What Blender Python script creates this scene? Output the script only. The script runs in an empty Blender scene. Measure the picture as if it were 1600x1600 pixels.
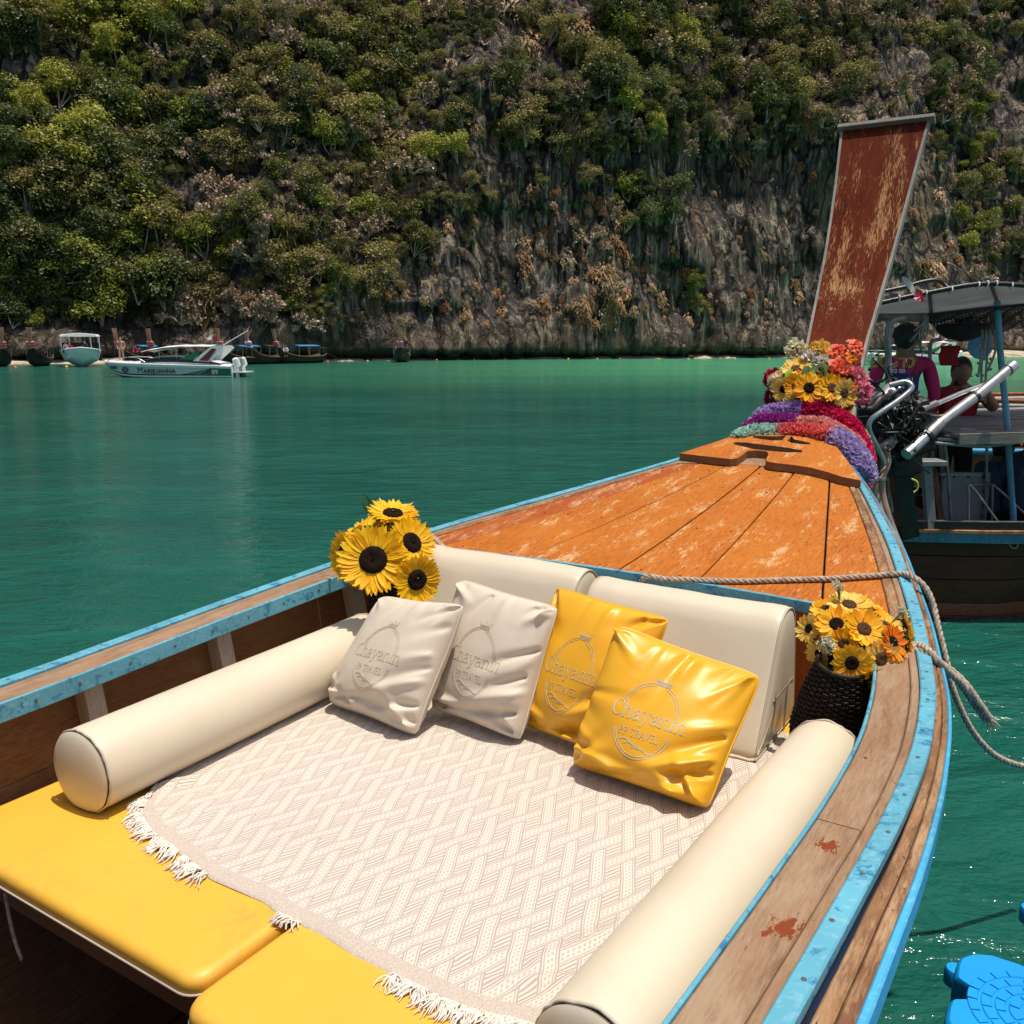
import bpy, math, random
import numpy as np
from mathutils import Vector, Matrix, Euler
from mathutils.bvhtree import BVHTree

# ---------------------------------------------------------------- camera, sky, sun, exposure
SC = bpy.context.scene
COL = SC.collection
F_PX, Y_HOR, CAM_H = 1400.0, 532.0, 2.4          # focal length in photo pixels, horizon row, eye height
PITCH = math.atan((800 - Y_HOR) / F_PX)
cam_data = bpy.data.cameras.new('camera')
cam_data.sensor_width = 36.0
cam_data.lens = 36.0 * F_PX / 1600.0
cam_data.clip_start = 0.05
cam_data.clip_end = 6000.0
cam = bpy.data.objects.new('camera', cam_data)
cam.location = (0, 0, CAM_H)
cam.rotation_euler = (math.pi / 2 - PITCH, 0, 0)
COL.objects.link(cam)
SC.camera = cam

SUN_EL, SUN_AZ = 78.0, 112.0                      # azimuth from +Y (ahead), positive = to the right
sd = Vector((math.sin(math.radians(SUN_AZ)) * math.cos(math.radians(SUN_EL)),
             math.cos(math.radians(SUN_AZ)) * math.cos(math.radians(SUN_EL)),
             math.sin(math.radians(SUN_EL))))
sun_data = bpy.data.lights.new('sun', 'SUN')
sun_data.energy = 4.35
sun_data.angle = math.radians(0.53)
sun_data.color = (1.0, 0.94, 0.84)
sun = bpy.data.objects.new('sun', sun_data)
sun.rotation_euler = sd.to_track_quat('Z', 'Y').to_euler()
sun.location = (0, 0, 60)
COL.objects.link(sun)

W = bpy.data.worlds.new('World')
SC.world = W
W.use_nodes = True
wn = W.node_tree
sky = wn.nodes.new('ShaderNodeTexSky')
sky.sky_type = 'NISHITA'
sky.sun_disc = False
sky.sun_elevation = math.radians(SUN_EL)
sky.sun_rotation = math.radians(SUN_AZ)
sky.air_density = 0.8
sky.dust_density = 3.0
sky.ozone_density = 1.0
bg = wn.nodes['Background']
bg.inputs['Strength'].default_value = 0.118
wn.links.new(sky.outputs[0], bg.inputs['Color'])

SC.view_settings.view_transform = 'Standard'
SC.view_settings.look = 'None'
SC.view_settings.exposure = 0.0
SC.view_settings.gamma = 1.0
SC.view_settings.use_curve_mapping = False
SC.cycles.max_bounces = 5
SC.cycles.diffuse_bounces = 3
SC.cycles.glossy_bounces = 3
SC.cycles.transmission_bounces = 4
SC.cycles.transparent_max_bounces = 6
SC.cycles.caustics_reflective = False
SC.cycles.caustics_refractive = False
SC.cycles.sample_clamp_indirect = 6.0
SC.cycles.use_denoising = True

random.seed(7)
rng = np.random.default_rng(11)
PI = math.pi
V = Vector

# ---------------------------------------------------------------- places
_fw = np.array([0, math.cos(PITCH), -math.sin(PITCH)])
_up = np.array([0, math.sin(PITCH), math.cos(PITCH)])
_rt = np.array([1.0, 0, 0])
_C = np.array([0, 0, CAM_H])
def ray(px, py):
    return _fw + _rt * (px - 800) / F_PX + _up * (800 - py) / F_PX
def at_z(px, py, z):
    d = ray(px, py); return _C + d * ((z - CAM_H) / d[2])
def at_y(px, py, y):
    d = ray(px, py); return _C + d * (y / d[1])
AX = math.radians(57.5)                            # heading of the near boat
A2 = np.array([math.cos(AX), math.sin(AX), 0.0])
N2 = np.array([math.sin(AX), -math.cos(AX), 0.0])
VC = -1.58
def bw(u, v, z):                                   # boat coordinates (forward, starboard, up) to the world
    return A2 * u + N2 * (v + VC) + np.array([0, 0, z])
def at_u(px, py, u):
    d = ray(px, py); return _C + d * (u / (d @ A2))

# ---------------------------------------------------------------- numpy noise
def _hash(ix, iy, seed):
    h = (ix.astype(np.int64) * 374761393 + iy.astype(np.int64) * 668265263 + seed * 1442695041) & 0xFFFFFFFF
    h = ((h ^ (h >> 13)) * 1274126177) & 0xFFFFFFFF
    return ((h ^ (h >> 16)) & 0xFFFF) / 65535.0
def vnoise(x, y, seed=0):
    x = np.asarray(x, float); y = np.asarray(y, float)
    ix = np.floor(x); iy = np.floor(y); fx = x - ix; fy = y - iy
    fx = fx * fx * (3 - 2 * fx); fy = fy * fy * (3 - 2 * fy)
    a = _hash(ix, iy, seed); b = _hash(ix + 1, iy, seed); c = _hash(ix, iy + 1, seed); d = _hash(ix + 1, iy + 1, seed)
    return (a + (b - a) * fx) * (1 - fy) + (c + (d - c) * fx) * fy - 0.5
def fbm(x, y, seed=0, octv=4):
    s = 0; amp = 1.0
    for i in range(octv):
        s = s + amp * vnoise(np.asarray(x) * 2 ** i, np.asarray(y) * 2 ** i, seed + i * 17); amp *= 0.5
    return s

# ---------------------------------------------------------------- mesh builder and objects
def unit(v):
    v = np.asarray(v, float); return v / max(np.linalg.norm(v), 1e-9)
def spline(pts, n=8):
    P = [np.asarray(p, float) for p in pts]
    if len(P) < 3:
        return [P[0] + (P[-1] - P[0]) * t for t in np.linspace(0, 1, n + 1)]
    Q = [2 * P[0] - P[1]] + P + [2 * P[-1] - P[-2]]
    out = []
    for i in range(1, len(Q) - 2):
        for k in range(n):
            t = k / n
            out.append(0.5 * ((2 * Q[i]) + (Q[i+1] - Q[i-1]) * t + (2*Q[i-1] - 5*Q[i] + 4*Q[i+1] - Q[i+2]) * t*t + (-Q[i-1] + 3*Q[i] - 3*Q[i+1] + Q[i+2]) * t**3))
    out.append(P[-1])
    return out

class MB:
    def __init__(s):
        s.v = []; s.f = []; s.m = []; s.mi = 0
    def add(s, vs, fs):
        o = len(s.v)
        s.v.extend([tuple(map(float, p)) for p in vs])
        s.f.extend([tuple(o + i for i in f) for f in fs])
        s.m.extend([s.mi] * len(fs))
        return s
    def hexa(s, c8):                                # 4 bottom then 4 top corners
        return s.add(c8, [(3,2,1,0),(4,5,6,7),(0,1,5,4),(1,2,6,5),(2,3,7,6),(3,0,4,7)])
    def box(s, c, size, x=(1,0,0), z=(0,0,1), bevel=0.0):
        c = np.asarray(c, float); X = unit(x); Z = unit(np.asarray(z, float) - X * np.dot(X, z)); Y = np.cross(Z, X)
        h = np.asarray(size, float) / 2
        if bevel <= 0:
            vs = [c + X*a*h[0] + Y*b*h[1] + Z*d*h[2] for d in (-1,1) for a, b in ((-1,-1),(1,-1),(1,1),(-1,1))]
            return s.hexa(vs)
        b_ = min(bevel, h.min() * 0.95)
        prof = []
        for cx, cy, a0 in ((1,1,0),(-1,1,90),(-1,-1,180),(1,-1,270)):
            for k in range(3):
                t = math.radians(a0 + 45 * k)
                prof.append((cx*(h[0]-b_) + b_*math.cos(t), cy*(h[1]-b_) + b_*math.sin(t)))
        prof = np.array(prof); n = len(prof); inn = np.array([1 - b_ / h[0], 1 - b_ / h[1]])
        vs = []; fs = []
        for zz, k in ((-h[2], inn), (-h[2] + b_, (1, 1)), (h[2] - b_, (1, 1)), (h[2], inn)):
            for p in prof: vs.append(c + X*p[0]*k[0] + Y*p[1]*k[1] + Z*zz)
        for r in range(3):
            for i in range(n): fs.append((r*n+i, r*n+(i+1)%n, (r+1)*n+(i+1)%n, (r+1)*n+i))
        fs.append(tuple(range(n-1,-1,-1))); fs.append(tuple(range(3*n, 4*n)))
        return s.add(vs, fs)
    def bar(s, a, b, w, h, up=(0,0,1), bevel=0.0):
        a = np.asarray(a, float); b = np.asarray(b, float)
        return s.box((a+b)/2, (np.linalg.norm(b-a), w, h), x=b-a, z=up, bevel=bevel)
    def tube(s, path, r, n=8, cap=True, closed=False):
        P = [np.asarray(p, float) for p in path]; m = len(P)
        R = r if hasattr(r, '__len__') else [r] * m
        ref = None; vs = []; fs = []
        for i in range(m):
            if closed: t = unit(P[(i+1) % m] - P[i-1])
            else: t = unit(P[min(i+1, m-1)] - P[max(i-1, 0)])
            if ref is None:
                ref = np.array([0,0,1.0]) if abs(t[2]) < 0.9 else np.array([1.0,0,0])
            e1 = unit(ref - t * np.dot(ref, t)); e2 = np.cross(t, e1); ref = e1
            for k in range(n):
                a = 2*PI*k/n
                vs.append(P[i] + R[i] * (math.cos(a)*e1 + math.sin(a)*e2))
        for i in range(m if closed else m-1):
            j = (i+1) % m
            for k in range(n): fs.append((i*n+k, i*n+(k+1)%n, j*n+(k+1)%n, j*n+k))
        if cap and not closed:
            fs.append(tuple(range(n-1,-1,-1))); fs.append(tuple((m-1)*n+k for k in range(n)))
        return s.add(vs, fs)
    def lathe(s, prof, c=(0,0,0), axis=(0,0,1), n=24, a0=0, a1=2*PI):
        ax = unit(axis); e1 = unit(np.cross(ax, (0.3,0.9,0.2)) if abs(ax[2]) > 0.9 else np.cross((0,0,1), ax)); e2 = np.cross(ax, e1)
        c = np.asarray(c, float); full = abs(a1 - a0 - 2*PI) < 1e-6
        m = n if full else n + 1
        vs = []; fs = []
        for (r, h) in prof:
            for k in range(m):
                a = a0 + (a1-a0)*k/n
                vs.append(c + ax*h + r*(math.cos(a)*e1 + math.sin(a)*e2))
        for i in range(len(prof)-1):
            for k in range(n):
                k2 = (k+1) % m
                fs.append((i*m+k, i*m+k2, (i+1)*m+k2, (i+1)*m+k))
        return s.add(vs, fs)
    def ball(s, c, r, n=12, m=8, sc=(1,1,1)):
        vs = []; fs = []
        for i in range(m+1):
            t = PI*i/m
            for k in range(n):
                a = 2*PI*k/n
                vs.append((c[0]+r*sc[0]*math.sin(t)*math.cos(a), c[1]+r*sc[1]*math.sin(t)*math.sin(a), c[2]+r*sc[2]*math.cos(t)))
        for i in range(m):
            for k in range(n): fs.append((i*n+k, (i+1)*n+k, (i+1)*n+(k+1)%n, i*n+(k+1)%n))
        return s.add(vs, fs)
    def grid(s, G, wrap=False, flip=False):         # G[i][j] points
        G = np.asarray(G, float); m, n = G.shape[:2]
        fs = []
        for i in range(m-1):
            for j in range(n if wrap else n-1):
                q = (i*n+j, i*n+(j+1)%n, (i+1)*n+(j+1)%n, (i+1)*n+j)
                fs.append(q[::-1] if flip else q)
        return s.add(G.reshape(-1, 3), fs)
    def prism(s, poly, d):                          # planar polygon (3D points) pushed along d
        P = [np.asarray(p, float) for p in poly]; d = np.asarray(d, float); n = len(P)
        return s.add(P + [p + d for p in P], [tuple(range(n-1,-1,-1)), tuple(range(n, 2*n))] + [(i, (i+1)%n, n+(i+1)%n, n+i) for i in range(n)])
    def loft(s, secs, wrap=True, cap=True):
        secs = np.asarray(secs, float); m, n = secs.shape[:2]
        s.grid(secs, wrap=wrap)
        if cap:
            s.add(secs[0], [tuple(range(n-1,-1,-1))]); s.add(secs[-1], [tuple(range(n))])
        return s

def mesh_of(name, mb, mats, root=(0,0,0), smooth=None, flipfix=True):
    me = bpy.data.meshes.new(name)
    v = np.asarray(mb.v, float)
    if len(v): v = v - np.asarray(root, float)
    me.from_pydata(v.tolist(), [], mb.f)
    if not isinstance(mats, (list, tuple)): mats = [mats]
    for m in mats: me.materials.append(M[m] if isinstance(m, str) else m)
    if len(mats) > 1: me.polygons.foreach_set('material_index', mb.m)
    if smooth:
        me.polygons.foreach_set('use_smooth', [True] * len(me.polygons))
        if smooth < 180: me.set_sharp_from_angle(angle=math.radians(smooth))
    me.update()
    return me
def root_of(o):
    p = np.zeros(3)
    while o is not None:
        p += np.array(o.location); o = o.parent
    return p
def tag(o, label=None, cat=None, group=None, kind=None):
    if label: o['label'] = label
    if cat: o['category'] = cat
    if group: o['group'] = group
    if kind: o['kind'] = kind
    return o
def obj(name, mb, mats, parent=None, smooth=None, loc=None, recalc=False):
    """one mesh object; vertices are given in world space"""
    if parent is not None: r = root_of(parent)
    else: r = np.asarray(loc if loc is not None else (0,0,0), float)
    me = mesh_of(name, mb, mats, r, smooth)
    if recalc:
        import bmesh
        b = bmesh.new(); b.from_mesh(me); bmesh.ops.recalc_face_normals(b, faces=b.faces); b.to_mesh(me); b.free()
    o = bpy.data.objects.new(name, me); COL.objects.link(o)
    if parent is not None: o.parent = parent
    else: o.location = r
    return o
def thing(name, label, cat, loc, group=None):
    o = bpy.data.objects.new(name, None); COL.objects.link(o)
    o.location = tuple(map(float, loc)); o.empty_display_size = 0.1
    return tag(o, label, cat, group)
def copy_tree(o, parent=None):
    c = o.copy(); COL.objects.link(c); c.parent = parent
    for ch in list(o.children): copy_tree(ch, c)
    return c
# ---------------------------------------------------------------- materials (node helpers)
M = {}
class NT:
    def __init__(s, name):
        s.mat = bpy.data.materials.new(name); s.mat.use_nodes = True
        s.t = s.mat.node_tree; s.b = s.t.nodes['Principled BSDF']; s.out = s.t.nodes['Material Output']
        M[name] = s.mat
    def n(s, ty, props=None, **ins):
        nd = s.t.nodes.new('ShaderNode' + ty)
        for k, v in (props or {}).items(): setattr(nd, k, v)
        for k, v in ins.items():
            key = int(k[1:]) if k[0] == '_' and k[1:].isdigit() else k.replace('_', ' ')
            s.set(nd.inputs[key], v)
        return nd
    def set(s, sock, v):
        if isinstance(v, bpy.types.NodeSocket): s.t.links.new(v, sock)
        elif v is not None:
            if hasattr(sock.default_value, '__len__') and not hasattr(v, '__len__'): v = [v] * len(sock.default_value)
            if hasattr(sock.default_value, '__len__') and len(sock.default_value) == 4 and len(v) == 3: v = (*v, 1)
            sock.default_value = v
    def math(s, op, a, b=None, c=None, clamp=False):
        nd = s.t.nodes.new('ShaderNodeMath'); nd.operation = op; nd.use_clamp = clamp
        for i, x in enumerate((a, b, c)):
            if x is not None: s.set(nd.inputs[i], x)
        return nd.outputs[0]
    def add(s, a, b): return s.math('ADD', a, b)
    def sub(s, a, b): return s.math('SUBTRACT', a, b)
    def mul(s, a, b): return s.math('MULTIPLY', a, b)
    def gt(s, a, b): return s.math('GREATER_THAN', a, b)
    def lt(s, a, b): return s.math('LESS_THAN', a, b)
    def mx(s, a, b): return s.math('MAXIMUM', a, b)
    def coords(s, kind='Object'): return s.n('TexCoord').outputs[kind]
    def mapping(s, vec, rot=(0,0,0), sc=(1,1,1), loc=(0,0,0)):
        return s.n('Mapping', Vector=vec, Rotation=rot, Scale=sc, Location=loc).outputs[0]
    def noise(s, vec, scale=5, detail=4, rough=0.55, dist=0.0, out='Fac'):
        return s.n('TexNoise', Vector=vec, Scale=scale, Detail=detail, Roughness=rough, Distortion=dist).outputs[out]
    def voro(s, vec, scale=5, feature='F1', out='Distance'):
        return s.n('TexVoronoi', {'feature': feature}, Vector=vec, Scale=scale).outputs[out]
    def ramp(s, fac, stops, interp='LINEAR'):
        nd = s.n('ValToRGB', Fac=fac); e = nd.color_ramp; e.interpolation = interp
        while len(e.elements) < len(stops): e.elements.new(0.5)
        for el, (p, c) in zip(e.elements, stops):
            el.position = p; el.color = (c, c, c, 1) if not hasattr(c, '__len__') else (*c[:3], 1)
        return nd.outputs[0]
    def mix(s, f, a, b, mode='MIX'):
        nd = s.t.nodes.new('ShaderNodeMix'); nd.data_type = 'RGBA'; nd.blend_type = mode
        s.set(nd.inputs[0], f); s.set(nd.inputs[6], a); s.set(nd.inputs[7], b)
        return nd.outputs[2]
    def sep(s, vec): return s.n('SeparateXYZ', Vector=vec).outputs
    def bump(s, h, strength=0.3, dist=0.01, normal=None):
        nd = s.n('Bump', Height=h, Strength=strength, Distance=dist)
        if normal is not None: s.set(nd.inputs['Normal'], normal)
        return nd.outputs[0]
    def fin(s, col=None, rough=None, normal=None, **kw):
        if col is not None: s.set(s.b.inputs['Base Color'], col)
        if rough is not None: s.set(s.b.inputs['Roughness'], rough)
        if normal is not None: s.set(s.b.inputs['Normal'], normal)
        for k, v in kw.items(): s.set(s.b.inputs[k.replace('_', ' ')], v)
        return s.mat
    def obrand(s): return s.n('ObjectInfo').outputs['Random']
    def island(s): return s.n('NewGeometry').outputs['Random Per Island']
BR = (0, 0, -AX)                                   # turns object coordinates into boat coordinates

def m_plain(name, col, rough=0.5, var=0.12, nscale=6.0, bump=0.0, bscale=60.0, metal=0.0, spec=0.5, coat=0.0):
    k = NT(name); c = k.coords()
    n = k.noise(c, nscale, 5)
    dark = tuple(x * (1 - var * 1.6) for x in col); lite = tuple(min(1, x * (1 + var)) for x in col)
    col_s = k.ramp(n, [(0.3, dark), (0.7, lite)])
    nb = k.noise(c, bscale, 3)
    r = k.math('MULTIPLY_ADD', nb, 0.18, rough - 0.09)
    k.fin(col_s, r, k.bump(nb, bump, 0.004) if bump else None, Metallic=metal, Specular_IOR_Level=spec, Coat_Weight=coat)
    return k

def m_wood(name, base, dark, pale, wear=0.5, rough=0.45, rot=BR, stretch=14.0, gscale=9.0, spec=0.4, bump=0.25, wscale=3.0, specks=0.0, third=None, coat=0.0, wedge=0.05, patches=(), wst=2.8, tmix=0.45):
    """boards: long grain, darker streaks, pale worn patches, fine pits"""
    k = NT(name); c = k.coords(); r = k.obrand()
    off = k.n('CombineXYZ', X=k.mul(r, 37.0), Y=k.mul(r, 19.0), Z=k.mul(r, 7.0)).outputs[0]
    v = k.n('VectorMath', {'operation': 'ADD'}, _0=(k.mapping(c, rot) if not isinstance(rot[0], tuple) else k.mapping(k.mapping(c, rot[0]), rot[1])), _1=off).outputs[0]
    g = k.mapping(v, sc=(1.0, stretch, stretch))
    wob = k.noise(v, 1.6, 3)
    gv = k.n('VectorMath', {'operation': 'ADD'}, _0=g, _1=k.n('CombineXYZ', X=0.0, Y=k.mul(wob, 2.2), Z=0.0).outputs[0]).outputs[0]
    grain = k.noise(gv, gscale, 6, 0.62, 0.4)
    fine = k.noise(k.mapping(v, sc=(3.0, 90.0, 90.0)), 3.0, 3)
    big = k.noise(v, 2.2, 3)
    col = k.ramp(grain, [(0.28, dark), (0.52, base), (0.75, tuple(min(1, x * 1.25) for x in base))])
    col = k.mix(k.math('MULTIPLY', k.ramp(big, [(0.35, 0.0), (0.7, 1.0)]), tmix), col, dark if third is None else third)
    col = k.mix(k.mul(fine, 0.35), col, tuple(x * 0.55 for x in base))
    w1 = k.noise(k.mapping(v, sc=(1.0, wst, wst)), wscale, 7, 0.68)
    w2 = k.noise(k.mapping(v, sc=(2.0, 16.0, 16.0)), 9.0, 5, 0.7)
    wm = k.add(k.mul(w1, 0.62), k.mul(w2, 0.38))
    wf = k.ramp(wm, [(1.0 - wear - wedge, 0.0), (1.0 - wear + wedge, 1.0)])
    col = k.mix(wf, col, k.mix(k.mul(fine, 0.8), pale, tuple(x * 0.72 for x in pale)))
    if specks:
        sp = k.noise(k.mapping(v, sc=(1.0, 2.0, 2.0)), 55.0, 2)
        col = k.mix(k.ramp(sp, [(0.70, 0.0), (0.74, specks)]), col, (0.02, 0.012, 0.008))
    for (qx, qy, qr) in patches:                       # left-over flakes of old red paint
        dd = k.n('VectorMath', {'operation': 'DISTANCE'}, _0=k.mapping(c, sc=(1, 1, 0)), _1=(qx, qy, 0.0)).outputs['Value']
        fl = k.add(k.math('DIVIDE', dd, qr), k.mul(k.sub(k.noise(k.mapping(v, sc=(0.5, 1.2, 1.2)), 42.0, 5, 0.75), 0.5), 3.2))
        col = k.mix(k.ramp(fl, [(0.50, 1.0), (0.55, 0.0)]), col, (0.20, 0.042, 0.013))
    h = k.add(k.mul(grain, 0.6), k.add(k.mul(fine, 0.3), k.mul(wf, -0.35)))
    k.fin(col, k.math('MULTIPLY_ADD', wf, 0.3, k.math('MULTIPLY_ADD', grain, 0.15, rough - 0.07)), k.bump(h, bump, 0.003), Specular_IOR_Level=spec, Coat_Weight=coat, Coat_Roughness=0.25)
    return k

m_wood('deck_wood', (0.46, 0.135, 0.018), (0.24, 0.055, 0.008), (0.62, 0.385, 0.175), wear=0.428, rough=0.55, specks=0.8, third=(0.58, 0.20, 0.024), bump=0.12, gscale=4.5, stretch=26, wst=3.6, spec=0.15, wedge=0.035)
m_wood('deck_wood_red', (0.36, 0.075, 0.016), (0.20, 0.035, 0.010), (0.60, 0.36, 0.18), wear=0.43, rough=0.6, spec=0.15, specks=0.5, third=(0.46, 0.15, 0.03))
m_wood('grey_wood', (0.30, 0.168, 0.090), (0.15, 0.080, 0.046), (0.38, 0.26, 0.165), wear=0.49, rough=0.7, spec=0.2, gscale=5, stretch=9, bump=0.5, specks=0.5, third=(0.22, 0.135, 0.085), wedge=0.08)
m_wood('rail_wood', (0.32, 0.160, 0.072), (0.06, 0.028, 0.018), (0.44, 0.27, 0.15), wear=0.47, rough=0.75, spec=0.2, gscale=6, stretch=6, bump=0.7, specks=0.9, third=(0.085, 0.032, 0.018), wedge=0.06, tmix=0.85)
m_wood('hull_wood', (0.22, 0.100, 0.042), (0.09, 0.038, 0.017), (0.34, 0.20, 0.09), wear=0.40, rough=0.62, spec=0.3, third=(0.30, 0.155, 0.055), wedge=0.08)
m_wood('rib_wood', (0.46, 0.37, 0.28), (0.32, 0.24, 0.17), (0.60, 0.52, 0.42), wear=0.5, rough=0.8, spec=0.2, rot=(0, PI / 2, 0), wedge=0.1)
m_wood('dark_hull', (0.085, 0.030, 0.014), (0.025, 0.010, 0.006), (0.15, 0.062, 0.026), wear=0.40, rough=0.5, spec=0.3, rot=(0, 0, 0), wedge=0.1)
m_wood('prow_wood', (0.112, 0.016, 0.0045), (0.042, 0.005, 0.0025), (0.46, 0.25, 0.115), wear=0.44, rough=0.6, spec=0.06, rot=(BR, (0, math.radians(60), 0)), stretch=8, gscale=4, third=(0.20, 0.042, 0.010), specks=0.2, wscale=1.1, wst=4.5, wedge=0.025)
m_wood('frame_wood', (0.26, 0.235, 0.20), (0.13, 0.115, 0.10), (0.42, 0.38, 0.32), wear=0.45, rough=0.7, rot=(0, PI / 2, 0), wedge=0.1)
m_wood('roof_wood', (0.25, 0.22, 0.185), (0.11, 0.095, 0.08), (0.40, 0.36, 0.30), wear=0.45, rough=0.75, rot=(0, 0, 0), wedge=0.1)

def m_paint(name, col, under, wear=0.36, rough=0.5):
    k = NT(name); c = k.coords()
    v = k.mapping(c, BR, (0.6, 1, 1))
    n1 = k.noise(v, 22.0, 6, 0.7); n2 = k.noise(c, 3.0, 3); n3 = k.noise(v, 70.0, 3)
    base = k.ramp(n2, [(0.3, tuple(x * 0.78 for x in col)), (0.7, tuple(min(1, x * 1.12) for x in col))])
    pale = tuple(min(1, x * 0.55 + 0.42) for x in col)
    base = k.mix(k.ramp(n3, [(0.52, 0.0), (0.75, 0.28)]), base, pale)
    w = k.ramp(n1, [(1 - wear - 0.02, 0.0), (1 - wear + 0.04, 1.0)])
    k.fin(k.mix(w, base, under), rough, k.bump(k.add(n3, k.mul(w, -0.8)), 0.35, 0.002), Specular_IOR_Level=0.4)
m_paint('blue_paint', (0.105, 0.36, 0.47), (0.035, 0.19, 0.33), 0.43)
m_paint('blue_edge', (0.06, 0.36, 0.60), (0.10, 0.40, 0.46), 0.40)
m_paint('teal_paint', (0.03, 0.17, 0.24), (0.02, 0.07, 0.09), 0.34)
m_paint('red_paint', (0.33, 0.085, 0.045), (0.12, 0.045, 0.03), 0.40, 0.7)
m_paint('pole_blue', (0.13, 0.33, 0.46), (0.25, 0.30, 0.32), 0.36)

def m_vinyl(name, col, rough, bump=0.12, dirt=0.0, dirtcol=(0.3, 0.2, 0.08), spec=0.5, crease=0.0):
    k = NT(name); c = k.coords()
    n = k.noise(c, 2.5, 4); g = k.voro(c, 420.0); f = k.noise(c, 28.0, 4)
    colr = k.ramp(n, [(0.3, tuple(x * 0.93 for x in col)), (0.7, tuple(min(1, x * 1.04) for x in col))])
    h = k.mul(g, 0.25)
    if crease:
        cr = k.noise(k.mapping(c, BR, (1.3, 6.0, 6.0)), 6.0, 6, 0.7, 0.6)
        crm = k.ramp(cr, [(0.44, 0.0), (0.5, 1.0), (0.56, 0.0)])
        area = k.ramp(k.noise(c, 1.7, 3), [(0.42, 0.0), (0.66, 1.0)])
        h = k.add(h, k.mul(k.mul(crm, area), crease))
        colr = k.mix(k.mul(k.mul(k.ramp(f, [(0.42, 0.0), (0.64, 1.0)]), area), dirt), colr, dirtcol)
    k.fin(colr, k.math('MULTIPLY_ADD', f, 0.15, rough - 0.07), k.bump(h, bump, 0.0015), Specular_IOR_Level=spec)
m_vinyl('cream_vinyl', (0.655, 0.565, 0.42), 0.42)
m_vinyl('cream_piping', (0.50, 0.43, 0.33), 0.5)
m_vinyl('beige_leather', (0.63, 0.54, 0.43), 0.58, spec=0.3)
m_vinyl('yellow_leather', (0.78, 0.39, 0.018), 0.36, spec=0.45)
m_vinyl('yellow_vinyl', (0.76, 0.41, 0.042), 0.48, bump=0.4, dirt=0.8, dirtcol=(0.50, 0.29, 0.06), crease=0.5)
m_plain('thread_cream', (0.56, 0.45, 0.31), 0.5, 0.1, 80, 0.5, 900)
m_plain('thread_gold', (0.62, 0.47, 0.22), 0.45, 0.1, 80, 0.5, 900)
m_plain('thread_tan', (0.60, 0.49, 0.33), 0.5, 0.1, 80, 0.5, 900)
m_plain('seam_dark', (0.27, 0.22, 0.17), 0.7)

# blanket: diagonal bands passing over and under each other, dotted, with fine lines between
def m_blanket():
    k = NT('blanket_weave'); c = k.mapping(k.coords(), BR)
    warp = k.noise(c, 3.0, 3, out='Color')
    wv = k.n('VectorMath', {'operation': 'MULTIPLY_ADD'}, _0=warp, _1=(0.035, 0.035, 0.0), _2=c).outputs[0]
    s = k.sep(wv); P = 0.112; al = math.radians(24)
    u_, v_ = s[0], s[1]
    p = k.mul(k.add(k.mul(u_, math.sin(al)), k.mul(v_, math.cos(al))), 1.0 / 0.083)     # across bands of direction -al
    q = k.mul(k.sub(k.mul(u_, math.sin(al)), k.mul(v_, math.cos(al))), 1.0 / 0.083)
    fp = k.math('FRACT', p); fq = k.math('FRACT', q)
    ip = k.math('FLOOR', p); iq = k.math('FLOOR', q)
    par = k.math('MODULO', k.math('ABSOLUTE', k.add(ip, iq)), 2.0)
    parb = k.gt(par, 0.5)
    inp = k.lt(fp, 0.54); inq = k.lt(fq, 0.54)
    both = k.mul(inp, inq)
    showp = k.mx(k.mul(inp, k.sub(1.0, inq)), k.mul(both, parb))
    showq = k.mx(k.mul(inq, k.sub(1.0, inp)), k.mul(both, k.sub(1.0, parb)))
    def band(f, along):
        e = k.math('ABSOLUTE', k.sub(f, 0.27))                                     # 0 middle .. .27 edge
        l1 = k.mul(k.gt(e, 0.215), k.lt(e, 0.262)); l2 = k.mul(k.gt(e, 0.140), k.lt(e, 0.180))
        dot = k.mul(k.lt(k.math('ABSOLUTE', k.sub(e, 0.055)), 0.030), k.gt(k.math('SINE', k.mul(along, 44.0)), 0.35))
        return k.mx(k.mx(l1, k.mul(l2, 0.8)), k.mul(dot, 0.8))
    along_p = q; along_q = p
    b = k.add(k.mul(showp, band(fp, along_p)), k.mul(showq, band(fq, along_q)))
    gap = k.mul(k.sub(1.0, inp), k.sub(1.0, inq))
    lines = k.gt(k.math('SINE', k.mul(p, 2 * PI * 7.0)), 0.15)
    gapl = k.mul(gap, k.mul(lines, 1.0))
    pat = k.math('ADD', b, gapl, clamp=True)
    edge = k.ramp(k.noise(c, 160.0, 2), [(0.35, 0.0), (0.65, 1.0)])
    base = k.mix(k.mul(edge, 0.35), (0.645, 0.575, 0.49), (0.565, 0.495, 0.415))
    stain = k.ramp(k.noise(c, 2.0, 4), [(0.4, 0.0), (0.75, 1.0)])
    base = k.mix(k.mul(stain, 0.25), base, (0.58, 0.495, 0.41))
    uv = k.n('UVMap').outputs[0]; hem = k.lt(k.sep(uv)[0], 0.045)                   # plain woven hem along the front edge
    pat = k.mul(pat, k.sub(1.0, hem))
    base = k.mix(hem, base, k.mix(edge, (0.56, 0.475, 0.40), (0.45, 0.375, 0.31)))
    col = k.mix(k.mul(pat, 0.68), base, (0.30, 0.225, 0.185))
    h = k.add(k.mul(k.noise(k.mapping(c, sc=(1, 1, 1)), 420.0, 2), 0.5), k.mul(pat, -0.7))
    k.fin(col, 0.9, k.bump(h, 0.5, 0.003), Specular_IOR_Level=0.1, Sheen_Weight=0.15)
m_blanket()
m_plain('fringe_yarn', (0.74, 0.67, 0.58), 0.9, 0.15, 40, spec=0.1)
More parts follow.
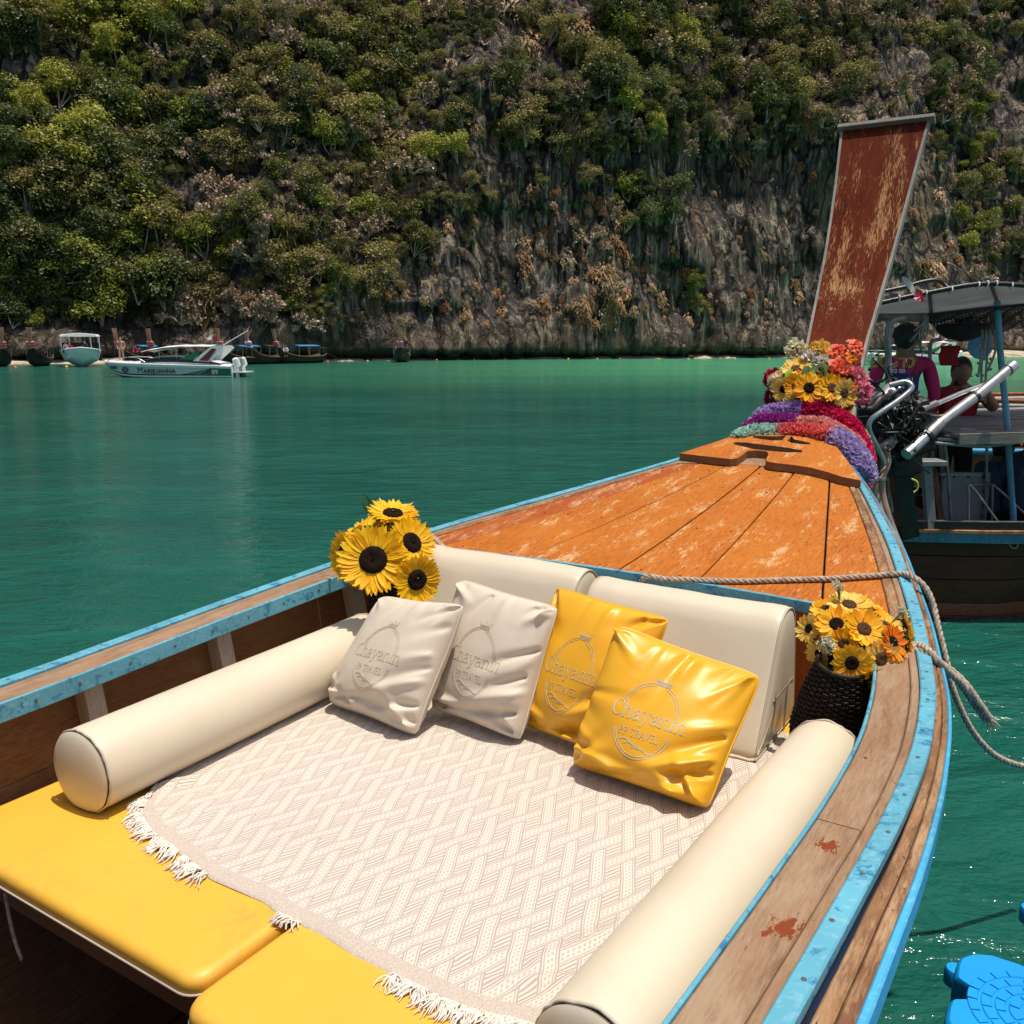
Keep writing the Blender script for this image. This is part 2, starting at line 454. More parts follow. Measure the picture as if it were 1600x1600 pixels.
m_plain('rope_fibre', (0.46, 0.37, 0.285), 0.9, 0.3, 60, 0.5, 300, spec=0.1)
m_plain('wicker', (0.030, 0.019, 0.013), 0.6, 0.4, 30, spec=0.25)
m_plain('black_metal', (0.016, 0.015, 0.015), 0.4, 0.5, 20, 0.3, 60, spec=0.5)
m_plain('engine_iron', (0.030, 0.028, 0.027), 0.45, 0.5, 14, 0.4, 50, metal=0.4)
m_plain('steel', (0.56, 0.56, 0.55), 0.30, 0.15, 9, metal=0.85)
m_plain('dull_steel', (0.30, 0.29, 0.28), 0.42, 0.25, 9, metal=0.8)
m_plain('dark_gap', (0.012, 0.010, 0.009), 0.9, 0.2)
m_plain('nail_grey', (0.10, 0.10, 0.10), 0.5, 0.3)
m_plain('tan_hose', (0.33, 0.23, 0.16), 0.6, 0.2, 12)
m_plain('white_paint', (0.78, 0.78, 0.76), 0.35, 0.06, 5)
m_plain('white_gel', (0.80, 0.81, 0.80), 0.25, 0.05, 3)
m_plain('grey_tarp', (0.36, 0.37, 0.38), 0.6, 0.1, 4)
m_plain('grey_panel', (0.22, 0.225, 0.23), 0.5, 0.12, 5)
m_plain('black_net', (0.015, 0.015, 0.016), 0.8, 0.3)
m_plain('fan_blue', (0.08, 0.30, 0.50), 0.4, 0.1)
m_plain('green_paint', (0.015, 0.17, 0.06), 0.4, 0.12)
m_plain('hull_green', (0.01, 0.10, 0.05), 0.5, 0.12)
m_plain('dirty_white', (0.52, 0.46, 0.42), 0.6, 0.18, 4)
m_plain('maroon', (0.16, 0.025, 0.03), 0.4, 0.1)
m_plain('glass_dark', (0.012, 0.014, 0.016), 0.12, 0.2)
m_plain('lettering_black', (0.02, 0.012, 0.012), 0.4, 0.1)
m_plain('lettering_white', (0.8, 0.8, 0.8), 0.4, 0.05)
m_plain('tarp_blue', (0.03, 0.20, 0.48), 0.6, 0.15)
m_plain('orange_ribbon', (0.62, 0.22, 0.14), 0.7, 0.25)
m_plain('pink_ribbon', (0.72, 0.22, 0.30), 0.7, 0.2)
m_plain('red_cloth', (0.35, 0.012, 0.016), 0.85, 0.2)
m_plain('pink_cloth', (0.60, 0.012, 0.12), 0.75, 0.15, 5)
m_plain('purple_cloth', (0.045, 0.035, 0.16), 0.75, 0.2, 5)
m_plain('blue_cloth', (0.04, 0.07, 0.13), 0.85, 0.2)
m_plain('dark_cloth', (0.02, 0.02, 0.024), 0.85, 0.2)
m_plain('white_cloth', (0.75, 0.73, 0.70), 0.85, 0.1)
m_plain('gold_print', (0.62, 0.42, 0.08), 0.5, 0.1)
m_plain('skin_tan', (0.28, 0.135, 0.08), 0.5, 0.08)
m_plain('skin_light', (0.50, 0.28, 0.19), 0.5, 0.08)
m_plain('hair_dark', (0.012, 0.009, 0.008), 0.45, 0.3)
m_plain('buoy_yellow', (0.75, 0.50, 0.06), 0.5, 0.1)
m_plain('buoy_orange', (0.70, 0.18, 0.05), 0.5, 0.1)
m_plain('lime_hose', (0.45, 0.62, 0.10), 0.4, 0.1)
m_plain('pontoon_blue', (0.006, 0.30, 0.74), 0.42, 0.08, 4, 0.15, 200)
m_plain('stem_green', (0.05, 0.10, 0.02), 0.6, 0.2)

def m_leafy(name, cols, rough=0.6, trans=0.40, isl=0.34):
    """leaf mass: hue by plant and by leaf, some light passes through"""
    k = NT(name); r = k.obrand(); i = k.island()
    f = k.math('ADD', k.mul(r, 1 - isl), k.mul(i, isl))
    st = [(j / max(1, len(cols) - 1) * 0.7 + 0.15, c) for j, c in enumerate(cols)]
    col = k.ramp(f, st)
    d = k.n('BsdfDiffuse', Color=col).outputs[0]
    t = k.n('BsdfTranslucent', Color=k.mix(0.4, col, (0.12, 0.16, 0.01))).outputs[0]
    g = k.n('BsdfGlossy', Roughness=0.45, Color=(0.5, 0.5, 0.5, 1)).outputs[0]
    mx = k.n('MixShader', Fac=trans, _1=d, _2=t).outputs[0]
    mx = k.n('MixShader', Fac=0.05, _1=mx, _2=g).outputs[0]
    k.t.links.new(mx, k.out.inputs[0])
m_leafy('leaf_bright', [(0.120, 0.145, 0.018), (0.270, 0.285, 0.036), (0.470, 0.450, 0.075)])
m_leafy('leaf_olive', [(0.110, 0.105, 0.030), (0.215, 0.185, 0.055), (0.370, 0.295, 0.100)])
m_leafy('leaf_dark', [(0.040, 0.060, 0.020), (0.085, 0.108, 0.034), (0.150, 0.165, 0.050)])
m_leafy('leaf_dry', [(0.24, 0.15, 0.085), (0.38, 0.25, 0.155), (0.52, 0.38, 0.26)], trans=0.1)
m_leafy('leaf_rust', [(0.200, 0.085, 0.030), (0.360, 0.175, 0.070), (0.480, 0.270, 0.130)], trans=0.15)
m_leafy('leaf_grass', [(0.170, 0.145, 0.040), (0.280, 0.180, 0.080), (0.360, 0.230, 0.110)], trans=0.2)
m_plain('twig_grey', (0.42, 0.33, 0.27), 0.9, 0.3, spec=0.1)
m_plain('bark', (0.10, 0.080, 0.062), 0.9, 0.3, 4, spec=0.1)

def m_petal(name, cols, trans=0.3):
    k = NT(name); i = k.island(); r = k.obrand()
    col = k.ramp(k.math('FRACT', k.add(i, k.mul(r, 0.3))), [(j / max(1, len(cols) - 1), c) for j, c in enumerate(cols)])
    d = k.n('BsdfPrincipled', Base_Color=col, Roughness=0.55, Specular_IOR_Level=0.25).outputs[0]
    t = k.n('BsdfTranslucent', Color=col).outputs[0]
    k.t.links.new(k.n('MixShader', Fac=trans, _1=d, _2=t).outputs[0], k.out.inputs[0])
m_petal('petal_yellow', [(0.86, 0.42, 0.006), (0.92, 0.54, 0.010), (0.95, 0.64, 0.02)])
m_petal('petal_gold', [(0.82, 0.32, 0.006), (0.90, 0.48, 0.012), (0.92, 0.60, 0.04)])
m_petal('petal_butter', [(0.86, 0.50, 0.05), (0.90, 0.62, 0.12), (0.92, 0.70, 0.24)])
m_petal('petal_orange', [(0.80, 0.16, 0.01), (0.86, 0.26, 0.015), (0.88, 0.36, 0.03)])
m_petal('petal_coral', [(0.78, 0.10, 0.045), (0.84, 0.19, 0.09), (0.88, 0.30, 0.18)])
m_petal('petal_cream', [(0.72, 0.62, 0.36), (0.82, 0.74, 0.50), (0.86, 0.82, 0.66)])
m_petal('petal_white', [(0.72, 0.66, 0.56), (0.80, 0.76, 0.68), (0.84, 0.81, 0.76)])
m_petal('petal_pink', [(0.72, 0.12, 0.22), (0.80, 0.24, 0.36), (0.84, 0.38, 0.48)])
m_petal('petal_red', [(0.35, 0.008, 0.03), (0.50, 0.015, 0.06), (0.62, 0.03, 0.09)])
m_petal('tuft_lilac', [(0.36, 0.19, 0.52), (0.52, 0.33, 0.66), (0.70, 0.54, 0.80)])
m_petal('tuft_magenta', [(0.24, 0.02, 0.22), (0.40, 0.045, 0.36), (0.58, 0.09, 0.40)])
m_petal('tuft_crimson', [(0.52, 0.004, 0.06), (0.74, 0.015, 0.13), (0.86, 0.08, 0.25)])
m_petal('tuft_salmon', [(0.78, 0.26, 0.22), (0.84, 0.38, 0.33), (0.86, 0.48, 0.44)])
m_petal('tuft_coral', [(0.76, 0.07, 0.07), (0.86, 0.19, 0.17), (0.90, 0.38, 0.33)])
m_petal('tuft_mint', [(0.36, 0.60, 0.50), (0.54, 0.74, 0.64), (0.72, 0.86, 0.78)])
m_petal('tuft_lavender', [(0.38, 0.29, 0.58), (0.54, 0.44, 0.70), (0.72, 0.62, 0.82)])
m_petal('tuft_yellow', [(0.84, 0.50, 0.14), (0.86, 0.62, 0.28), (0.88, 0.70, 0.42)])
m_petal('leaf_fresh', [(0.05, 0.10, 0.025), (0.08, 0.15, 0.04), (0.12, 0.20, 0.05)])
m_petal('leaf_lime', [(0.20, 0.33, 0.03), (0.30, 0.44, 0.06)])
m_petal('sprig_pale', [(0.42, 0.52, 0.38), (0.58, 0.64, 0.48), (0.68, 0.72, 0.60)])
m_plain('disc_dark', (0.022, 0.012, 0.008), 0.9, 0.5, 50, 0.8, 500, spec=0.1)
m_plain('disc_brown', (0.13, 0.065, 0.035), 0.9, 0.5, 60, 0.8, 500, spec=0.1)
# ---------------------------------------------------------------- water
def m_water():
    k = NT('sea_water'); c = k.coords(); s = k.sep(c)
    x, y = s[0], s[1]
    a = k.noise(k.mapping(c, sc=(0.75, 1.35, 1)), 0.9, 5, 0.62, 0.7)
    b = k.noise(k.mapping(c, (0, 0, 0.35), (0.7, 1.5, 1)), 3.4, 4, 0.6, 0.5)
    d = k.noise(k.mapping(c, sc=(0.5, 1.2, 1)), 0.16, 4, 0.55)
    far = k.ramp(k.math('DIVIDE', y, 160.0), [(0.0, 1.0), (0.30, 0.75), (0.85, 0.5)])
    h = k.add(k.mul(a, 0.75), k.add(k.mul(b, 0.34), k.mul(d, 1.6)))
    # the bottom comes up towards the beach on the right: pale sand seen through shallow water
    wob = k.noise(k.mapping(c, sc=(0.25, 1, 1)), 0.07, 4)
    dist = k.add(y, k.add(k.mul(x, 0.16), k.mul(k.sub(wob, 0.5), 26.0)))
    shal = k.ramp(k.math('DIVIDE', dist, 160.0), [(0.24, 0.0), (0.33, 0.45), (0.42, 0.85), (0.55, 1.0)])
    side = k.ramp(k.math('MULTIPLY_ADD', x, 1 / 160.0, 0.5), [(0.34, 0.08), (0.46, 0.45), (0.60, 1.0)])
    sh = k.mul(shal, side)
    deep = k.mix(k.ramp(d, [(0.35, 0.0), (0.65, 1.0)]), (0.0060, 0.074, 0.054), (0.0110, 0.104, 0.076))
    deep = k.mix(k.ramp(a, [(0.5, 0.0), (0.72, 0.5)]), deep, (0.022, 0.145, 0.110))
    col = k.mix(sh, deep, (0.075, 0.330, 0.170))
    nrm = k.n('Bump', Height=h, Strength=k.mul(k.mul(far, k.ramp(k.noise(k.mapping(c, sc=(0.3, 1.0, 1)), 0.12, 4, 0.6), [(0.35, 0.55), (0.65, 1.25)])), 0.95), Distance=0.27).outputs[0]
    k.fin(col, k.ramp(k.math('DIVIDE', y, 120.0), [(0.02, 0.06), (0.25, 0.10), (0.7, 0.15)]), nrm, IOR=1.33, Specular_IOR_Level=0.36)
m_water()
ring = MB()
xs = np.concatenate([[-3000, -900, -300], np.linspace(-160, 200, 61), [320, 900, 3000]])
ys = np.concatenate([[-2500, -600, -150], np.linspace(-40, 190, 47), [300, 900, 3500]])
ring.grid([[(x, y, 0.0) for x in xs] for y in ys], flip=True)
tag(obj('sea_water', ring, 'sea_water'), 'green sea water of the bay', None, kind='structure')
sb = MB(); sb.grid([[(x, y, -7.0) for x in (-3000, 3000)] for y in (-2500, 3500)], flip=True)
tag(obj('seabed', sb, 'dirty_white'), 'sandy sea bed', None, kind='structure')

# ---------------------------------------------------------------- cliff
_SX = [-320, -150, -90, -51, -20, 0, 40, 80, 130, 200, 320]
_SY = [40, 66, 84, 96, 108, 119, 131, 140, 138, 120, 90]
def shore(x): return np.interp(x, _SX, _SY) + 2.5 * vnoise(np.asarray(x) / 17.0, 0.0, 5)
def sstep(a, b, x):
    t = np.clip((np.asarray(x, float) - a) / (b - a), 0, 1); return t * t * (3 - 2 * t)
def cliff_y(x, z):
    x = np.asarray(x, float); z = np.asarray(z, float)
    rocky = sstep(-16, -4, x) * (1 - sstep(54, 66, x)) + 0.75 * sstep(86, 96, x)
    lip = 33 + 6 * vnoise(x / 14.0, 1.3, 9)
    lean_r = 0.075 * z + 0.75 * np.maximum(z - lip, 0) - 0.28 * np.maximum(z - lip - 16, 0)
    lean_l = 0.42 * z + 0.10 * np.maximum(z - 30, 0)
    y = shore(x) + lean_r * rocky + lean_l * (1 - rocky)
    notch = 2.4 * (1 - sstep(0.1, 1.3 + 0.9 * vnoise(x / 9.0, 0.5, 31), z)) - 0.6 * (1 - sstep(2.0, 6.0, z))
    y = y + notch
    xx = x + 1.2 * vnoise(z / 7.0, x / 30.0, 3)
    fl = np.abs(vnoise(xx / 2.6, z / 26.0, 41)) * 2 + 0.7 * np.abs(vnoise(xx / 1.1, z / 15.0, 43)) * 2 + 0.3 * np.abs(vnoise(xx / 0.5, z / 8.0, 44)) * 2
    y = y + (1.5 - 1.6 * fl) * (0.35 + 0.65 * rocky)
    y = y - 6.5 * fbm(x / 26.0, z / 30.0, 51, 3) - 2.6 * fbm(x / 7.0, z / 9.0, 57, 3) * (1.1 - 0.5 * rocky)
    y = y - 0.8 * fbm(x / 1.9, z / 3.2, 61, 3) - 0.45 * np.abs(vnoise(x / 0.7, z / 2.2, 66))
    ledge = vnoise(x / 11.0, z / 5.5, 71)
    y = y + 1.5 * sstep(0.08, 0.25, ledge) * (1 - 0.4 * rocky)
    return y
def m_rock():
    k = NT('cliff_rock'); c = k.coords()
    st = k.mapping(c, sc=(1.0, 1.0, 0.09))
    s1 = k.noise(st, 0.75, 6, 0.66, 0.5); s2 = k.noise(st, 2.6, 6, 0.68); bl = k.noise(k.mapping(c, sc=(1, 1, 0.5)), 0.16, 5, 0.6)
    fine = k.noise(k.mapping(c, sc=(1, 1, 0.5)), 3.0, 5, 0.7)
    col = k.ramp(s1, [(0.28, (0.022, 0.020, 0.020)), (0.45, (0.105, 0.092, 0.084)), (0.53, (0.225, 0.190, 0.155)), (0.64, (0.48, 0.385, 0.275))])
    col = k.mix(k.ramp(s2, [(0.46, 0.0), (0.58, 0.92)]), col, (0.036, 0.030, 0.027))
    col = k.mix(k.mul(k.ramp(bl, [(0.50, 0.0), (0.68, 1.0)]), 0.3), col, (0.250, 0.145, 0.075))
    col = k.mix(k.mul(k.ramp(fine, [(0.50, 0.0), (0.68, 1.0)]), 0.5), col, (0.035, 0.034, 0.033))
    ck = k.voro(k.mapping(k.n('VectorMath', {'operation': 'MULTIPLY_ADD'}, _0=k.noise(c, 0.5, 4, out='Color'), _1=(2.4, 2.4, 2.4), _2=c).outputs[0], sc=(1, 1, 0.33)), 0.30, 'DISTANCE_TO_EDGE')
    col = k.mix(k.ramp(ck, [(0.02, 0.9), (0.09, 0.0)]), col, (0.018, 0.016, 0.015))
    z = k.sep(c)[2]
    tide = k.ramp(k.math('MULTIPLY_ADD', k.noise(c, 0.4, 3), 1.6, z), [(0.0, 1.0), (1.0, 0.0)])
    low = k.ramp(k.math('DIVIDE', k.math('MULTIPLY_ADD', k.noise(k.mapping(c, sc=(1, 1, .2)), 0.3, 4), 4.0, z), 10.0), [(0.28, 1.0), (0.75, 0.0)])
    col = k.mix(k.mul(low, 0.4), col, (0.200, 0.140, 0.090))
    col = k.mix(k.ramp(k.math('DIVIDE', z, 4.0), [(0.12, 0.75), (0.4, 0.0)]), col, (0.028, 0.024, 0.020))
    h = k.add(k.mul(s2, 0.6), k.add(k.mul(fine, 0.35), k.add(k.mul(s1, 0.5), k.ramp(ck, [(0.0, 0.0), (0.12, 0.5)]))))
    k.fin(col, 0.9, k.bump(h, 1.0, 0.9), Specular_IOR_Level=0.15)
m_rock()
cx = np.concatenate([np.linspace(-320, -96, 60), np.linspace(-94, 130, 760), np.linspace(132, 320, 50)])
cz = np.concatenate([np.linspace(-6, 12, 60), np.linspace(12.4, 70, 170), np.linspace(71.5, 96, 14)])
XX, ZZ = np.meshgrid(cx, cz)
YY = cliff_y(XX, ZZ)
top = 14.0 * sstep(82, 96, ZZ); YY = YY + top * 3
cl = MB(); cl.grid(np.stack([XX, YY, ZZ], -1))
cap = np.stack([np.stack([cx, YY[-1], np.full_like(cx, 96.0)], -1), np.stack([cx * 1.1, YY[-1] + 120, np.full_like(cx, 90.0)], -1), np.stack([cx * 1.3, YY[-1] + 500, np.full_like(cx, -6.0)], -1)])
cl.grid(cap)
cliff_o = obj('cliff', cl, 'cliff_rock', smooth=180)
tag(cliff_o, 'tall grey limestone cliff streaked black and tan behind the bay', None, kind='structure')
BVH = BVHTree.FromPolygons([tuple(v) for v in cl.v], cl.f)

# sand strip along the foot
sd_ = MB()
bx_ = np.linspace(-130, 150, 260)
rows = []
for off, zz in ((-3.4, -0.25), (-2.2, 0.16), (-0.6, 0.42), (2.0, 0.75), (6.0, 0.9)):
    rows.append([(x, shore(x) + off + 0.9 * vnoise(x / 5, off, 8) + (0.0 if x > 0 else 0.8), zz + 0.16 * vnoise(x / 3.0, off * 2, 4)) for x in bx_])
sd_.grid(rows)
k_ = NT('beach_sand'); cc_ = k_.coords(); nn_ = k_.noise(cc_, 0.6, 5)
k_.fin(k_.ramp(nn_, [(0.3, (0.20, 0.155, 0.11)), (0.6, (0.52, 0.43, 0.31)), (0.8, (0.60, 0.52, 0.40))]), 0.9)
tag(obj('beach', sd_, 'beach_sand', smooth=180), 'narrow strip of sand at the foot of the cliff', None, kind='structure')

# boulders along the foot
def boulder_mesh(i):
    b = MB(); b.ball((0, 0, 0), 1.0, 14, 9)
    b.v = [tuple(np.array(p) * (1 + 0.55 * float(fbm(p[0] * 1.3 + i * 9, p[1] * 1.3 + p[2] * 1.7, 3 + i, 3)))) for p in b.v]
    return mesh_of('boulder', b, 'cliff_rock', smooth=40)
_bm = [boulder_mesh(i) for i in range(4)]
rb = MB()
for j in range(90):
    x = random.uniform(-110, 130); s_ = random.uniform(0.18, 0.75) * (1.5 if x < -40 else 1)
    me = _bm[j % 4]; a_ = random.uniform(0, 6.28); c0, s0 = math.cos(a_), math.sin(a_)
    yb = float(shore(x)) + random.uniform(-2.6, 0.6)
    rb.add([(x + s_ * (v.co.x * c0 - v.co.y * s0), yb + s_ * (v.co.x * s0 + v.co.y * c0), 0.1 + s_ * 0.6 * v.co.z) for v in me.vertices], [tuple(p.vertices) for p in me.polygons])
tag(obj('rubble', rb, 'cliff_rock', smooth=40), 'broken rocks strewn along the foot of the cliff', None, kind='stuff')

# ---------------------------------------------------------------- plants on the cliff
def leafy_mesh(name, mat, n, size, lobes, seed, flat=0.8, droop=0.0, twigs=0, long=1.3):
    """unit bush: leaves spread through several lobes, with gaps, plus a few stems"""
    r = np.random.default_rng(seed); b = MB()
    L = []
    for i in range(lobes):
        d = unit(r.normal(size=3)) * r.uniform(0.25, 0.68); d[2] *= flat
        L.append((d, r.uniform(0.26, 0.48)))
    vs = []; fs = []
    for i in range(n):
        c, rad = L[r.integers(lobes)]
        d = unit(r.normal(size=3)); d[2] = d[2] if d[2] > -0.2 else -d[2]
        p = c + d * rad * r.uniform(0.55, 1.08) * np.array([1, 1, flat])
        p[2] -= droop * r.uniform(0, 1) * (p[0] ** 2 + p[1] ** 2)
        nrm = unit(d * 0.8 + r.normal(size=3) * 0.55 + np.array([0, 0, 0.45])); t = unit(np.cross(nrm, r.normal(size=3))); q = np.cross(nrm, t)
        s = size * r.uniform(0.6, 1.35)
        o = len(vs)
        vs += [p - t * s * 0.5 * long, p + q * s * 0.42, p + t * s * 0.6 * long - nrm * s * 0.15, p - q * s * 0.42]
        fs.append((o, o + 1, o + 2, o + 3))
    b.add(vs, fs)
    me_mats = [mat]
    if twigs:
        b.mi = 1; me_mats.append('twig_grey')
        for i in range(twigs):
            c, rad = L[i % lobes]
            e = c + r.normal(size=3) * 0.22 + np.array([0, 0, 0.12])
            b.tube(spline([(0, 0.15, -0.75), c * 0.5 + r.normal(size=3) * 0.1 + (0, 0, -0.2), e], 3), [0.030, 0.027, 0.023, 0.02, 0.016, 0.013, 0.01][:7], 3, cap=False)
    return mesh_of(name, b, me_mats)
def dry_mesh(name, seed, n=95, leaf=620):
    """leafless bush: forking grey branches and a few brown leaves"""
    r = np.random.default_rng(seed); b = MB(); b.mi = 0
    def grow(p, d, l, w, lev):
        q = p + d * l
        m_ = (p + q) / 2 + r.normal(size=3) * l * 0.08
        b.tube([p, m_, q], [w, w * 0.85, w * 0.65], 3, cap=False)
        if lev == 0: return
        for _ in range(3 if lev > 1 else 4):
            nd = unit(d + r.normal(size=3) * 0.55 + np.array([0, -0.05, 0.12])); grow(q - d * l * r.uniform(0, 0.35), nd, l * r.uniform(0.55, 0.8), w * 0.6, lev - 1)
    for i in range(5):
        grow(np.array([r.normal() * 0.06, 0.1, -0.65]), unit(r.normal(size=3) * 0.6 + (0, -0.2, 0.8)), 0.42, 0.045, 3)
    b.mi = 1; P = np.array(b.v); vs = []; fs = []
    for i in range(leaf):
        p = P[r.integers(len(P))] + r.normal(size=3) * 0.05
        t = unit(r.normal(size=3)); q = unit(np.cross(t, r.normal(size=3))); s = r.uniform(0.035, 0.085); o = len(vs)
        vs += [p - t * s, p + q * s * 0.6, p + t * s, p - q * s * 0.6]; fs.append((o, o+1, o+2, o+3))
    b.add(vs, fs)
    return mesh_of(name, b, ['twig_grey', 'leaf_dry'])
def tuft_mesh(name, mat, seed, n=160):
    """grass and dead fern hanging from a crack"""
    r = np.random.default_rng(seed); vs = []; fs = []
    for i in range(n):
        a = r.uniform(0, 2 * PI); x = r.normal() * 0.3; z = r.normal() * 0.35
        p = np.array([x, 0.1, z]); d = np.array([math.cos(a) * 0.3, -r.uniform(0.15, 0.5), -r.uniform(0.1, 0.7)])
        w = r.uniform(0.04, 0.10); o = len(vs); m_ = p + d * 0.5 + (0, 0, 0.08)
        vs += [p - (w, 0, 0), p + (w, 0, 0), m_ + (w * 0.8, 0, 0), m_ - (w * 0.8, 0, 0), p + d]
        fs += [(o, o+1, o+2, o+3), (o+3, o+2, o+4)]
    b = MB(); b.add(vs, fs)
    return mesh_of(name, b, mat)
PLANT = {}
for i in range(3):
    PLANT['B%d' % i] = leafy_mesh('bright', 'leaf_bright', 2200, 0.068, 14, 100 + i, 1.0, twigs=5)
    PLANT['O%d' % i] = leafy_mesh('olive', 'leaf_olive', 2000, 0.066, 14, 200 + i, 0.95, twigs=8)
    PLANT['K%d' % i] = leafy_mesh('dark', 'leaf_dark', 2000, 0.072, 13, 300 + i, 1.0, twigs=4)
    PLANT['D%d' % i] = dry_mesh('dry', 400 + i)
    PLANT['R%d' % i] = tuft_mesh('rust', 'leaf_rust', 500 + i, 110)
    PLANT['G%d' % i] = tuft_mesh('grass', 'leaf_grass', 600 + i, 170)
PKEYS = sorted(PLANT)

def hit(px, py):
    d = V(ray(px, py)).normalized()
    loc, nrm, idx, dist = BVH.ray_cast(V(_C), d)
    return (loc, nrm) if loc is not None else (None, None)
# where what grows: photo column, row, half width, half height, kinds, how many, crown radius in metres
ZONES = [
    (130, 150, 150, 170, 'BBOK', 260, 1.9), (130, 400, 150, 130, 'BOKK', 230, 2.0), (60, 480, 80, 70, 'KKB', 60, 1.8),
    (250, 330, 130, 160, 'BOOKDD', 180, 1.8), (330, 180, 110, 90, 'OBKDD', 90, 1.7), (420, 100, 110, 90, 'DDDOG', 90, 1.7),
    (470, 240, 150, 110, 'OOBKDDD', 150, 1.7), (560, 110, 120, 100, 'OOBKD', 170, 1.9), (650, 130, 90, 130, 'OKDDB', 110, 1.7),
    (590, 260, 65, 95, 'DDGGD', 100, 1.8), (520, 370, 110, 80, 'DDDDOOG', 130, 1.6), (450, 460, 70, 45, 'OOBD', 50, 1.7),
    (290, 430, 60, 70, 'GGDO', 60, 1.7), (320, 495, 90, 40, 'DDG', 70, 1.6), (690, 300, 60, 100, 'DOKR', 45, 1.3),
    (160, 30, 170, 50, 'BOK', 70, 1.9), (620, 30, 130, 50, 'ODK', 70, 1.9), (480, 20, 90, 40, 'DO', 30, 1.7),
    (790, 60, 90, 90, 'DDGOO', 85, 1.6), (900, 70, 60, 60, 'GGR', 25, 1.5), (870, 170, 90, 60, 'OODK', 70, 1.7),
    (980, 120, 80, 90, 'OOKB', 110, 1.9), (1110, 90, 110, 90, 'OODDK', 130, 1.9), (1230, 100, 120, 90, 'OOKKDD', 140, 1.9),
    (1400, 100, 120, 110, 'ODDDKG', 140, 1.8), (1180, 30, 220, 40, 'OKD', 120, 2.1), (1510, 60, 60, 90, 'DOK', 40, 1.8),
    (1500, 210, 50, 80, 'OOBD', 55, 1.5), (1550, 320, 60, 90, 'ODDB', 70, 1.5), (1530, 420, 70, 50, 'DDDR', 55, 1.4),
    (1000, 280, 50, 80, 'KKBO', 45, 1.2), (900, 220, 90, 40, 'ODK', 35, 1.2), (1090, 465, 35, 22, 'BO', 10, 1.1), (840, 300, 130, 60, 'DOR', 40, 1.0),
    (900, 410, 80, 110, 'RRRGD', 150, 0.85), (980, 470, 60, 60, 'RRG', 70, 0.75), (780, 480, 60, 50, 'RRD', 40, 0.65),
    (1080, 420, 130, 110, 'RGR', 45, 0.6), (1180, 480, 70, 50, 'RRG', 24, 0.6), (720, 400, 60, 100, 'RGDO', 35, 0.8), (1230, 330, 70, 120, 'RG', 25, 0.6),
    (1030, 210, 260, 30, 'OOKDG', 110, 1.3), (600, 480, 90, 50, 'DRGO', 45, 1.1), (440, 380, 60, 60, 'BOK', 40, 1.5), (1450, 350, 40, 120, 'GRO', 30, 0.9),
]
pts = []
for (zx, zy, hw, hh, kinds, n, rad) in ZONES:
    for i in range(int(n * 0.92)):
        a = random.uniform(0, 2 * PI); q = math.sqrt(random.random())
        px, py = zx + hw * 1.15 * q * math.cos(a), zy + hh * 1.15 * q * math.sin(a)
        if py < -60: continue
        loc, nrm = hit(px, py)
        if loc is None or loc.z < 4.2: continue
        pts.append((loc, nrm, random.choice(kinds), rad * (random.uniform(0.28, 0.95) if random.random() < 0.82 else random.uniform(1.2, 2.1))))
# the cliff goes on outside the picture
for i in range(900):
    x = random.choice([random.uniform(-170, -58), random.uniform(82, 180), random.uniform(-70, 100)]); z = random.uniform(6, 88)
    if -70 < x < 100 and z < 50: z = random.uniform(52, 90)
    pts.append((V((x, float(cliff_y(x, z)), z)), V((0, -0.9, 0.4)), random.choice('OOBKKD'), random.uniform(1.2, 2.6)))
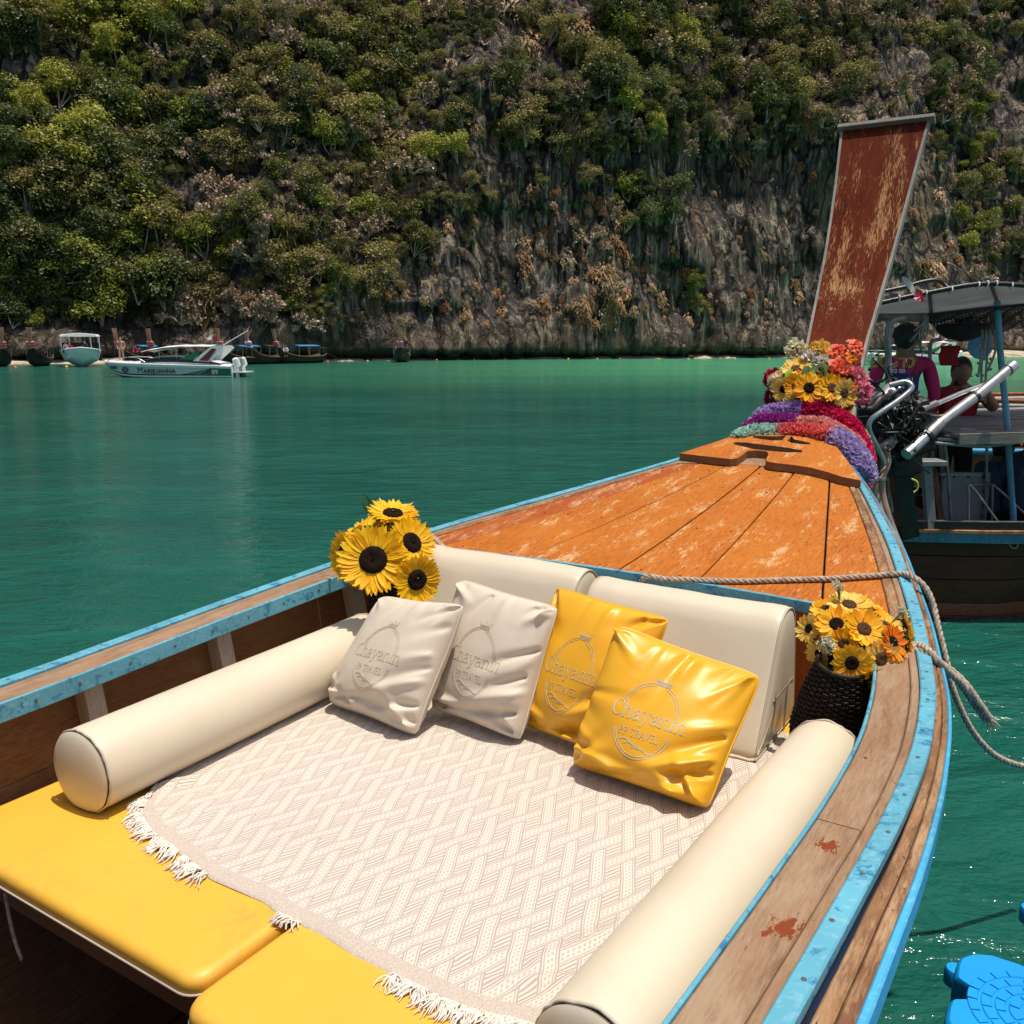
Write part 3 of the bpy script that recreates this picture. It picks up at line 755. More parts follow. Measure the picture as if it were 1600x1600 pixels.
# leave room for the shrubs that stand out on their own
SHRUBS = [  # column, row, radius m, kind, label
    (210, 455, 3.0, 'B', 'bright green rounded shrub low on the cliff, above the gap between canopied boat and speedboat'),
    (440, 275, 2.6, 'B', 'vivid green shrub halfway up the cliff, above and right of the speedboat'),
    (362, 385, 2.6, 'B', 'vivid green shrub on dark rock straight above the speedboat stern'),
    (500, 272, 2.6, 'O', 'yellow-green shrub just right of a vivid green shrub halfway up the cliff'),
    (465, 460, 2.9, 'O', 'wide olive bush low on the cliff, right of and above the far moored boats'),
    (408, 478, 1.5, 'B', 'small bright shrub low on the cliff beside a wide olive bush'),
    (290, 400, 2.6, 'G', 'straw-yellow grassy bush low on the cliff above the speedboat cabin'),
    (292, 455, 2.4, 'O', 'olive tree under a straw-yellow bush, above the speedboat cabin'),
    (665, 315, 2.0, 'O', 'dull green shrub leaning out left of the dark bare rock'),
    (575, 240, 3.0, 'D', 'pale leafless shrub high on the cliff above the lone far boat'),
    (570, 285, 2.6, 'D', 'grey leafless shrub below another pale bare shrub, mid cliff'),
    (100, 330, 3.2, 'K', 'dark green spreading tree on the cliff above the white canopied boat'),
    (130, 240, 3.2, 'B', 'sunlit yellow-green tree high over the left end of the beach'),
    (60, 440, 3.0, 'K', 'dark leafy tree near the cliff foot at the picture edge'),
    (310, 180, 2.4, 'B', 'yellow-green leafy shrub beside the dark rock slab, upper cliff'),
    (540, 70, 3.4, 'O', 'large olive tree near the top, left of the brown dry slope'),
    (655, 80, 3.2, 'K', 'dark tall tree at the top beside the brown dry slope'),
    (955, 130, 4.2, 'K', 'dense dark tree on the cliff shoulder left of the fluted rock'),
    (1015, 60, 3.4, 'O', 'olive crowned tree above the fluted rock, near the picture top'),
    (1270, 95, 4.6, 'O', 'broad olive tree on the cliff directly above the boat prow'),
    (1090, 60, 3.8, 'K', 'dark crowned tree high above the fluted rock, second from the prow'),
    (1440, 60, 3.8, 'O', 'thin olive tree high on the cliff right of the prow tip'),
    (990, 290, 2.2, 'K', 'dark green bush clinging to the rock face left of the prow'),
    (960, 315, 1.6, 'B', 'lighter green bush on the rock face under a dark bush'),
    (925, 240, 1.8, 'O', 'flat yellow-green shrub jutting from the rock wall, mid cliff'),
    (978, 185, 2.6, 'D', 'pale bare branching shrub at the lip of the rock wall'),
    (1090, 470, 1.7, 'B', 'small bright green shrub low on the rock, left of the prow'),
    (930, 360, 3.0, 'D', 'rust-tinged dry shrub hanging on the lower rock wall'),
    (1495, 340, 2.4, 'B', 'green bush on the cliff just above the boat awning'),
    (1555, 385, 3.0, 'D', 'brown leafless bush above the awning near the picture edge'),
    (1360, 40, 3.0, 'D', 'dry brown tree on the clifftop above the prow, right of the broad olive tree'),
    (1505, 170, 2.4, 'O', 'light green shrub on the cliff right of the prow top'),
]
keep = []
for (loc, nrm, k_, r_) in pts: keep.append((loc, nrm, k_, r_))
pv = []; pr = []; ps = []; pidx = []
for (loc, nrm, kd, r_) in keep:
    out = V((nrm.x, nrm.y, max(nrm.z, 0) + 0.25)).normalized()
    if out.y > 0: out = -out
    lift = 0.55 if kd in 'BOKD' else 0.15
    pv.append(tuple(loc + out * r_ * lift)); pr.append((random.uniform(-0.2, 0.2), random.uniform(-0.2, 0.2), random.uniform(0, 6.28) if kd in 'BOKD' else random.uniform(-0.5, 0.5)))
    ps.append(r_); pidx.append(PKEYS.index(kd + str(random.randrange(3))))
pc = bpy.data.collections.new('plant_kinds')
for i, k_ in enumerate(PKEYS):
    o_ = bpy.data.objects.new('k%02d' % i, PLANT[k_]); pc.objects.link(o_)
pm = bpy.data.meshes.new('cliff_vegetation'); pm.from_pydata(pv, [], [])
for nm, ty, dat in (('rot', 'FLOAT_VECTOR', np.array(pr).ravel()), ('scl', 'FLOAT', ps), ('idx', 'INT', pidx)):
    at = pm.attributes.new(nm, ty, 'POINT'); at.data.foreach_set('vector' if ty == 'FLOAT_VECTOR' else 'value', dat)
veg = bpy.data.objects.new('cliff_vegetation', pm); COL.objects.link(veg)
tag(veg, 'tangle of green and dry bushes covering the cliff', None, kind='stuff')
ng = bpy.data.node_groups.new('scatter_plants', 'GeometryNodeTree')
ng.interface.new_socket('Geometry', in_out='INPUT', socket_type='NodeSocketGeometry')
ng.interface.new_socket('Geometry', in_out='OUTPUT', socket_type='NodeSocketGeometry')
gi = ng.nodes.new('NodeGroupInput'); go = ng.nodes.new('NodeGroupOutput')
iop = ng.nodes.new('GeometryNodeInstanceOnPoints'); ci = ng.nodes.new('GeometryNodeCollectionInfo')
ci.inputs['Collection'].default_value = pc; ci.inputs['Separate Children'].default_value = True; ci.inputs['Reset Children'].default_value = True
iop.inputs['Pick Instance'].default_value = True
def nattr(nm, ty):
    n_ = ng.nodes.new('GeometryNodeInputNamedAttribute'); n_.data_type = ty; n_.inputs['Name'].default_value = nm; return n_.outputs[0]
e2r = ng.nodes.new('FunctionNodeEulerToRotation')
ng.links.new(nattr('rot', 'FLOAT_VECTOR'), e2r.inputs[0])
ng.links.new(e2r.outputs[0], iop.inputs['Rotation'])
ng.links.new(nattr('scl', 'FLOAT'), iop.inputs['Scale'])
ng.links.new(nattr('idx', 'INT'), iop.inputs['Instance Index'])
ng.links.new(gi.outputs[0], iop.inputs['Points']); ng.links.new(ci.outputs[0], iop.inputs['Instance']); ng.links.new(iop.outputs[0], go.inputs[0])
md = veg.modifiers.new('scatter', 'NODES'); md.node_group = ng

tk = MB(); tk.tube(spline([(0, 0, 0), (0.03, -0.06, 0.35), (-0.02, -0.10, 0.75)], 4), [0.05, 0.048, 0.045, 0.042, 0.04, 0.036, 0.032, 0.028, 0.024], 6)
TRUNK = mesh_of('trunk', tk, 'bark', smooth=60)
for j, (px, py, r_, kd, lab) in enumerate(SHRUBS):
    loc, nrm = hit(px, py)
    if loc is None: continue
    lab_words = {'B': 'shrub', 'O': 'shrub', 'K': 'tree', 'D': 'shrub', 'G': 'shrub'}
    nm = {'B': 'green_shrub', 'O': 'olive_shrub', 'K': 'dark_tree', 'D': 'bare_shrub', 'G': 'grassy_bush'}[kd]
    base = V((loc.x, loc.y + 0.2, loc.z - 0.7 * r_))
    t_ = thing(nm, lab, 'tree' if 'tree' in lab else 'shrub', base, 'plants that stand out on the cliff')
    t_.scale = (r_, r_, r_); t_.rotation_euler = (0, 0, random.uniform(-0.4, 0.4))
    tr = bpy.data.objects.new('trunk', TRUNK); COL.objects.link(tr); tr.parent = t_
    cr = bpy.data.objects.new('crown', PLANT[kd + str(j % 3)]); COL.objects.link(cr); cr.parent = t_
    cr.location = (0, -0.35, 0.75); cr.rotation_euler = (0, 0, random.uniform(0, 6.28))
# ---------------------------------------------------------------- the near longtail boat
BOAT0 = bw(1.0, 0, 0)
boat = thing('longtail_boat', 'varnished wooden longtail boat with pale blue rails and a sunbed in front', 'boat', BOAT0)
def zs(u): return 1.28 + 0.0324 * max(u - 1.5, 0.0) ** 2
_UL = [-3.5, -1.5, 0, 1.0, 1.46, 1.85, 2.29, 2.7, 3.06, 3.63, 4.0, 4.32, 4.75, 5.12, 5.5]
_VL = [1.02, 1.17, 1.27, 1.33, 1.352, 1.392, 1.41, 1.39, 1.348, 1.225, 1.07, 0.90, 0.655, 0.42, 0.20]
_UR = [-3.5, -1.5, 0, 1.0, 1.4, 1.77, 2.11, 2.5, 2.9, 3.5, 4.18, 4.76, 5.06, 5.5]
_VR = [0.95, 1.1, 1.18, 1.235, 1.257, 1.277, 1.297, 1.303, 1.262, 1.125, 0.92, 0.69, 0.555, 0.32]
def _smooth(U, Vv):
    xs_ = np.linspace(-3.5, 5.5, 361); y = np.interp(xs_, U, Vv)
    ker = np.hanning(25); ker /= ker.sum()
    yp = np.convolve(np.pad(y, 12, mode='reflect', reflect_type='odd'), ker, 'valid')
    return xs_, yp
_sl = _smooth(_UL, _VL); _sr = _smooth(_UR, _VR)
def rail(u, s):                                     # centre of the blue strip, s = -1 port, +1 starboard
    return float(np.interp(u, *_sl)) if s < 0 else float(np.interp(u, *_sr))
def deck_z(u, v):
    c = max(rail(u, 1 if v > 0 else -1), 0.05)
    return zs(u) + 0.028 * (1 - min(1, (v / c) ** 2)) - 0.004
COAM = 3.40
UU = np.concatenate([np.linspace(-3.5, 1.0, 12), np.linspace(1.15, 5.46, 56)])

def rail_bar(name, mat, s, o0, o1, z0, z1, u0=-3.5, u1=5.46, jit=0.0, parent=None):
    """a board that follows the rail between offsets o0..o1 from the blue strip"""
    us = [u for u in UU if u0 < u < u1]; us = [u0] + us + [u1]
    secs = []
    for u in us:
        c = rail(u, s); k = 1.0 if u < 4.2 else max(0.45, 1 - (u - 4.2) * 0.42)
        ko = float(np.interp(u, [1.3, 1.9, 2.5, 3.2, 4.2, 5.5], [0.93, 0.80, 0.56, 0.50, 0.48, 0.40]))
        a_, b_ = [(o * ko if o > 0.03 else o * k) for o in ((o0(u) if callable(o0) else o0), (o1(u) if callable(o1) else o1))]
        j = jit * float(vnoise(u * 5, o0(1) if callable(o0) else o0, 3)) if jit else 0
        zz = zs(u)
        e = 0.004
        q = [(a_ + e, z0), (b_ - e, z0), (b_, z0 + e), (b_, z1 - e), (b_ - e, z1), (a_ + e, z1), (a_, z1 - e), (a_, z0 + e)]
        sec = [bw(u, s * (c + o), zz + h + j) for o, h in q]
        secs.append(sec if s < 0 else sec[::-1])
    b = MB(); b.loft(secs)
    return obj(name, b, mat, parent or boat, smooth=35)
pat = []
for (px, py, r_) in ((1228, 1448, 0.055), (1293, 1322, 0.04), (1350, 1195, 0.012)):
    w_ = at_z(px, py, 1.285) - BOAT0; pat.append((float(w_[0]), float(w_[1]), r_))
m_wood('plank_starboard', (0.30, 0.168, 0.090), (0.15, 0.080, 0.046), (0.38, 0.26, 0.165), wear=0.49, rough=0.7, spec=0.2, gscale=5, stretch=9, bump=0.5, specks=0.5, third=(0.22, 0.135, 0.085), wedge=0.08, patches=pat)
for s in (-1, 1):
    inner = lambda u: -0.150 if u < COAM else -0.085
    # broad top planks, butted end to end
    joints = [-3.5, -1.2, 0.9 if s > 0 else 1.2, 2.03 if s > 0 else 2.9, COAM]
    for a_, b_ in zip(joints[:-1], joints[1:]):
        rail_bar('gunwale_plank', 'plank_starboard' if s > 0 else 'grey_wood', s, -0.150, -0.050, -0.035, 0.0, a_ + 0.0015, b_ - 0.0015, jit=0.004)
    rail_bar('gunwale_strip', 'grey_wood', s, -0.048, -0.0235, -0.035, 0.002, -3.5, 5.0, jit=0.004)
    rail_bar('deck_edge_strip', 'rail_wood', s, -0.090, -0.050, -0.030, 0.004, COAM + 0.01, 5.0)
    rail_bar('blue_inner_trim', 'blue_paint', s, -0.160, -0.1505, -0.062, 0.006, -3.5, COAM - 0.02)
    rail_bar('blue_strip', 'blue_paint', s, -0.022, 0.023, -0.02, 0.012, -3.5, 5.35)
    rail_bar('sheer_plank', 'dark_hull', s, 0.0, 0.020, -0.16, -0.022)
    rail_bar('rubbing_strake', 'rail_wood', s, 0.038, 0.074, -0.06, -0.014, jit=0.010)
    rail_bar('rubbing_strake', 'rail_wood', s, 0.076, 0.106, -0.06, -0.020, jit=0.008)
    rail_bar('blue_edge', 'blue_edge', s, 0.1065, 0.128, -0.085, -0.022)
    nl = MB()
    for u in np.arange(-1.0, 5.2, 0.19):
        u_ = u + random.uniform(-0.02, 0.02)
        for du in ((0,) if random.random() < 0.85 else (0, 0.03)):
            nl.lathe([(0.0, 0.0012), (0.0055, 0.0008), (0.006, -0.004)], bw(u_ + du, s * (rail(u_, s) + random.uniform(-0.006, 0.008)), zs(u_) + 0.0122), n=8)
        if u_ < COAM - 0.1 and s < 0:
            nl.lathe([(0.0, 0.0012), (0.006, 0.0008), (0.0065, -0.004)], bw(u_ * 1.0, s * (rail(u_, s) - 0.1602), zs(u_) - 0.028), axis=N2, n=8)
    tag(obj('nail_heads', nl, 'nail_grey', boat), kind='stuff')

# hull: strakes from the rail down to the keel
def keel_z(u): return -0.32 + 0.26 * max(u - 3.2, 0.0) ** 2
def hull_pt(u, s, t, out):                          # t 0 at keel .. 1 at the sheer
    c = rail(u, s) + 0.015; top_z = zs(u) - 0.05; k0 = min(keel_z(u), top_z - 0.12)
    w = c * (t ** 0.42) if t > 0 else 0.0
    z = k0 + (top_z - k0) * (0.08 * t + 0.92 * t ** 2.2)
    return bw(u, s * max(w - (0 if out else 0.03), 0.0), z + (0 if out else 0.012))
TS = [0.0, 0.28, 0.46, 0.60, 0.72, 0.82, 0.91, 1.0]
for s in (-1, 1):
    for i in range(len(TS) - 1):
        secs = []
        for u in np.linspace(-3.5, 5.46, 42):
            t0, t1 = TS[i], TS[i+1] - 0.0006
            tm = (t0 + t1) / 2
            sec = [hull_pt(u, s, t0, True), hull_pt(u, s, tm, True), hull_pt(u, s, t1, True), hull_pt(u, s, t1, False), hull_pt(u, s, tm, False), hull_pt(u, s, t0, False)]
            secs.append(sec if s > 0 else sec[::-1])
        b = MB(); b.loft(secs); obj('hull_plank', b, 'hull_wood', boat, smooth=30)
b = MB(); b.tube([bw(u, 0, min(keel_z(u), zs(u) - 0.2) - 0.02) for u in np.linspace(-3.5, 5.4, 40)], 0.06, 6); obj('keel', b, 'dark_hull', boat)
tr = MB(); tr.prism([bw(-3.5, s_ * max(np.linalg.norm((hull_pt(-3.5, s_, t, True) - bw(-3.5, 0, 0))[:2]), 0.001), hull_pt(-3.5, s_, t, True)[2]) for s_, ts in ((-1, (1.0, .8, .6, .4, .2)), (1, (0.0, .2, .4, .6, .8, 1.0))) for t in ts], bw(-3.54, 0, 0) - bw(-3.5, 0, 0)); obj('transom', tr, 'hull_wood', boat)
# ribs: the three that show come from their places in the picture
ribs = [float(at_z(px, py, 1.17) @ A2) for px, py in ((180, 1095), (368, 1012), (535, 938))]
step_ = (ribs[2] - ribs[0]) / 2
us_r = ribs + [ribs[0] - step_ * k for k in range(1, 9)]
for s in (-1, 1):
    for u in us_r:
        b = MB()
        path = [hull_pt(u, s, t, False) - N2 * s * 0.035 for t in (0.06, 0.2, 0.35, 0.5, 0.65, 0.78, 0.9, 0.985)]
        secs = []
        for p in path:
            secs.append([p + A2 * 0.035 - N2 * s * 0.035, p - A2 * 0.035 - N2 * s * 0.035, p - A2 * 0.035 + N2 * s * 0.035, p + A2 * 0.035 + N2 * s * 0.035])
        b.loft(secs); obj('rib', b, 'rib_wood', boat)
for k, v0 in enumerate(np.arange(-0.72, 0.73, 0.18)):
    b = MB(); b.box(bw(-0.2, v0, 0.30), (6.2, 0.165, 0.025), x=A2); obj('floor_board', b, 'dark_hull', boat)
# bearers that carry the bed
for u in (1.25, 2.1, 3.0):
    b = MB(); b.box(bw(u, -0.02, 0.80), (0.09, 2.36, 0.07), x=A2); obj('bed_bearer', b, 'dark_hull', boat)
b = MB(); b.box(bw(2.30, 0.0, 0.865), (2.14, 2.34, 0.028), x=A2); obj('bed_board', b, 'dark_hull', boat)  # shade under the pads put into the dark board and bearer colour

# bulkhead under the foredeck and blue coaming
bh = MB(); n_ = 24; poly = []
for v in np.linspace(-1.28, 1.17, n_): poly.append(bw(COAM + 0.03, v, deck_z(COAM, v) - 0.03))
poly += [bw(COAM + 0.03, 1.10, 0.45), bw(COAM + 0.03, -1.15, 0.45)]
bh.prism(poly, A2 * 0.025); obj('bulkhead', bh, 'deck_wood_red', boat)
cb = MB(); secs = []
for v in np.linspace(-1.20, 1.07, 30):
    z_ = deck_z(COAM, v)
    secs.append([bw(COAM - 0.005, v, z_ - 0.035), bw(COAM + 0.018, v, z_ - 0.035), bw(COAM + 0.018, v, z_ + 0.006), bw(COAM - 0.005, v, z_ + 0.006)])
cb.loft(secs); obj('coaming_strip', cb, 'blue_paint', boat)

# foredeck planks, each with its own edges
def seam(i, u):
    A_ = [None, -1.02, -0.53, -0.055, 0.298, 0.80]; B_ = [None, -0.335, -0.142, 0.055, 0.265, 0.462]
    t = (u - 3.45) / (4.93 - 3.45)
    lo = -(rail(u, -1) - 0.088 * (1.0 if u < 4.2 else max(0.45, 1 - (u - 4.2) * 0.42)))
    hi = rail(u, 1) - 0.088 * (1.0 if u < 4.2 else max(0.45, 1 - (u - 4.2) * 0.42))
    if i == 0: return lo
    if i == 6: return hi
    return min(max(A_[i] + (B_[i] - A_[i]) * t, lo + 0.01), hi - 0.01)
for i in range(6):
    g = 0.0045
    secs = []
    lift = random.uniform(-0.002, 0.002)
    for u in np.linspace(COAM + 0.020, 5.02, 26):
        v0, v1 = seam(i, u) + g, seam(i + 1, u) - g
        if v1 - v0 < 0.012: v1 = v0 + 0.012
        vs_ = [v0, v0 + 0.004] + list(np.linspace(v0, v1, 6)[1:-1]) + [v1 - 0.004, v1]
        top = [bw(u, v, deck_z(u, v) + lift - (0.003 if j in (0, len(vs_) - 1) else 0) + 0.0016 * float(fbm(u * 3, v * 9, 5 + i, 2))) for j, v in enumerate(vs_)]
        bot = [bw(u, v, deck_z(u, v) - 0.026) for v in (v1, v0)]
        secs.append((top + bot)[::-1])
    b = MB(); b.loft(secs); obj('deck_plank', b, 'deck_wood_red' if i == 0 else 'deck_wood', boat, smooth=30)
pl_ = MB()
for i in range(6):
    for u in (COAM + 0.07, 4.05, 4.62, 4.88):
        v0, v1 = seam(i, u), seam(i + 1, u)
        for f in ((0.22, 0.78) if v1 - v0 > 0.12 else (0.5,)):
            v = v0 + (v1 - v0) * f + random.uniform(-0.01, 0.01); uu_ = u + random.uniform(-0.015, 0.015)
            pl_.lathe([(0.0, 0.0022), (0.0055, 0.0020), (0.006, -0.003)], bw(uu_, v, deck_z(uu_, v)), n=8)
tag(obj('deck_plugs', pl_, 'hull_wood', boat), kind='stuff')
ul = MB(); ul.grid([[bw(u, v, deck_z(u, v) - 0.030) for v in np.linspace(-(rail(u, -1) - 0.02), rail(u, 1) - 0.02, 12)] for u in np.linspace(COAM + 0.05, 5.46, 24)]); obj('deck_beam_bed', ul, 'dark_gap', boat)

# carved board at the bow, cut through with curved slots
import bmesh as _bm
def cut_board(outer, holes, zfun, thick):
    bm_ = _bm.new(); edges = []
    for loop in [outer] + holes:
        vs_ = [bm_.verts.new((p[0], p[1], 0)) for p in loop]
        edges += [bm_.edges.new((vs_[i], vs_[(i + 1) % len(vs_)])) for i in range(len(vs_))]
    _bm.ops.triangle_fill(bm_, use_beauty=True, use_dissolve=False, edges=edges)
    top_f = list(bm_.faces)
    r_ = _bm.ops.extrude_face_region(bm_, geom=top_f)
    lows = [g_ for g_ in r_['geom'] if isinstance(g_, _bm.types.BMVert)]; ls = set(lows)
    for v_ in bm_.verts:
        z_ = zfun(v_.co.x, v_.co.y) + (-0.0 if v_ in ls else thick)
        v_.co = V(bw(v_.co.x, v_.co.y, z_))
    _bm.ops.recalc_face_normals(bm_, faces=bm_.faces)
    b_ = MB(); bm_.verts.index_update(); bm_.normal_update()
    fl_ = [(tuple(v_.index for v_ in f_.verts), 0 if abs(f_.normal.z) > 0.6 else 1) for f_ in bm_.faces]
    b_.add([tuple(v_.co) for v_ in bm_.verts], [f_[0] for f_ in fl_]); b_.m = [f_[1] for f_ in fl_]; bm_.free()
    return b_
def rim(u, s): return s * (rail(u, s) - 0.012)
outer = [(5.06, rim(5.06, -1)), (5.02, -0.36), (4.985, -0.25), (4.965, -0.16), (4.955, -0.10), (4.975, -0.065), (5.03, -0.055), (5.10, -0.05), (5.12, 0.0), (5.115, 0.06), (5.07, 0.085), (4.985, 0.095), (4.955, 0.115), (4.945, 0.17), (4.945, 0.26), (4.935, 0.36), (4.90, 0.46), (4.865, 0.53), (4.85, rim(4.85, 1)), (5.1, rim(5.1, 1)), (5.3, rim(5.3, 1)), (5.46, rim(5.46, 1)), (5.46, rim(5.46, -1)), (5.25, rim(5.25, -1))]
def slot(c, n=9):
    up = [(p[0] + p[2], p[1]) for p in c]; dn = [(p[0] - p[2], p[1]) for p in c[::-1]]
    return up + dn
s1 = slot([(5.235, -0.175, 0.020), (5.21, -0.10, 0.036), (5.18, -0.02, 0.044), (5.17, 0.07, 0.044), (5.165, 0.16, 0.038), (5.168, 0.245, 0.018)])
s2 = slot([(5.355, -0.10, 0.016), (5.34, -0.04, 0.028), (5.335, 0.03, 0.036), (5.36, 0.088, 0.044)])
s3 = slot([(5.355, 0.118, 0.044), (5.32, 0.15, 0.032), (5.31, 0.20, 0.026), (5.312, 0.25, 0.014)])
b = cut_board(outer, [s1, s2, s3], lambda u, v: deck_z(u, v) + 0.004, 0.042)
obj('carved_bow_board', b, ['deck_wood', 'hull_wood'], boat)  # upright faces take the darker wood: their shade put into the colour
b = MB(); b.grid([[bw(u, v, deck_z(u, v) + 0.002) for v in np.linspace(rim(u, -1), rim(u, 1), 10)] for u in np.linspace(5.0, 5.46, 8)]); obj('bow_bed_board', b, 'grey_wood', boat)

# stem post: a tall flat board that rises and leans forward
ROWS = [(742, 1218, 1318, 5.28), (700, 1228, 1326, 5.45), (640, 1243, 1334, 5.78), (590, 1252, 1342, 6.05), (540, 1262, 1352, 6.30), (500, 1270, 1364, 6.46), (450, 1280, 1379, 6.65), (400, 1290, 1394, 6.80), (350, 1298, 1408, 6.94), (300, 1305, 1422, 7.07), (250, 1311, 1436, 7.20), (205, 1316, 1449, 7.32)]
L_, R_ = [], []
for (py, xl, xr, u) in ROWS:
    pl = at_u(xl, py, u); L_.append(pl)
    d_ = ray(xr, py - 0.0); pr_ = _C + d_ * (u / (d_ @ A2)); pr_[2] = pl[2]; R_.append(pr_)
L_ = spline(L_, 4); R_ = spline(R_, 4)
face_n = []
for i in range(len(L_)):
    t = unit(L_[min(i + 1, len(L_) - 1)] - L_[max(i - 1, 0)]); face_n.append(unit(np.cross(N2, t)))
if np.dot(face_n[0], A2) > 0: face_n = [-n for n in face_n]
secs = [[l, r, r - n * 0.045, l - n * 0.045] for l, r, n in zip(L_, R_, face_n)]
b = MB(); b.loft(secs); obj('prow_board', b, 'prow_wood', boat, recalc=True)
b = MB()
secs = [[l + (r - l) * 0.62 - n * 0.046, r - N2 * 0.012 - n * 0.046, r - N2 * 0.03 - n * (0.15 + 0.05 * (1 - i / len(L_))), l + (r - l) * 0.66 - n * (0.15 + 0.05 * (1 - i / len(L_)))] for i, (l, r, n) in enumerate(zip(L_, R_, face_n))]
b.loft(secs); obj('stem_post', b, 'frame_wood', boat, recalc=True)
for side, off in ((L_, -1), (R_, 1)):
    b = MB(); secs = [[p + n * 0.006 - N2 * off * 0.006, p + n * 0.006 + N2 * off * 0.012, p - n * 0.05 + N2 * off * 0.012, p - n * 0.05 - N2 * off * 0.0005 + N2 * off * 0.002] for p, n in zip(side, face_n)]
    b.loft(secs); obj('prow_edge_strip', b, 'frame_wood', boat, recalc=True)
tdir = unit(L_[-1] - L_[-2])
b = MB(); b.bar(L_[-1] - N2 * 0.03 + tdir * 0.02, R_[-1] + N2 * 0.045 + tdir * 0.015, 0.085, 0.032, up=tdir, bevel=0.004); obj('prow_cap', b, 'frame_wood', boat)
# ---------------------------------------------------------------- the sunbed: pads, throw, bolsters, backrests, pillows
def rrect(u0, u1, v0, v1, R, inset, n=7):
    P_ = []; R = max(R - inset, 0.004); a0, a1, b0, b1 = u0 + inset, u1 - inset, v0 + inset, v1 - inset
    for cx_, cy_, s0 in ((a1 - R, b1 - R, 0), (a0 + R, b1 - R, 90), (a0 + R, b0 + R, 180), (a1 - R, b0 + R, 270)):
        for k in range(n):
            t = math.radians(s0 + 90 * k / (n - 1)); P_.append((cx_ + R * math.cos(t), cy_ + R * math.sin(t)))
    out = []                                        # subdivide the straight sides
    for i in range(len(P_)):
        a, b = np.array(P_[i]), np.array(P_[(i + 1) % len(P_)]); m_ = max(1, int(np.linalg.norm(b - a) / 0.08))
        for j in range(m_): out.append(a + (b - a) * j / m_)
    return out
def pad(u0, u1, v0, v1, z0, z1, R, e):
    base = rrect(u0, u1, v0, v1, R, 0)
    c = np.array([(u0 + u1) / 2, (v0 + v1) / 2]); rings = []
    def ring(ins, z, amp=0.0):
        pts_ = []
        for p in base:
            d = c - p; l = np.linalg.norm(d); q = p + d / l * 0
            q = np.array([min(max(p[0], u0 + ins), u1 - ins), min(max(p[1], v0 + ins), v1 - ins)]) if ins > R else p + np.sign(c - p) * ins * np.minimum(1, np.abs(c - p) / np.maximum(1e-6, np.abs(c - p)))
            pts_.append(bw(q[0], q[1], z + amp * float(fbm(q[0] * 3, q[1] * 3, 4, 3))))
        return pts_
    for ins, z in ((e, z0), (e * 0.3, z0 + e * 0.3), (0, z0 + e), (0, z1 - e)): rings.append(ring(ins, z))
    for k in range(1, 6):
        t = math.radians(90 * k / 5); rings.append(ring(e * (1 - math.cos(t)), z1 - e + e * math.sin(t)))
    b = MB(); b.grid(rings, wrap=True, flip=False)
    nn = len(base); b.add(rings[0], [tuple(range(nn - 1, -1, -1))])
    # top: rings towards the centre
    tops = [rings[-1]]
    last = [np.array(p) for p in rings[-1]]; cw = bw(c[0], c[1], z1)
    for k in (0.94, 0.8, 0.6, 0.4, 0.2, 0.05):
        tops.append([cw + (p - cw) * k + np.array([0, 0, 0.004 * float(fbm(p[0] * k * 4, p[1] * k * 4, 9, 2))]) for p in last])
    b.grid(tops, wrap=True); b.add(tops[-1], [tuple(range(nn))])
    return b
ZM = 0.95
for (u0, u1, v0, v1, lab) in ((1.138, 3.37, -1.215, -0.008, 'yellow vinyl mattress pad on the port half of the bed, beside the far bolster'),
                              (1.075, 3.37, 0.012, 1.155, 'yellow vinyl mattress pad on the starboard half, its corner at the picture bottom')):
    t = thing('mattress_pad', lab, 'mattress', bw((u0 + u1) / 2, (v0 + v1) / 2, 0.882), 'mattress pads of the sunbed')
    obj('cover', pad(u0, u1, v0, v1, 0.882, ZM, 0.06, 0.026), 'yellow_vinyl', t, smooth=60)
    pp = [bw(p[0], p[1], 0.903) for p in rrect(u0 - 0.001, u1 + 0.001, v0 - 0.001, v1 + 0.001, 0.061, 0)]
    obj('piping', MB().tube(pp, 0.0035, 6, closed=True), 'cream_piping', t, smooth=60)
# strip of yellow cloth that links the two pads
b = MB(); b.grid([[bw(u, v, 0.905 + (0.012 if abs(v) > 0.03 else 0)) for v in (-0.012, 0.0, 0.016)] for u in np.linspace(1.16, 3.3, 20)]); 
tag(obj('hinge_strip', b, 'yellow_vinyl', loc=bw(1.2, 0, 0.9)), 'narrow yellow vinyl strip joining the two mattress pads', 'mattress strip')

# throw blanket
FV = [-0.98, -0.90, -0.84, -0.774, -0.65, -0.55, -0.305, -0.10, -0.03, 0.10, 0.25, 0.5, 0.62, 0.75, 0.86, 0.95]
FU = [1.79, 1.74, 1.62, 1.535, 1.485, 1.47, 1.43, 1.435, 1.42, 1.425, 1.41, 1.40, 1.415, 1.45, 1.44, 1.45]
def front_u(v): return float(np.interp(v, FV, FU)) + 0.012 * float(vnoise(v * 9, 2.0, 6))
BFOLDS = [((1.62, 0.62), (1.98, 0.80), 0.016, 0.020), ((1.50, 0.55), (1.70, 0.86), 0.014, 0.022), ((1.52, -0.30), (1.95, -0.10), 0.006, 0.03), ((1.56, -0.75), (1.72, -0.5), 0.010, 0.025),
          ((1.75, 0.1), (2.3, 0.35), 0.005, 0.03), ((1.9, -0.6), (2.5, -0.35), 0.006, 0.03), ((1.48, 0.3), (1.62, 0.62), 0.008, 0.025), ((1.66, -0.42), (1.80, 0.15), 0.005, 0.02), ((2.1, 0.5), (2.5, 0.62), 0.005, 0.025), ((1.62, -0.88), (1.80, -0.80), 0.022, 0.02)]
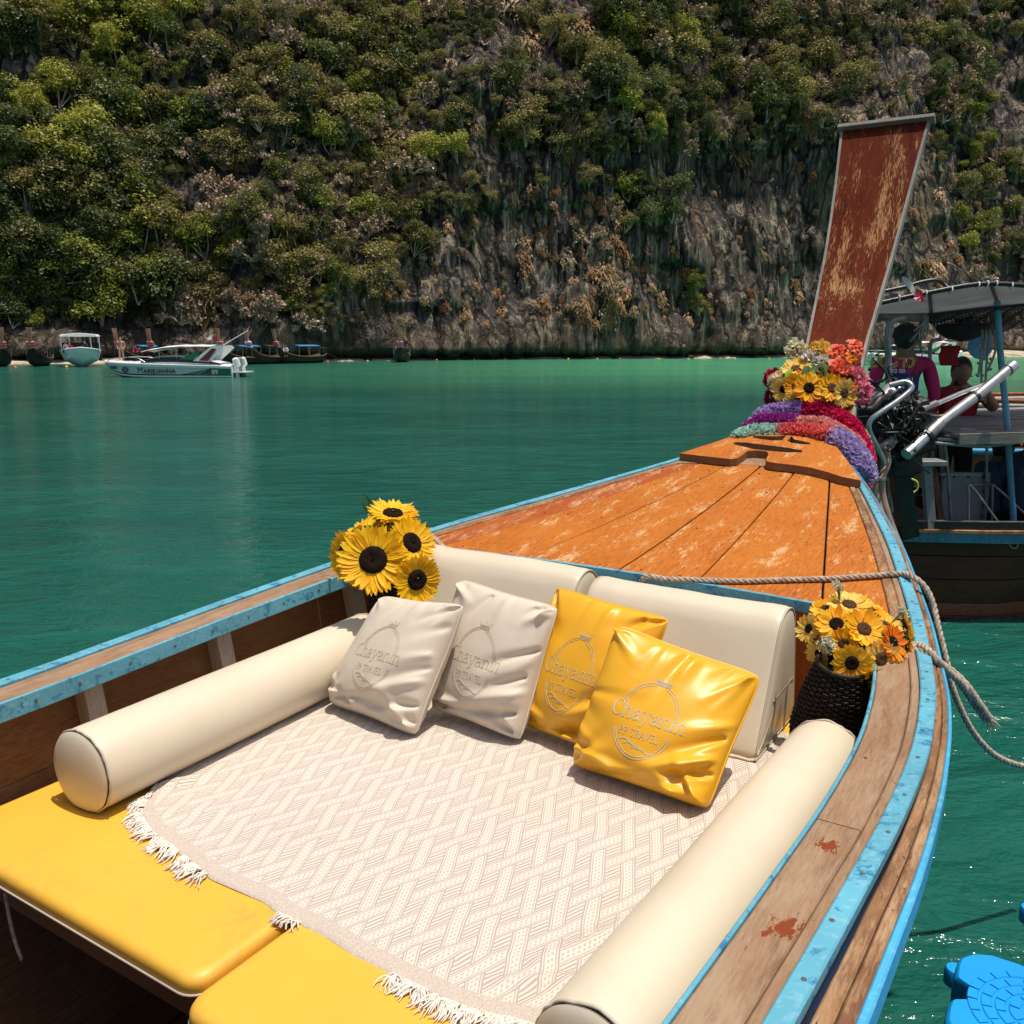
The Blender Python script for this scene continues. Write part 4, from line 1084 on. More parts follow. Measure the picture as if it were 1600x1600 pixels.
def fold_h(u, v):
    h = 0.0
    for (a, b_, A_, w_) in BFOLDS:
        ax, ay = a; bx_, by_ = b_; dx, dy = bx_ - ax, by_ - ay; L2 = dx * dx + dy * dy
        t_ = ((u - ax) * dx + (v - ay) * dy) / L2; tc = min(1, max(0, t_)); d2 = (u - ax - dx * tc) ** 2 + (v - ay - dy * tc) ** 2
        h += A_ * math.exp(-d2 / (w_ * w_)) * (0.35 + 0.65 * math.sin(PI * min(1, max(0, tc * 0.9 + 0.08))))
    return h
def blanket_z(u, v):
    return ZM + 0.0075 + 0.004 * float(fbm(u * 5, v * 5, 3, 3)) + fold_h(u, v)
NA, NB_ = 130, 130
vs_ = np.linspace(-0.955, 0.93, NB_); G = np.zeros((NA, NB_, 3)); uvs = []
for j, v in enumerate(vs_):
    f = front_u(v)
    for i in range(NA):
        a = i / (NA - 1); u = f + (3.20 - f) * a ** 1.15
        G[i, j] = bw(u, v, blanket_z(u, v) - (0.006 if i == 0 else 0))
bl = thing('throw_blanket', 'cream woven throw with a brown diagonal weave pattern and fringed front edge', 'blanket', bw(2.2, 0, ZM))
b = MB(); b.grid(G, flip=True); 
rim_ = [G[0], G[0] - np.array([0, 0, 0.004]) + A2 * 0.004]; b.grid(np.array(rim_), flip=False)
bo = obj('cloth', b, 'blanket_weave', bl, smooth=180)
uvl = bo.data.uv_layers.new(name='UVMap'); nv = NA * NB_
au = np.array([((i // NB_) / (NA - 1)) if i < nv else 0.0 for i in range(len(b.v))])
li = np.zeros(len(bo.data.loops), dtype=np.int32); bo.data.loops.foreach_get('vertex_index', li)
uvl.data.foreach_set('uv', np.stack([au[li], np.zeros(len(li))], -1).ravel())
fr = MB()
def strand(v, u, ln, ang, r=0.0026):
    p = [bw(u, v, blanket_z(u, v) - 0.001)]
    for k in range(1, 5):
        q = k / 4; uu = u - ln * q * math.cos(ang) ; vv = v + ln * q * math.sin(ang) + 0.006 * math.sin(5 * q + v * 90)
        p.append(bw(uu, vv, ZM + 0.004 + 0.010 * max(0, math.sin(PI * q)) * random.uniform(0.3, 1.4)))
    fr.tube(p, [r, r, r * 0.95, r * 0.8, r * 0.45], 4, cap=False)
for (va, vb, n_, ln) in ((-0.93, -0.80, 60, 0.050), (-0.82, -0.60, 120, 0.052), (-0.60, -0.31, 150, 0.056), (-0.03, 0.035, 26, 0.034), (0.36, 0.46, 60, 0.050), (0.48, 0.90, 210, 0.058)):
    cl_ = np.sort(rng.uniform(va, vb, max(3, int((vb - va) / 0.012))))
    for k in range(int(n_ * 1.35)):
        c_ = cl_[rng.integers(len(cl_))]; v = c_ + rng.normal() * 0.005
        strand(v, front_u(v) + 0.004, ln * rng.uniform(0.55, 1.3), math.radians(20) * math.sin(c_ * 71) + rng.normal() * 0.22)
tag(obj('fringe', fr, 'fringe_yarn', bl, smooth=180), kind='stuff')

# bolsters
def bolster(name, label, u0, u1, v0, v1, zc, R, seed):
    t = thing(name, label, 'bolster', bw((u0 + u1) / 2, (v0 + v1) / 2, ZM), 'cream bolsters along the sides of the bed')
    a, c = bw(u0, v0, zc), bw(u1, v1, zc); ax = unit(c - a); L = np.linalg.norm(c - a); e1 = unit(np.cross(ax, (0, 0, 1))); e2 = np.cross(e1, ax) * -1
    e2 = np.array([0, 0, 1.0]); n = 56
    def ring(s_, r_):
        out = []
        for k in range(n):
            w = 2 * PI * k / n; rr = r_ * (1 + 0.022 * float(fbm(s_ * 3 + seed, math.cos(w) * 1.5 + 5, seed, 3)) + 0.020 * float(vnoise(w * 9 / PI + seed, s_ * 7, seed)) * max(0, 1 - min(s_, L - s_) / 0.11))
            dz = math.sin(w) * rr
            if dz < -R * 0.90: dz = -R * 0.90
            out.append(a + ax * s_ + e1 * math.cos(w) * rr + e2 * dz)
        return out
    body = MB(); ss = list(np.concatenate([[0.0, 0.006, 0.015, 0.04], np.linspace(0.08, L - 0.08, 26), [L - 0.04, L - 0.015, L - 0.006, L]]))
    body.grid([ring(s_, R * (1 - 0.030 * max(0, 1 - min(s_, L - s_) / 0.02))) for s_ in ss], wrap=True)
    obj('cover', body, 'cream_vinyl', t, smooth=180, recalc=True)
    for s0, sg in ((0.0, -1), (L, 1)):
        cp = MB(); rs = []
        for q in (0.97, 0.93, 0.85, 0.7, 0.5, 0.25, 0.02):
            rg = ring(s0, R * q); rs.append([p + ax * sg * 0.034 * math.sqrt(max(0, 1 - q ** 2.2)) for p in rg])
        cp.grid(rs, wrap=True); cp.add(rs[-1], [tuple(range(n))])
        obj('end_cap', cp, 'cream_vinyl', t, smooth=180, recalc=True)
        pr = [p - ax * sg * 0.001 + 0.0015 * rng.normal(size=3) for p in ring(s0, R * 0.985)]
        pp_ = MB().tube(pr, 0.0042, 6, closed=True); obj('piping', pp_, 'cream_piping', t, smooth=180)
        pr2 = [p + ax * sg * 0.0055 for p in ring(s0, R * 0.955)]
        obj('seam', MB().tube(pr2, 0.0012, 5, closed=True), 'seam_dark', t)
    return t
bolster('bolster', 'cream vinyl bolster on the port side, next to the sunflower vase and green water', 1.470, 2.865, -0.948, -1.005, ZM + 0.128, 0.135, 3)
bolster('bolster', 'cream vinyl bolster on the starboard side, its end cut by the picture bottom', 1.30, 2.83, 0.925, 0.985, ZM + 0.120, 0.127, 8)

# backrest wedges
def backrest(label, v0, v1, seed, hz=1.0):
    t = thing('backrest_cushion', label, 'cushion', bw(3.15, (v0 + v1) / 2, ZM), 'cream backrest wedges')
    ctl = [(3.365, ZM + 0.006), (2.93, ZM + 0.006), (2.905, ZM + 0.02), (2.915, ZM + 0.06), (3.005, ZM + 0.22), (3.085, ZM + 0.375), (3.115, ZM + 0.425), (3.15, ZM + 0.457), (3.20, ZM + 0.472), (3.25, ZM + 0.466), (3.29, ZM + 0.44), (3.32, ZM + 0.385), (3.345, ZM + 0.25), (3.362, ZM + 0.12)]
    P_ = [np.array(p) for p in spline([np.array([*p, 0]) for p in ctl] + [np.array([*ctl[0], 0])], 4)][:-1]
    cen = np.mean(P_, axis=0)
    def sec(v, k, puff=0.0):
        out = []
        for p in P_:
            q = cen + (p - cen) * k
            w = 0.009 * float(fbm(q[0] * 5 + seed, v * 4 + q[1] * 5, seed, 3))
            out.append(bw(q[0] + w, v, max(ZM + (q[1] - ZM) * hz + w, ZM + 0.004)))
        return out
    b = MB(); st = [v0, v0 + 0.006, v0 + 0.02] + list(np.linspace(v0 + 0.06, v1 - 0.06, 14)) + [v1 - 0.02, v1 - 0.006, v1]
    ks = [0.965, 0.985, 0.998] + [1.0] * 14 + [0.998, 0.985, 0.965]
    b.grid([sec(v, k) for v, k in zip(st, ks)], wrap=True)
    obj('cover', b, 'cream_vinyl', t, smooth=180, recalc=True)
    for v, sg in ((v0, -1), (v1, 1)):
        c_ = MB(); rs = [sec(v + sg * d, k) for k, d in ((0.965, 0), (0.9, 0.006), (0.75, 0.012), (0.5, 0.016), (0.2, 0.018), (0.02, 0.018))]
        c_.grid(rs, wrap=True); c_.add(rs[-1], [tuple(range(len(P_)))])
        sp = obj('side_panel', c_, 'cream_vinyl', t, smooth=180, recalc=True)
        ls = MB().tube([bw(3.03, v + sg * 0.0175, ZM + 0.19), bw(3.29, v + sg * 0.0175, ZM + 0.20)], 0.0016, 5)
        ls.tube([bw(3.18, v + sg * 0.0175, ZM + 0.02), bw(3.19, v + sg * 0.0175, ZM + 0.19)], 0.0016, 5); ls.tube([bw(3.195, v + sg * 0.0175, ZM + 0.02), bw(3.205, v + sg * 0.0175, ZM + 0.19)], 0.0014, 5)
        obj('seam', ls, 'seam_dark', sp)
        obj('piping', MB().tube([np.array(p) + N2 * sg * 0.002 for p in sec(v, 0.972)], 0.004, 6, closed=True), 'cream_piping', t, smooth=180)
backrest('cream vinyl backrest wedge behind the beige pillows, beside the sunflower vase', -0.975, -0.095, 2, 1.10)
backrest('cream vinyl backrest wedge behind the yellow pillows', -0.040, 0.735, 7, 1.035)

# embroidered emblem, drawn as raised stitching
def arc(cx_, cy_, rx, ry, a0, a1, n=10):
    return [(cx_ + rx * math.cos(math.radians(a0 + (a1 - a0) * k / n)), cy_ + ry * math.sin(math.radians(a0 + (a1 - a0) * k / n))) for k in range(n + 1)]
def sm(pts_, n=4): return [(p[0], p[1]) for p in spline([np.array([x, y, 0]) for x, y in pts_], n)]
GL = {
 'C': (1.15, [(arc(0.62, 0.75, 0.52, 0.74, 42, 318, 16), 'v'), ([(1.02, 1.05), (1.04, 1.45)], 0.5)]),
 'h': (1.0, [([(0.18, 0), (0.18, 1.55)], 1), (sm([(0.18, 0.68), (0.42, 0.98), (0.72, 0.88), (0.76, 0.55), (0.76, 0)]), 0.9), ([(0.0, 0.02), (0.36, 0.02)], 0.5), ([(0.6, 0.02), (0.94, 0.02)], 0.5), ([(0.0, 1.48), (0.18, 1.53)], 0.5)]),
 'a': (0.9, [(sm([(0.12, 0.76), (0.36, 1.0), (0.62, 0.85), (0.64, 0.5), (0.64, 0.18), (0.84, 0.02)]), 0.85), (sm([(0.64, 0.6), (0.3, 0.5), (0.10, 0.26), (0.26, 0.02), (0.5, 0.08), (0.64, 0.3)]), 0.8)]),
 'y': (0.92, [([(0.1, 0.98), (0.45, 0.05)], 1), (sm([(0.84, 0.98), (0.46, 0.05), (0.28, -0.34), (0.04, -0.38)]), 0.6), ([(-0.04, 0.98), (0.30, 0.98)], 0.5), ([(0.64, 0.98), (0.96, 0.98)], 0.5)]),
 'n': (1.0, [([(0.18, 0), (0.18, 1.0)], 1), (sm([(0.18, 0.68), (0.42, 0.98), (0.72, 0.88), (0.76, 0.55), (0.76, 0)]), 0.9), ([(0.0, 0.02), (0.36, 0.02)], 0.5), ([(0.6, 0.02), (0.94, 0.02)], 0.5), ([(0.0, 0.94), (0.18, 0.98)], 0.5)]),
 'i': (0.5, [([(0.22, 0), (0.22, 1.0)], 1), ([(0.21, 1.36), (0.23, 1.38)], 1.3), ([(0.04, 0.02), (0.42, 0.02)], 0.5), ([(0.04, 0.94), (0.22, 0.98)], 0.5)]),
 'P': (0.95, [([(0.2, 0), (0.2, 1.4)], 1), (sm([(0.2, 1.38), (0.6, 1.36), (0.78, 1.05), (0.58, 0.72), (0.2, 0.68)]), 0.8), ([(0.04, 0.02), (0.4, 0.02)], 0.5)]),
 'T': (1.0, [([(0.5, 0), (0.5, 1.38)], 1), ([(0.06, 1.38), (0.94, 1.38)], 0.7), ([(0.06, 1.38), (0.06, 1.1)], 0.5), ([(0.94, 1.38), (0.94, 1.1)], 0.5), ([(0.32, 0.02), (0.68, 0.02)], 0.5)]),
 'R': (1.02, [([(0.2, 0), (0.2, 1.4)], 1), (sm([(0.2, 1.38), (0.6, 1.36), (0.76, 1.06), (0.58, 0.74), (0.2, 0.7)]), 0.8), ([(0.5, 0.7), (0.92, 0.02)], 0.9), ([(0.04, 0.02), (0.4, 0.02)], 0.5)]),
 'A': (1.05, [([(0.08, 0), (0.52, 1.4)], 0.6), ([(0.52, 1.4), (0.96, 0)], 1), ([(0.26, 0.5), (0.78, 0.5)], 0.6), ([(-0.04, 0.02), (0.24, 0.02)], 0.5), ([(0.8, 0.02), (1.08, 0.02)], 0.5)]),
 'V': (1.0, [([(0.08, 1.4), (0.5, 0)], 1), ([(0.5, 0), (0.92, 1.4)], 0.6), ([(-0.06, 1.38), (0.26, 1.38)], 0.5), ([(0.74, 1.38), (1.04, 1.38)], 0.5)]),
 'E': (0.92, [([(0.2, 0), (0.2, 1.4)], 1), ([(0.04, 0.02), (0.78, 0.02), (0.8, 0.3)], 0.6), ([(0.2, 0.72), (0.62, 0.72)], 0.6), ([(0.04, 1.38), (0.74, 1.38), (0.76, 1.12)], 0.6)]),
 'L': (0.9, [([(0.2, 0), (0.2, 1.4)], 1), ([(0.04, 0.02), (0.76, 0.02), (0.78, 0.34)], 0.6), ([(0.04, 1.38), (0.38, 1.38)], 0.5)]),
 ' ': (0.55, []),
}
def word(txt, width, cx_, cy_):
    adv = sum(GL[ch][0] for ch in txt); k = width / adv; x = cx_ - width / 2; out = []
    for ch in txt:
        for pts_, wd in GL[ch][1]: out.append(([(x + p[0] * k, cy_ + p[1] * k) for p in pts_], wd, k))
        x += GL[ch][0] * k
    return out
def emblem():
    st = []                                          # (polyline in pillow units, half width in pillow units)
    for r_ in (0.0, 0.032):
        for a0, a1 in ((12, 78), (100, 158), (202, 345)):
            st.append((arc(0, -0.10, 0.40 - r_, 0.52 - r_, a0, a1, 26), 0.0065))
    for pts_, wd, k in word('Chayanin', 1.0, 0.02, -0.13):
        st.append((pts_, (0.095 * k * (1.0 if wd == 'v' else wd)) if wd != 'v' else ('v', 0.10 * k)))
    for pts_, wd, k in word('PP TRAVEL', 0.56, -0.01, -0.34): st.append((pts_, 0.075 * k * wd))
    for dx, dy, l in ((-0.25, -0.415, 0.26), (-0.17, -0.452, 0.24), (-0.05, -0.485, 0.28)):
        st.append((sm([(dx, dy), (dx + l * 0.25, dy + 0.028), (dx + l * 0.5, dy + 0.012), (dx + l * 0.75, dy - 0.022), (dx + l, dy - 0.028)]), 0.009))
    cx_, cy_ = 0.03, 0.40
    for q in range(5): st.append(([(cx_ - 0.10, cy_ + q * 0.014), (cx_ + 0.10, cy_ + q * 0.014)], 0.009))
    for x_, h_ in ((-0.115, 0.045), (-0.055, 0.03), (0.0, 0.075), (0.055, 0.03), (0.115, 0.045)):
        st.append(([(cx_ + x_ * 0.85, cy_ + 0.055), (cx_ + x_, cy_ + 0.055 + h_)], 0.008)); st.append(([(cx_ + x_ - 0.004, cy_ + 0.06 + h_), (cx_ + x_ + 0.004, cy_ + 0.064 + h_)], 0.013))
    return st
EMB = emblem()

def pillow(label, BL, BR, TR, TL, T, mat, thread, seed, folds=8, famp=1.0, lean_z=0.0):
    C4 = [np.asarray(p, float) for p in (BL, BR, TR, TL)]
    nrm = unit(np.cross(C4[1] - C4[0], C4[3] - C4[0])); 
    if nrm[1] > 0: nrm = -nrm
    up_ = unit((C4[3] - C4[0]) + (C4[2] - C4[1]))
    r = np.random.default_rng(seed); F = []
    for i in range(folds):
        side = r.choice([0, 0, 0, 1, 1, 1, 2, 3]); q = r.uniform(-0.95, 0.95); l = r.uniform(0.4, 1.0)
        if side == 0: p0 = np.array([q, -0.90]); d = np.array([r.choice([-1, 1]), r.uniform(0.1, 0.5)])
        elif side == 1: p0 = np.array([0.97, q]); d = np.array([-1, r.uniform(-0.7, -0.1)])
        elif side == 2: p0 = np.array([-0.97, q]); d = np.array([1, r.uniform(-0.35, 0.35)])
        else: p0 = np.array([q, 0.97]); d = np.array([r.uniform(-0.3, 0.3), -1])
        F.append((p0, p0 + unit(d) * l, r.choice([1, -1, -1]) * r.uniform(0.35, 1.0) * (0.026 if side in (0, 1) else 0.014) * famp, r.uniform(0.07, 0.17)))
    for (a, c, A_, w_) in (((-0.93, -0.70), (0.35, -0.83), 0.017, 0.085), ((-0.6, -0.93), (0.75, -0.70), -0.015, 0.075), ((0.97, -0.30), (0.05, -0.72), 0.020, 0.09), ((0.98, -0.06), (0.25, -0.50), -0.016, 0.08), ((0.97, -0.62), (-0.15, -0.90), -0.018, 0.085), ((0.98, 0.18), (0.40, -0.22), 0.013, 0.09), ((-0.97, -0.35), (-0.55, -0.75), 0.012, 0.08), ((-0.2, 0.97), (-0.35, 0.40), -0.012, 0.10), ((0.3, 0.97), (0.25, 0.5), 0.012, 0.09), ((0.65, 0.96), (0.5, 0.55), -0.011, 0.08)):
        j_ = r.normal(size=4) * 0.06
        F.append((np.array(a) + j_[:2], np.array(c) + j_[2:], A_ * famp * r.uniform(0.7, 1.2), w_))
    for cx_, cy_ in ((-1, -1), (1, -1), (1, 1), (-1, 1)):
        for k in range(2):
            p0 = np.array([cx_, cy_]) * 0.95; d = unit(np.array([-cx_, -cy_]) + r.normal(size=2) * 0.45)
            F.append((p0, p0 + d * r.uniform(0.35, 0.7), r.choice([1, -1]) * 0.013 * famp, r.uniform(0.05, 0.09)))
    def disp(s, t):
        h = 0
        for p0, p1, A_, w_ in F:
            d = p1 - p0; L2 = d @ d; q = ((s - p0[0]) * d[0] + (t - p0[1]) * d[1]) / L2; qc = np.clip(q, 0, 1)
            d2 = (s - p0[0] - d[0] * qc) ** 2 + (t - p0[1] - d[1] * qc) ** 2
            sgd = ((s - p0[0]) * d[1] - (t - p0[1]) * d[0]) / math.sqrt(L2); ww = w_ * (0.6 + 0.8 * qc)
            h = h + A_ * (np.exp(-d2 / ww ** 2) + 1.1 * (sgd / ww) * np.exp(-d2 / ww ** 2)) * (1 - 0.8 * qc)
        return h + 0.003 * fbm(s * 2.5 + seed, t * 2.5, seed, 2)
    def surf(s, t, side):
        s = np.asarray(s, float); t = np.asarray(t, float)
        pin = 0.045
        ss = s * (1 - pin * (1 - t * t) * np.abs(s) ** 3); tt = t * (1 - pin * (1 - s * s) * np.abs(t) ** 3)
        cf = 1 - 0.055 * (np.abs(s) * np.abs(t)) ** 6; ss = ss * cf; tt = tt * cf
        a, b_ = (ss + 1) / 2, (tt + 1) / 2
        base = (C4[0] * ((1 - a) * (1 - b_))[..., None] + C4[1] * (a * (1 - b_))[..., None] + C4[2] * (a * b_)[..., None] + C4[3] * ((1 - a) * b_)[..., None])
        e = np.clip((1 - s * s) * (1 - t * t), 0, 1)
        h = T * e ** 0.40 * (1 - 0.18 * t)
        edge = np.clip(np.minimum(1 - np.abs(s), 1 - np.abs(t)) / 0.10, 0, 1)
        h = h + disp(s, t) * edge ** 0.6 * (1 if side > 0 else 0.3)
        h = np.maximum(h, 0.0015 * (1 if side > 0 else 1))
        wave = 0.007 * np.sin(s * 5 + seed) * (np.abs(t) > 0.5) * (np.abs(t) - 0.5) + 0.009 * np.sin(t * 4 + seed * 2) * (np.abs(s) > 0.5) * (np.abs(s) - 0.5)
        p = base + nrm * (h * side + wave)[..., None] * (1 if side > 0 else 0.8)
        p[..., 2] = np.maximum(p[..., 2], ZM + 0.010)
        return p
    base_c = np.mean(C4[:2], axis=0); base_c[2] = ZM
    th = thing('pillow', label, 'pillow', base_c, 'pillows on the sunbed')
    N_ = 96; lin = np.sin(np.linspace(-PI / 2, PI / 2, N_) * 0.92) / math.sin(PI / 2 * 0.92)
    S_, T_ = np.meshgrid(lin, lin)
    b = MB(); b.grid(surf(S_, T_, 1)); obj('front_cover', b, mat, th, smooth=180)
    N2_ = 34; lin2 = np.sin(np.linspace(-PI / 2, PI / 2, N2_) * 0.92) / math.sin(PI / 2 * 0.92); S2, T2 = np.meshgrid(lin2, lin2)
    b = MB(); b.grid(surf(S2, T2, -1), flip=True); obj('back_cover', b, mat, th, smooth=180)
    q = np.linspace(-1, 1, 40); o_ = np.ones(40)
    bs = np.concatenate([q, o_, q[::-1], -o_]); bt = np.concatenate([-o_, q, o_, q[::-1]])
    ed = (surf(bs, bt, 1) + surf(bs, bt, -1)) / 2
    obj('edge_seam', MB().tube([p for i, p in enumerate(ed) if i % 40 != 39], 0.0036, 6, closed=True), mat, th, smooth=180)
    st = MB(); size_ = np.linalg.norm(C4[1] - C4[0]) / 2
    for pts_, wd in EMB:
        pp_ = []
        for i in range(len(pts_) - 1):
            a, c = np.array(pts_[i]), np.array(pts_[i + 1]); m_ = max(1, int(np.linalg.norm(c - a) / 0.03))
            pp_ += [a + (c - a) * j / m_ for j in range(m_)]
        pp_.append(np.array(pts_[-1])); pp_ = np.array(pp_)
        P3 = surf(pp_[:, 0], pp_[:, 1], 1)
        if isinstance(wd, tuple):
            dirs = np.gradient(pp_, axis=0); wv = wd[1] * (0.35 + 0.75 * np.abs(dirs[:, 1]) / (np.linalg.norm(dirs, axis=1) + 1e-9))
        else: wv = np.full(len(pp_), wd)
        # flat raised ribbon of stitching
        tg = np.gradient(P3, axis=0) if len(P3) > 1 else np.zeros_like(P3)
        secs = []
        for i in range(len(P3)):
            t_ = unit(tg[i]); sd_v = unit(np.cross(nrm, t_)); w = wv[i] * size_
            secs.append([P3[i] - sd_v * w - nrm * 0.002, P3[i] - sd_v * w * 0.8 + nrm * 0.0011, P3[i] + nrm * 0.0017, P3[i] + sd_v * w * 0.8 + nrm * 0.0011, P3[i] + sd_v * w - nrm * 0.002])
        st.loft(secs)
    tag(obj('embroidery', st, thread, th, smooth=50), 'stitched oval emblem reading Chayanin PP TRAVEL under a crown')
    return th
def far_pt(px, py, c, s):
    d = ray(px, py); d = d / np.linalg.norm(d); w_ = _C - c; b_ = d @ w_; disc = b_ * b_ - (w_ @ w_ - s * s)
    return _C + d * (-b_ + (math.sqrt(disc) if disc > 0 else 0))
def put_pillow(label, BL, BR, TR, TL, s, T, mat, thread, seed, zz=0.970, famp=1.0):
    bl_, br_ = at_z(*BL, zz), at_z(*BR, zz)
    return pillow(label, bl_, br_, far_pt(*TR, br_, s), far_pt(*TL, bl_, s), T, mat, thread, seed, famp=famp)
put_pillow('beige leather pillow nearest the sunflowers and the far bolster, embroidered in cream', (510, 1098), (650, 1152), (729, 944), (597, 930), 0.455, 0.112, 'beige_leather', 'thread_cream', 5)
put_pillow('beige leather pillow between the other beige pillow and a yellow one', (676, 1108), (815, 1160), (875, 948), (719, 902), 0.46, 0.105, 'beige_leather', 'thread_cream', 12)
put_pillow('yellow leather pillow half hidden behind the front yellow pillow', (812, 1132), (950, 1186), (1052, 966), (869, 914), 0.46, 0.105, 'yellow_leather', 'thread_gold', 21, famp=1.0)
put_pillow('glossy yellow leather pillow standing in front, nearest the starboard bolster', (890, 1196), (1108, 1268), (1194, 1056), (963, 972), 0.49, 0.118, 'yellow_leather', 'thread_tan', 33, famp=1.3)
# ---------------------------------------------------------------- flowers
def petal_verts(L, W, curl, cup, n=5):
    """one petal along +X, lying near z=0, returns 3 columns of points"""
    G_ = []
    for i in range(n):
        q = i / (n - 1); x = L * q; w = W * (math.sin(PI * min(1, q * 0.86 + 0.10)) ** 0.75) * (1 - 0.15 * q)
        if i == n - 1: w = W * 0.06
        z = curl * L * q * q; G_.append([(x, -w, z + cup * w), (x, 0, z - cup * w * 0.3), (x, w, z + cup * w)])
    return np.array(G_)
def flower_meshes(name, R, rd, n, mat, disc, seed, curl=0.12, layers=2, wid=0.16):
    r = np.random.default_rng(seed); b = MB()
    for l in range(layers):
        for k in range(n):
            a = 2 * PI * (k + 0.5 * l) / n + r.normal() * 0.05
            G_ = petal_verts((R - rd * 0.8) * r.uniform(0.86, 1.08), R * wid * r.uniform(0.85, 1.15), curl * r.uniform(-0.6, 1.6) + 0.10 * l, r.uniform(0.1, 0.45))
            tw = r.normal() * 0.12
            G_ = G_ + np.array([rd * 0.8, 0, 0.004 * l])
            y = G_[..., 1] * math.cos(tw) - 0; z = G_[..., 2] + G_[..., 1] * math.sin(tw)
            G_ = np.stack([G_[..., 0] * math.cos(a) - y * math.sin(a), G_[..., 0] * math.sin(a) + y * math.cos(a), z], -1)
            b.grid(G_)
    pm_ = mesh_of('petals', b, mat, smooth=180)
    d = MB(); d.lathe([(0.001, rd * 0.30), (rd * 0.28, rd * 0.26), (rd * 0.40, rd * 0.34), (rd * 0.72, rd * 0.36), (rd * 0.95, rd * 0.20), (rd * 1.02, 0.0), (rd * 0.7, -rd * 0.3)], n=26)
    d.v = [(p[0] + r.normal() * rd * 0.02, p[1] + r.normal() * rd * 0.02, p[2] + r.normal() * rd * 0.035) for p in d.v]
    dm = mesh_of('disc', d, disc, smooth=180)
    s = MB(); s.lathe([(rd * 1.1, -0.004), (rd * 0.9, -rd * 0.4), (0.006, -rd * 0.7)], n=12)
    for k in range(9):
        a = 2 * PI * k / 9; G_ = petal_verts(R * 0.55, R * 0.13, -0.3, 0.1, 4) + np.array([rd * 0.6, 0, -0.008])
        s.grid(np.stack([G_[..., 0] * math.cos(a) - G_[..., 1] * math.sin(a), G_[..., 0] * math.sin(a) + G_[..., 1] * math.cos(a), G_[..., 2]], -1))
    sm_ = mesh_of('calyx', s, 'leaf_fresh', smooth=180)
    return {'petals': pm_, 'disc': dm, 'calyx': sm_}
def rose_meshes(name, R, mat, seed, open_=0.8, rings=5):
    r = np.random.default_rng(seed); b = MB()
    for l in range(rings):
        q = (l + 1) / rings; m_ = 3 + l
        for k in range(m_):
            a0 = 2 * PI * (k + 0.5 * (l % 2)) / m_ + r.normal() * 0.1; G_ = []
            for i in range(5):
                t = i / 4; row = []
                for j in range(5):
                    s_ = (j / 4 - 0.5) * 2; a = a0 + s_ * (0.75 if l else 1.0) * 2.2 / m_ * 1.4
                    rad = R * q * (0.35 + 0.65 * t ** 1.4 * open_) + R * 0.05 * s_ * s_ * t
                    z = R * (0.85 - 0.55 * q) * math.sin(PI / 2 * t) - R * 0.18 * q * max(0, t - 0.7) * 3 - R * 0.15 * s_ * s_ * t + R * 0.03 * r.normal()
                    row.append((rad * math.cos(a), rad * math.sin(a), z - R * 0.2))
                G_.append(row)
            b.grid(G_)
    return {'petals': mesh_of('petals', b, mat, smooth=180)}
def pom_meshes(name, R, mat, seed, n=150, sz=0.30):
    r = np.random.default_rng(seed); b = MB()
    for i in range(n):
        d = unit(r.normal(size=3) + np.array([0, 0, 0.3])); p = d * R * r.uniform(0.62, 0.9)
        t = unit(np.cross(d, r.normal(size=3))); q = np.cross(d, t); s = R * sz * r.uniform(0.7, 1.2)
        b.grid([[p - t * s * 0.55, p + q * s * 0.12, p + t * s * 0.55], [p - t * s * 0.6 + d * s * 0.55, p + d * s * 0.5 + q * s * 0.3, p + t * s * 0.6 + d * s * 0.5], [p - t * s * 0.4 + d * s * 0.95 + q * s * 0.3, p + d * s * 0.85 - q * s * 0.1, p + t * s * 0.45 + d * s * 1.0 + q * s * 0.25]])
    return {'petals': mesh_of('petals', b, mat, smooth=180)}
def put_flower(name, label, meshes, head, face, scale, group, stem_to=None, cat='flower'):
    t = thing(name, label, cat, head, group)
    q = V(face).to_track_quat('Z', 'Y').to_matrix() @ Matrix.Rotation(random.uniform(0, 6.28), 3, 'Z')
    for nm in meshes:
        o = bpy.data.objects.new(nm, meshes[nm]); COL.objects.link(o); o.parent = t
        o.rotation_euler = q.to_euler(); o.scale = (scale,) * 3
    if stem_to is not None:
        h = np.asarray(head, float); f = unit(face)
        b = MB().tube(spline([h - f * 0.012 * scale, h - f * 0.07 * scale + np.array([0, 0, -0.03 * scale]), np.asarray(stem_to, float)], 4), 0.0045, 5); obj('stem', b, 'stem_green', t, smooth=180)
    return t
def leaf_at(b, p, d, L, W):
    d = unit(d); s_ = unit(np.cross(d, (0.1, 0.2, 1.0))); n_ = np.cross(s_, d); G_ = petal_verts(L, W, -0.25, 0.25, 5)
    b.grid(np.asarray(p, float) + G_[..., 0:1] * d + G_[..., 1:2] * s_ + G_[..., 2:3] * n_)

SUNB = [flower_meshes('sun', 1.0, 0.40, 30, 'petal_yellow', 'disc_dark', 10 + i, 0.10, 3, 0.12) for i in range(3)]
SUNS = [flower_meshes('sun', 1.0, 0.33, 13, 'petal_gold', 'disc_brown', 20 + i, 0.22, 2, 0.22) for i in range(2)] + [flower_meshes('sun', 1.0, 0.33, 14, 'petal_butter', 'disc_brown', 25, 0.22, 2, 0.22)]
SUND = [flower_meshes('sun', 1.0, 0.34, 13, 'petal_gold', 'disc_dark', 40 + i, 0.2, 2, 0.22) for i in range(2)]
SUNO = flower_meshes('sun', 1.0, 0.34, 13, 'petal_orange', 'disc_dark', 50, 0.2, 2, 0.22)
SUNY = [flower_meshes('sun', 1.0, 0.30, 16, 'petal_butter', 'disc_dark', 60 + i, 0.15, 2, 0.17) for i in range(2)]

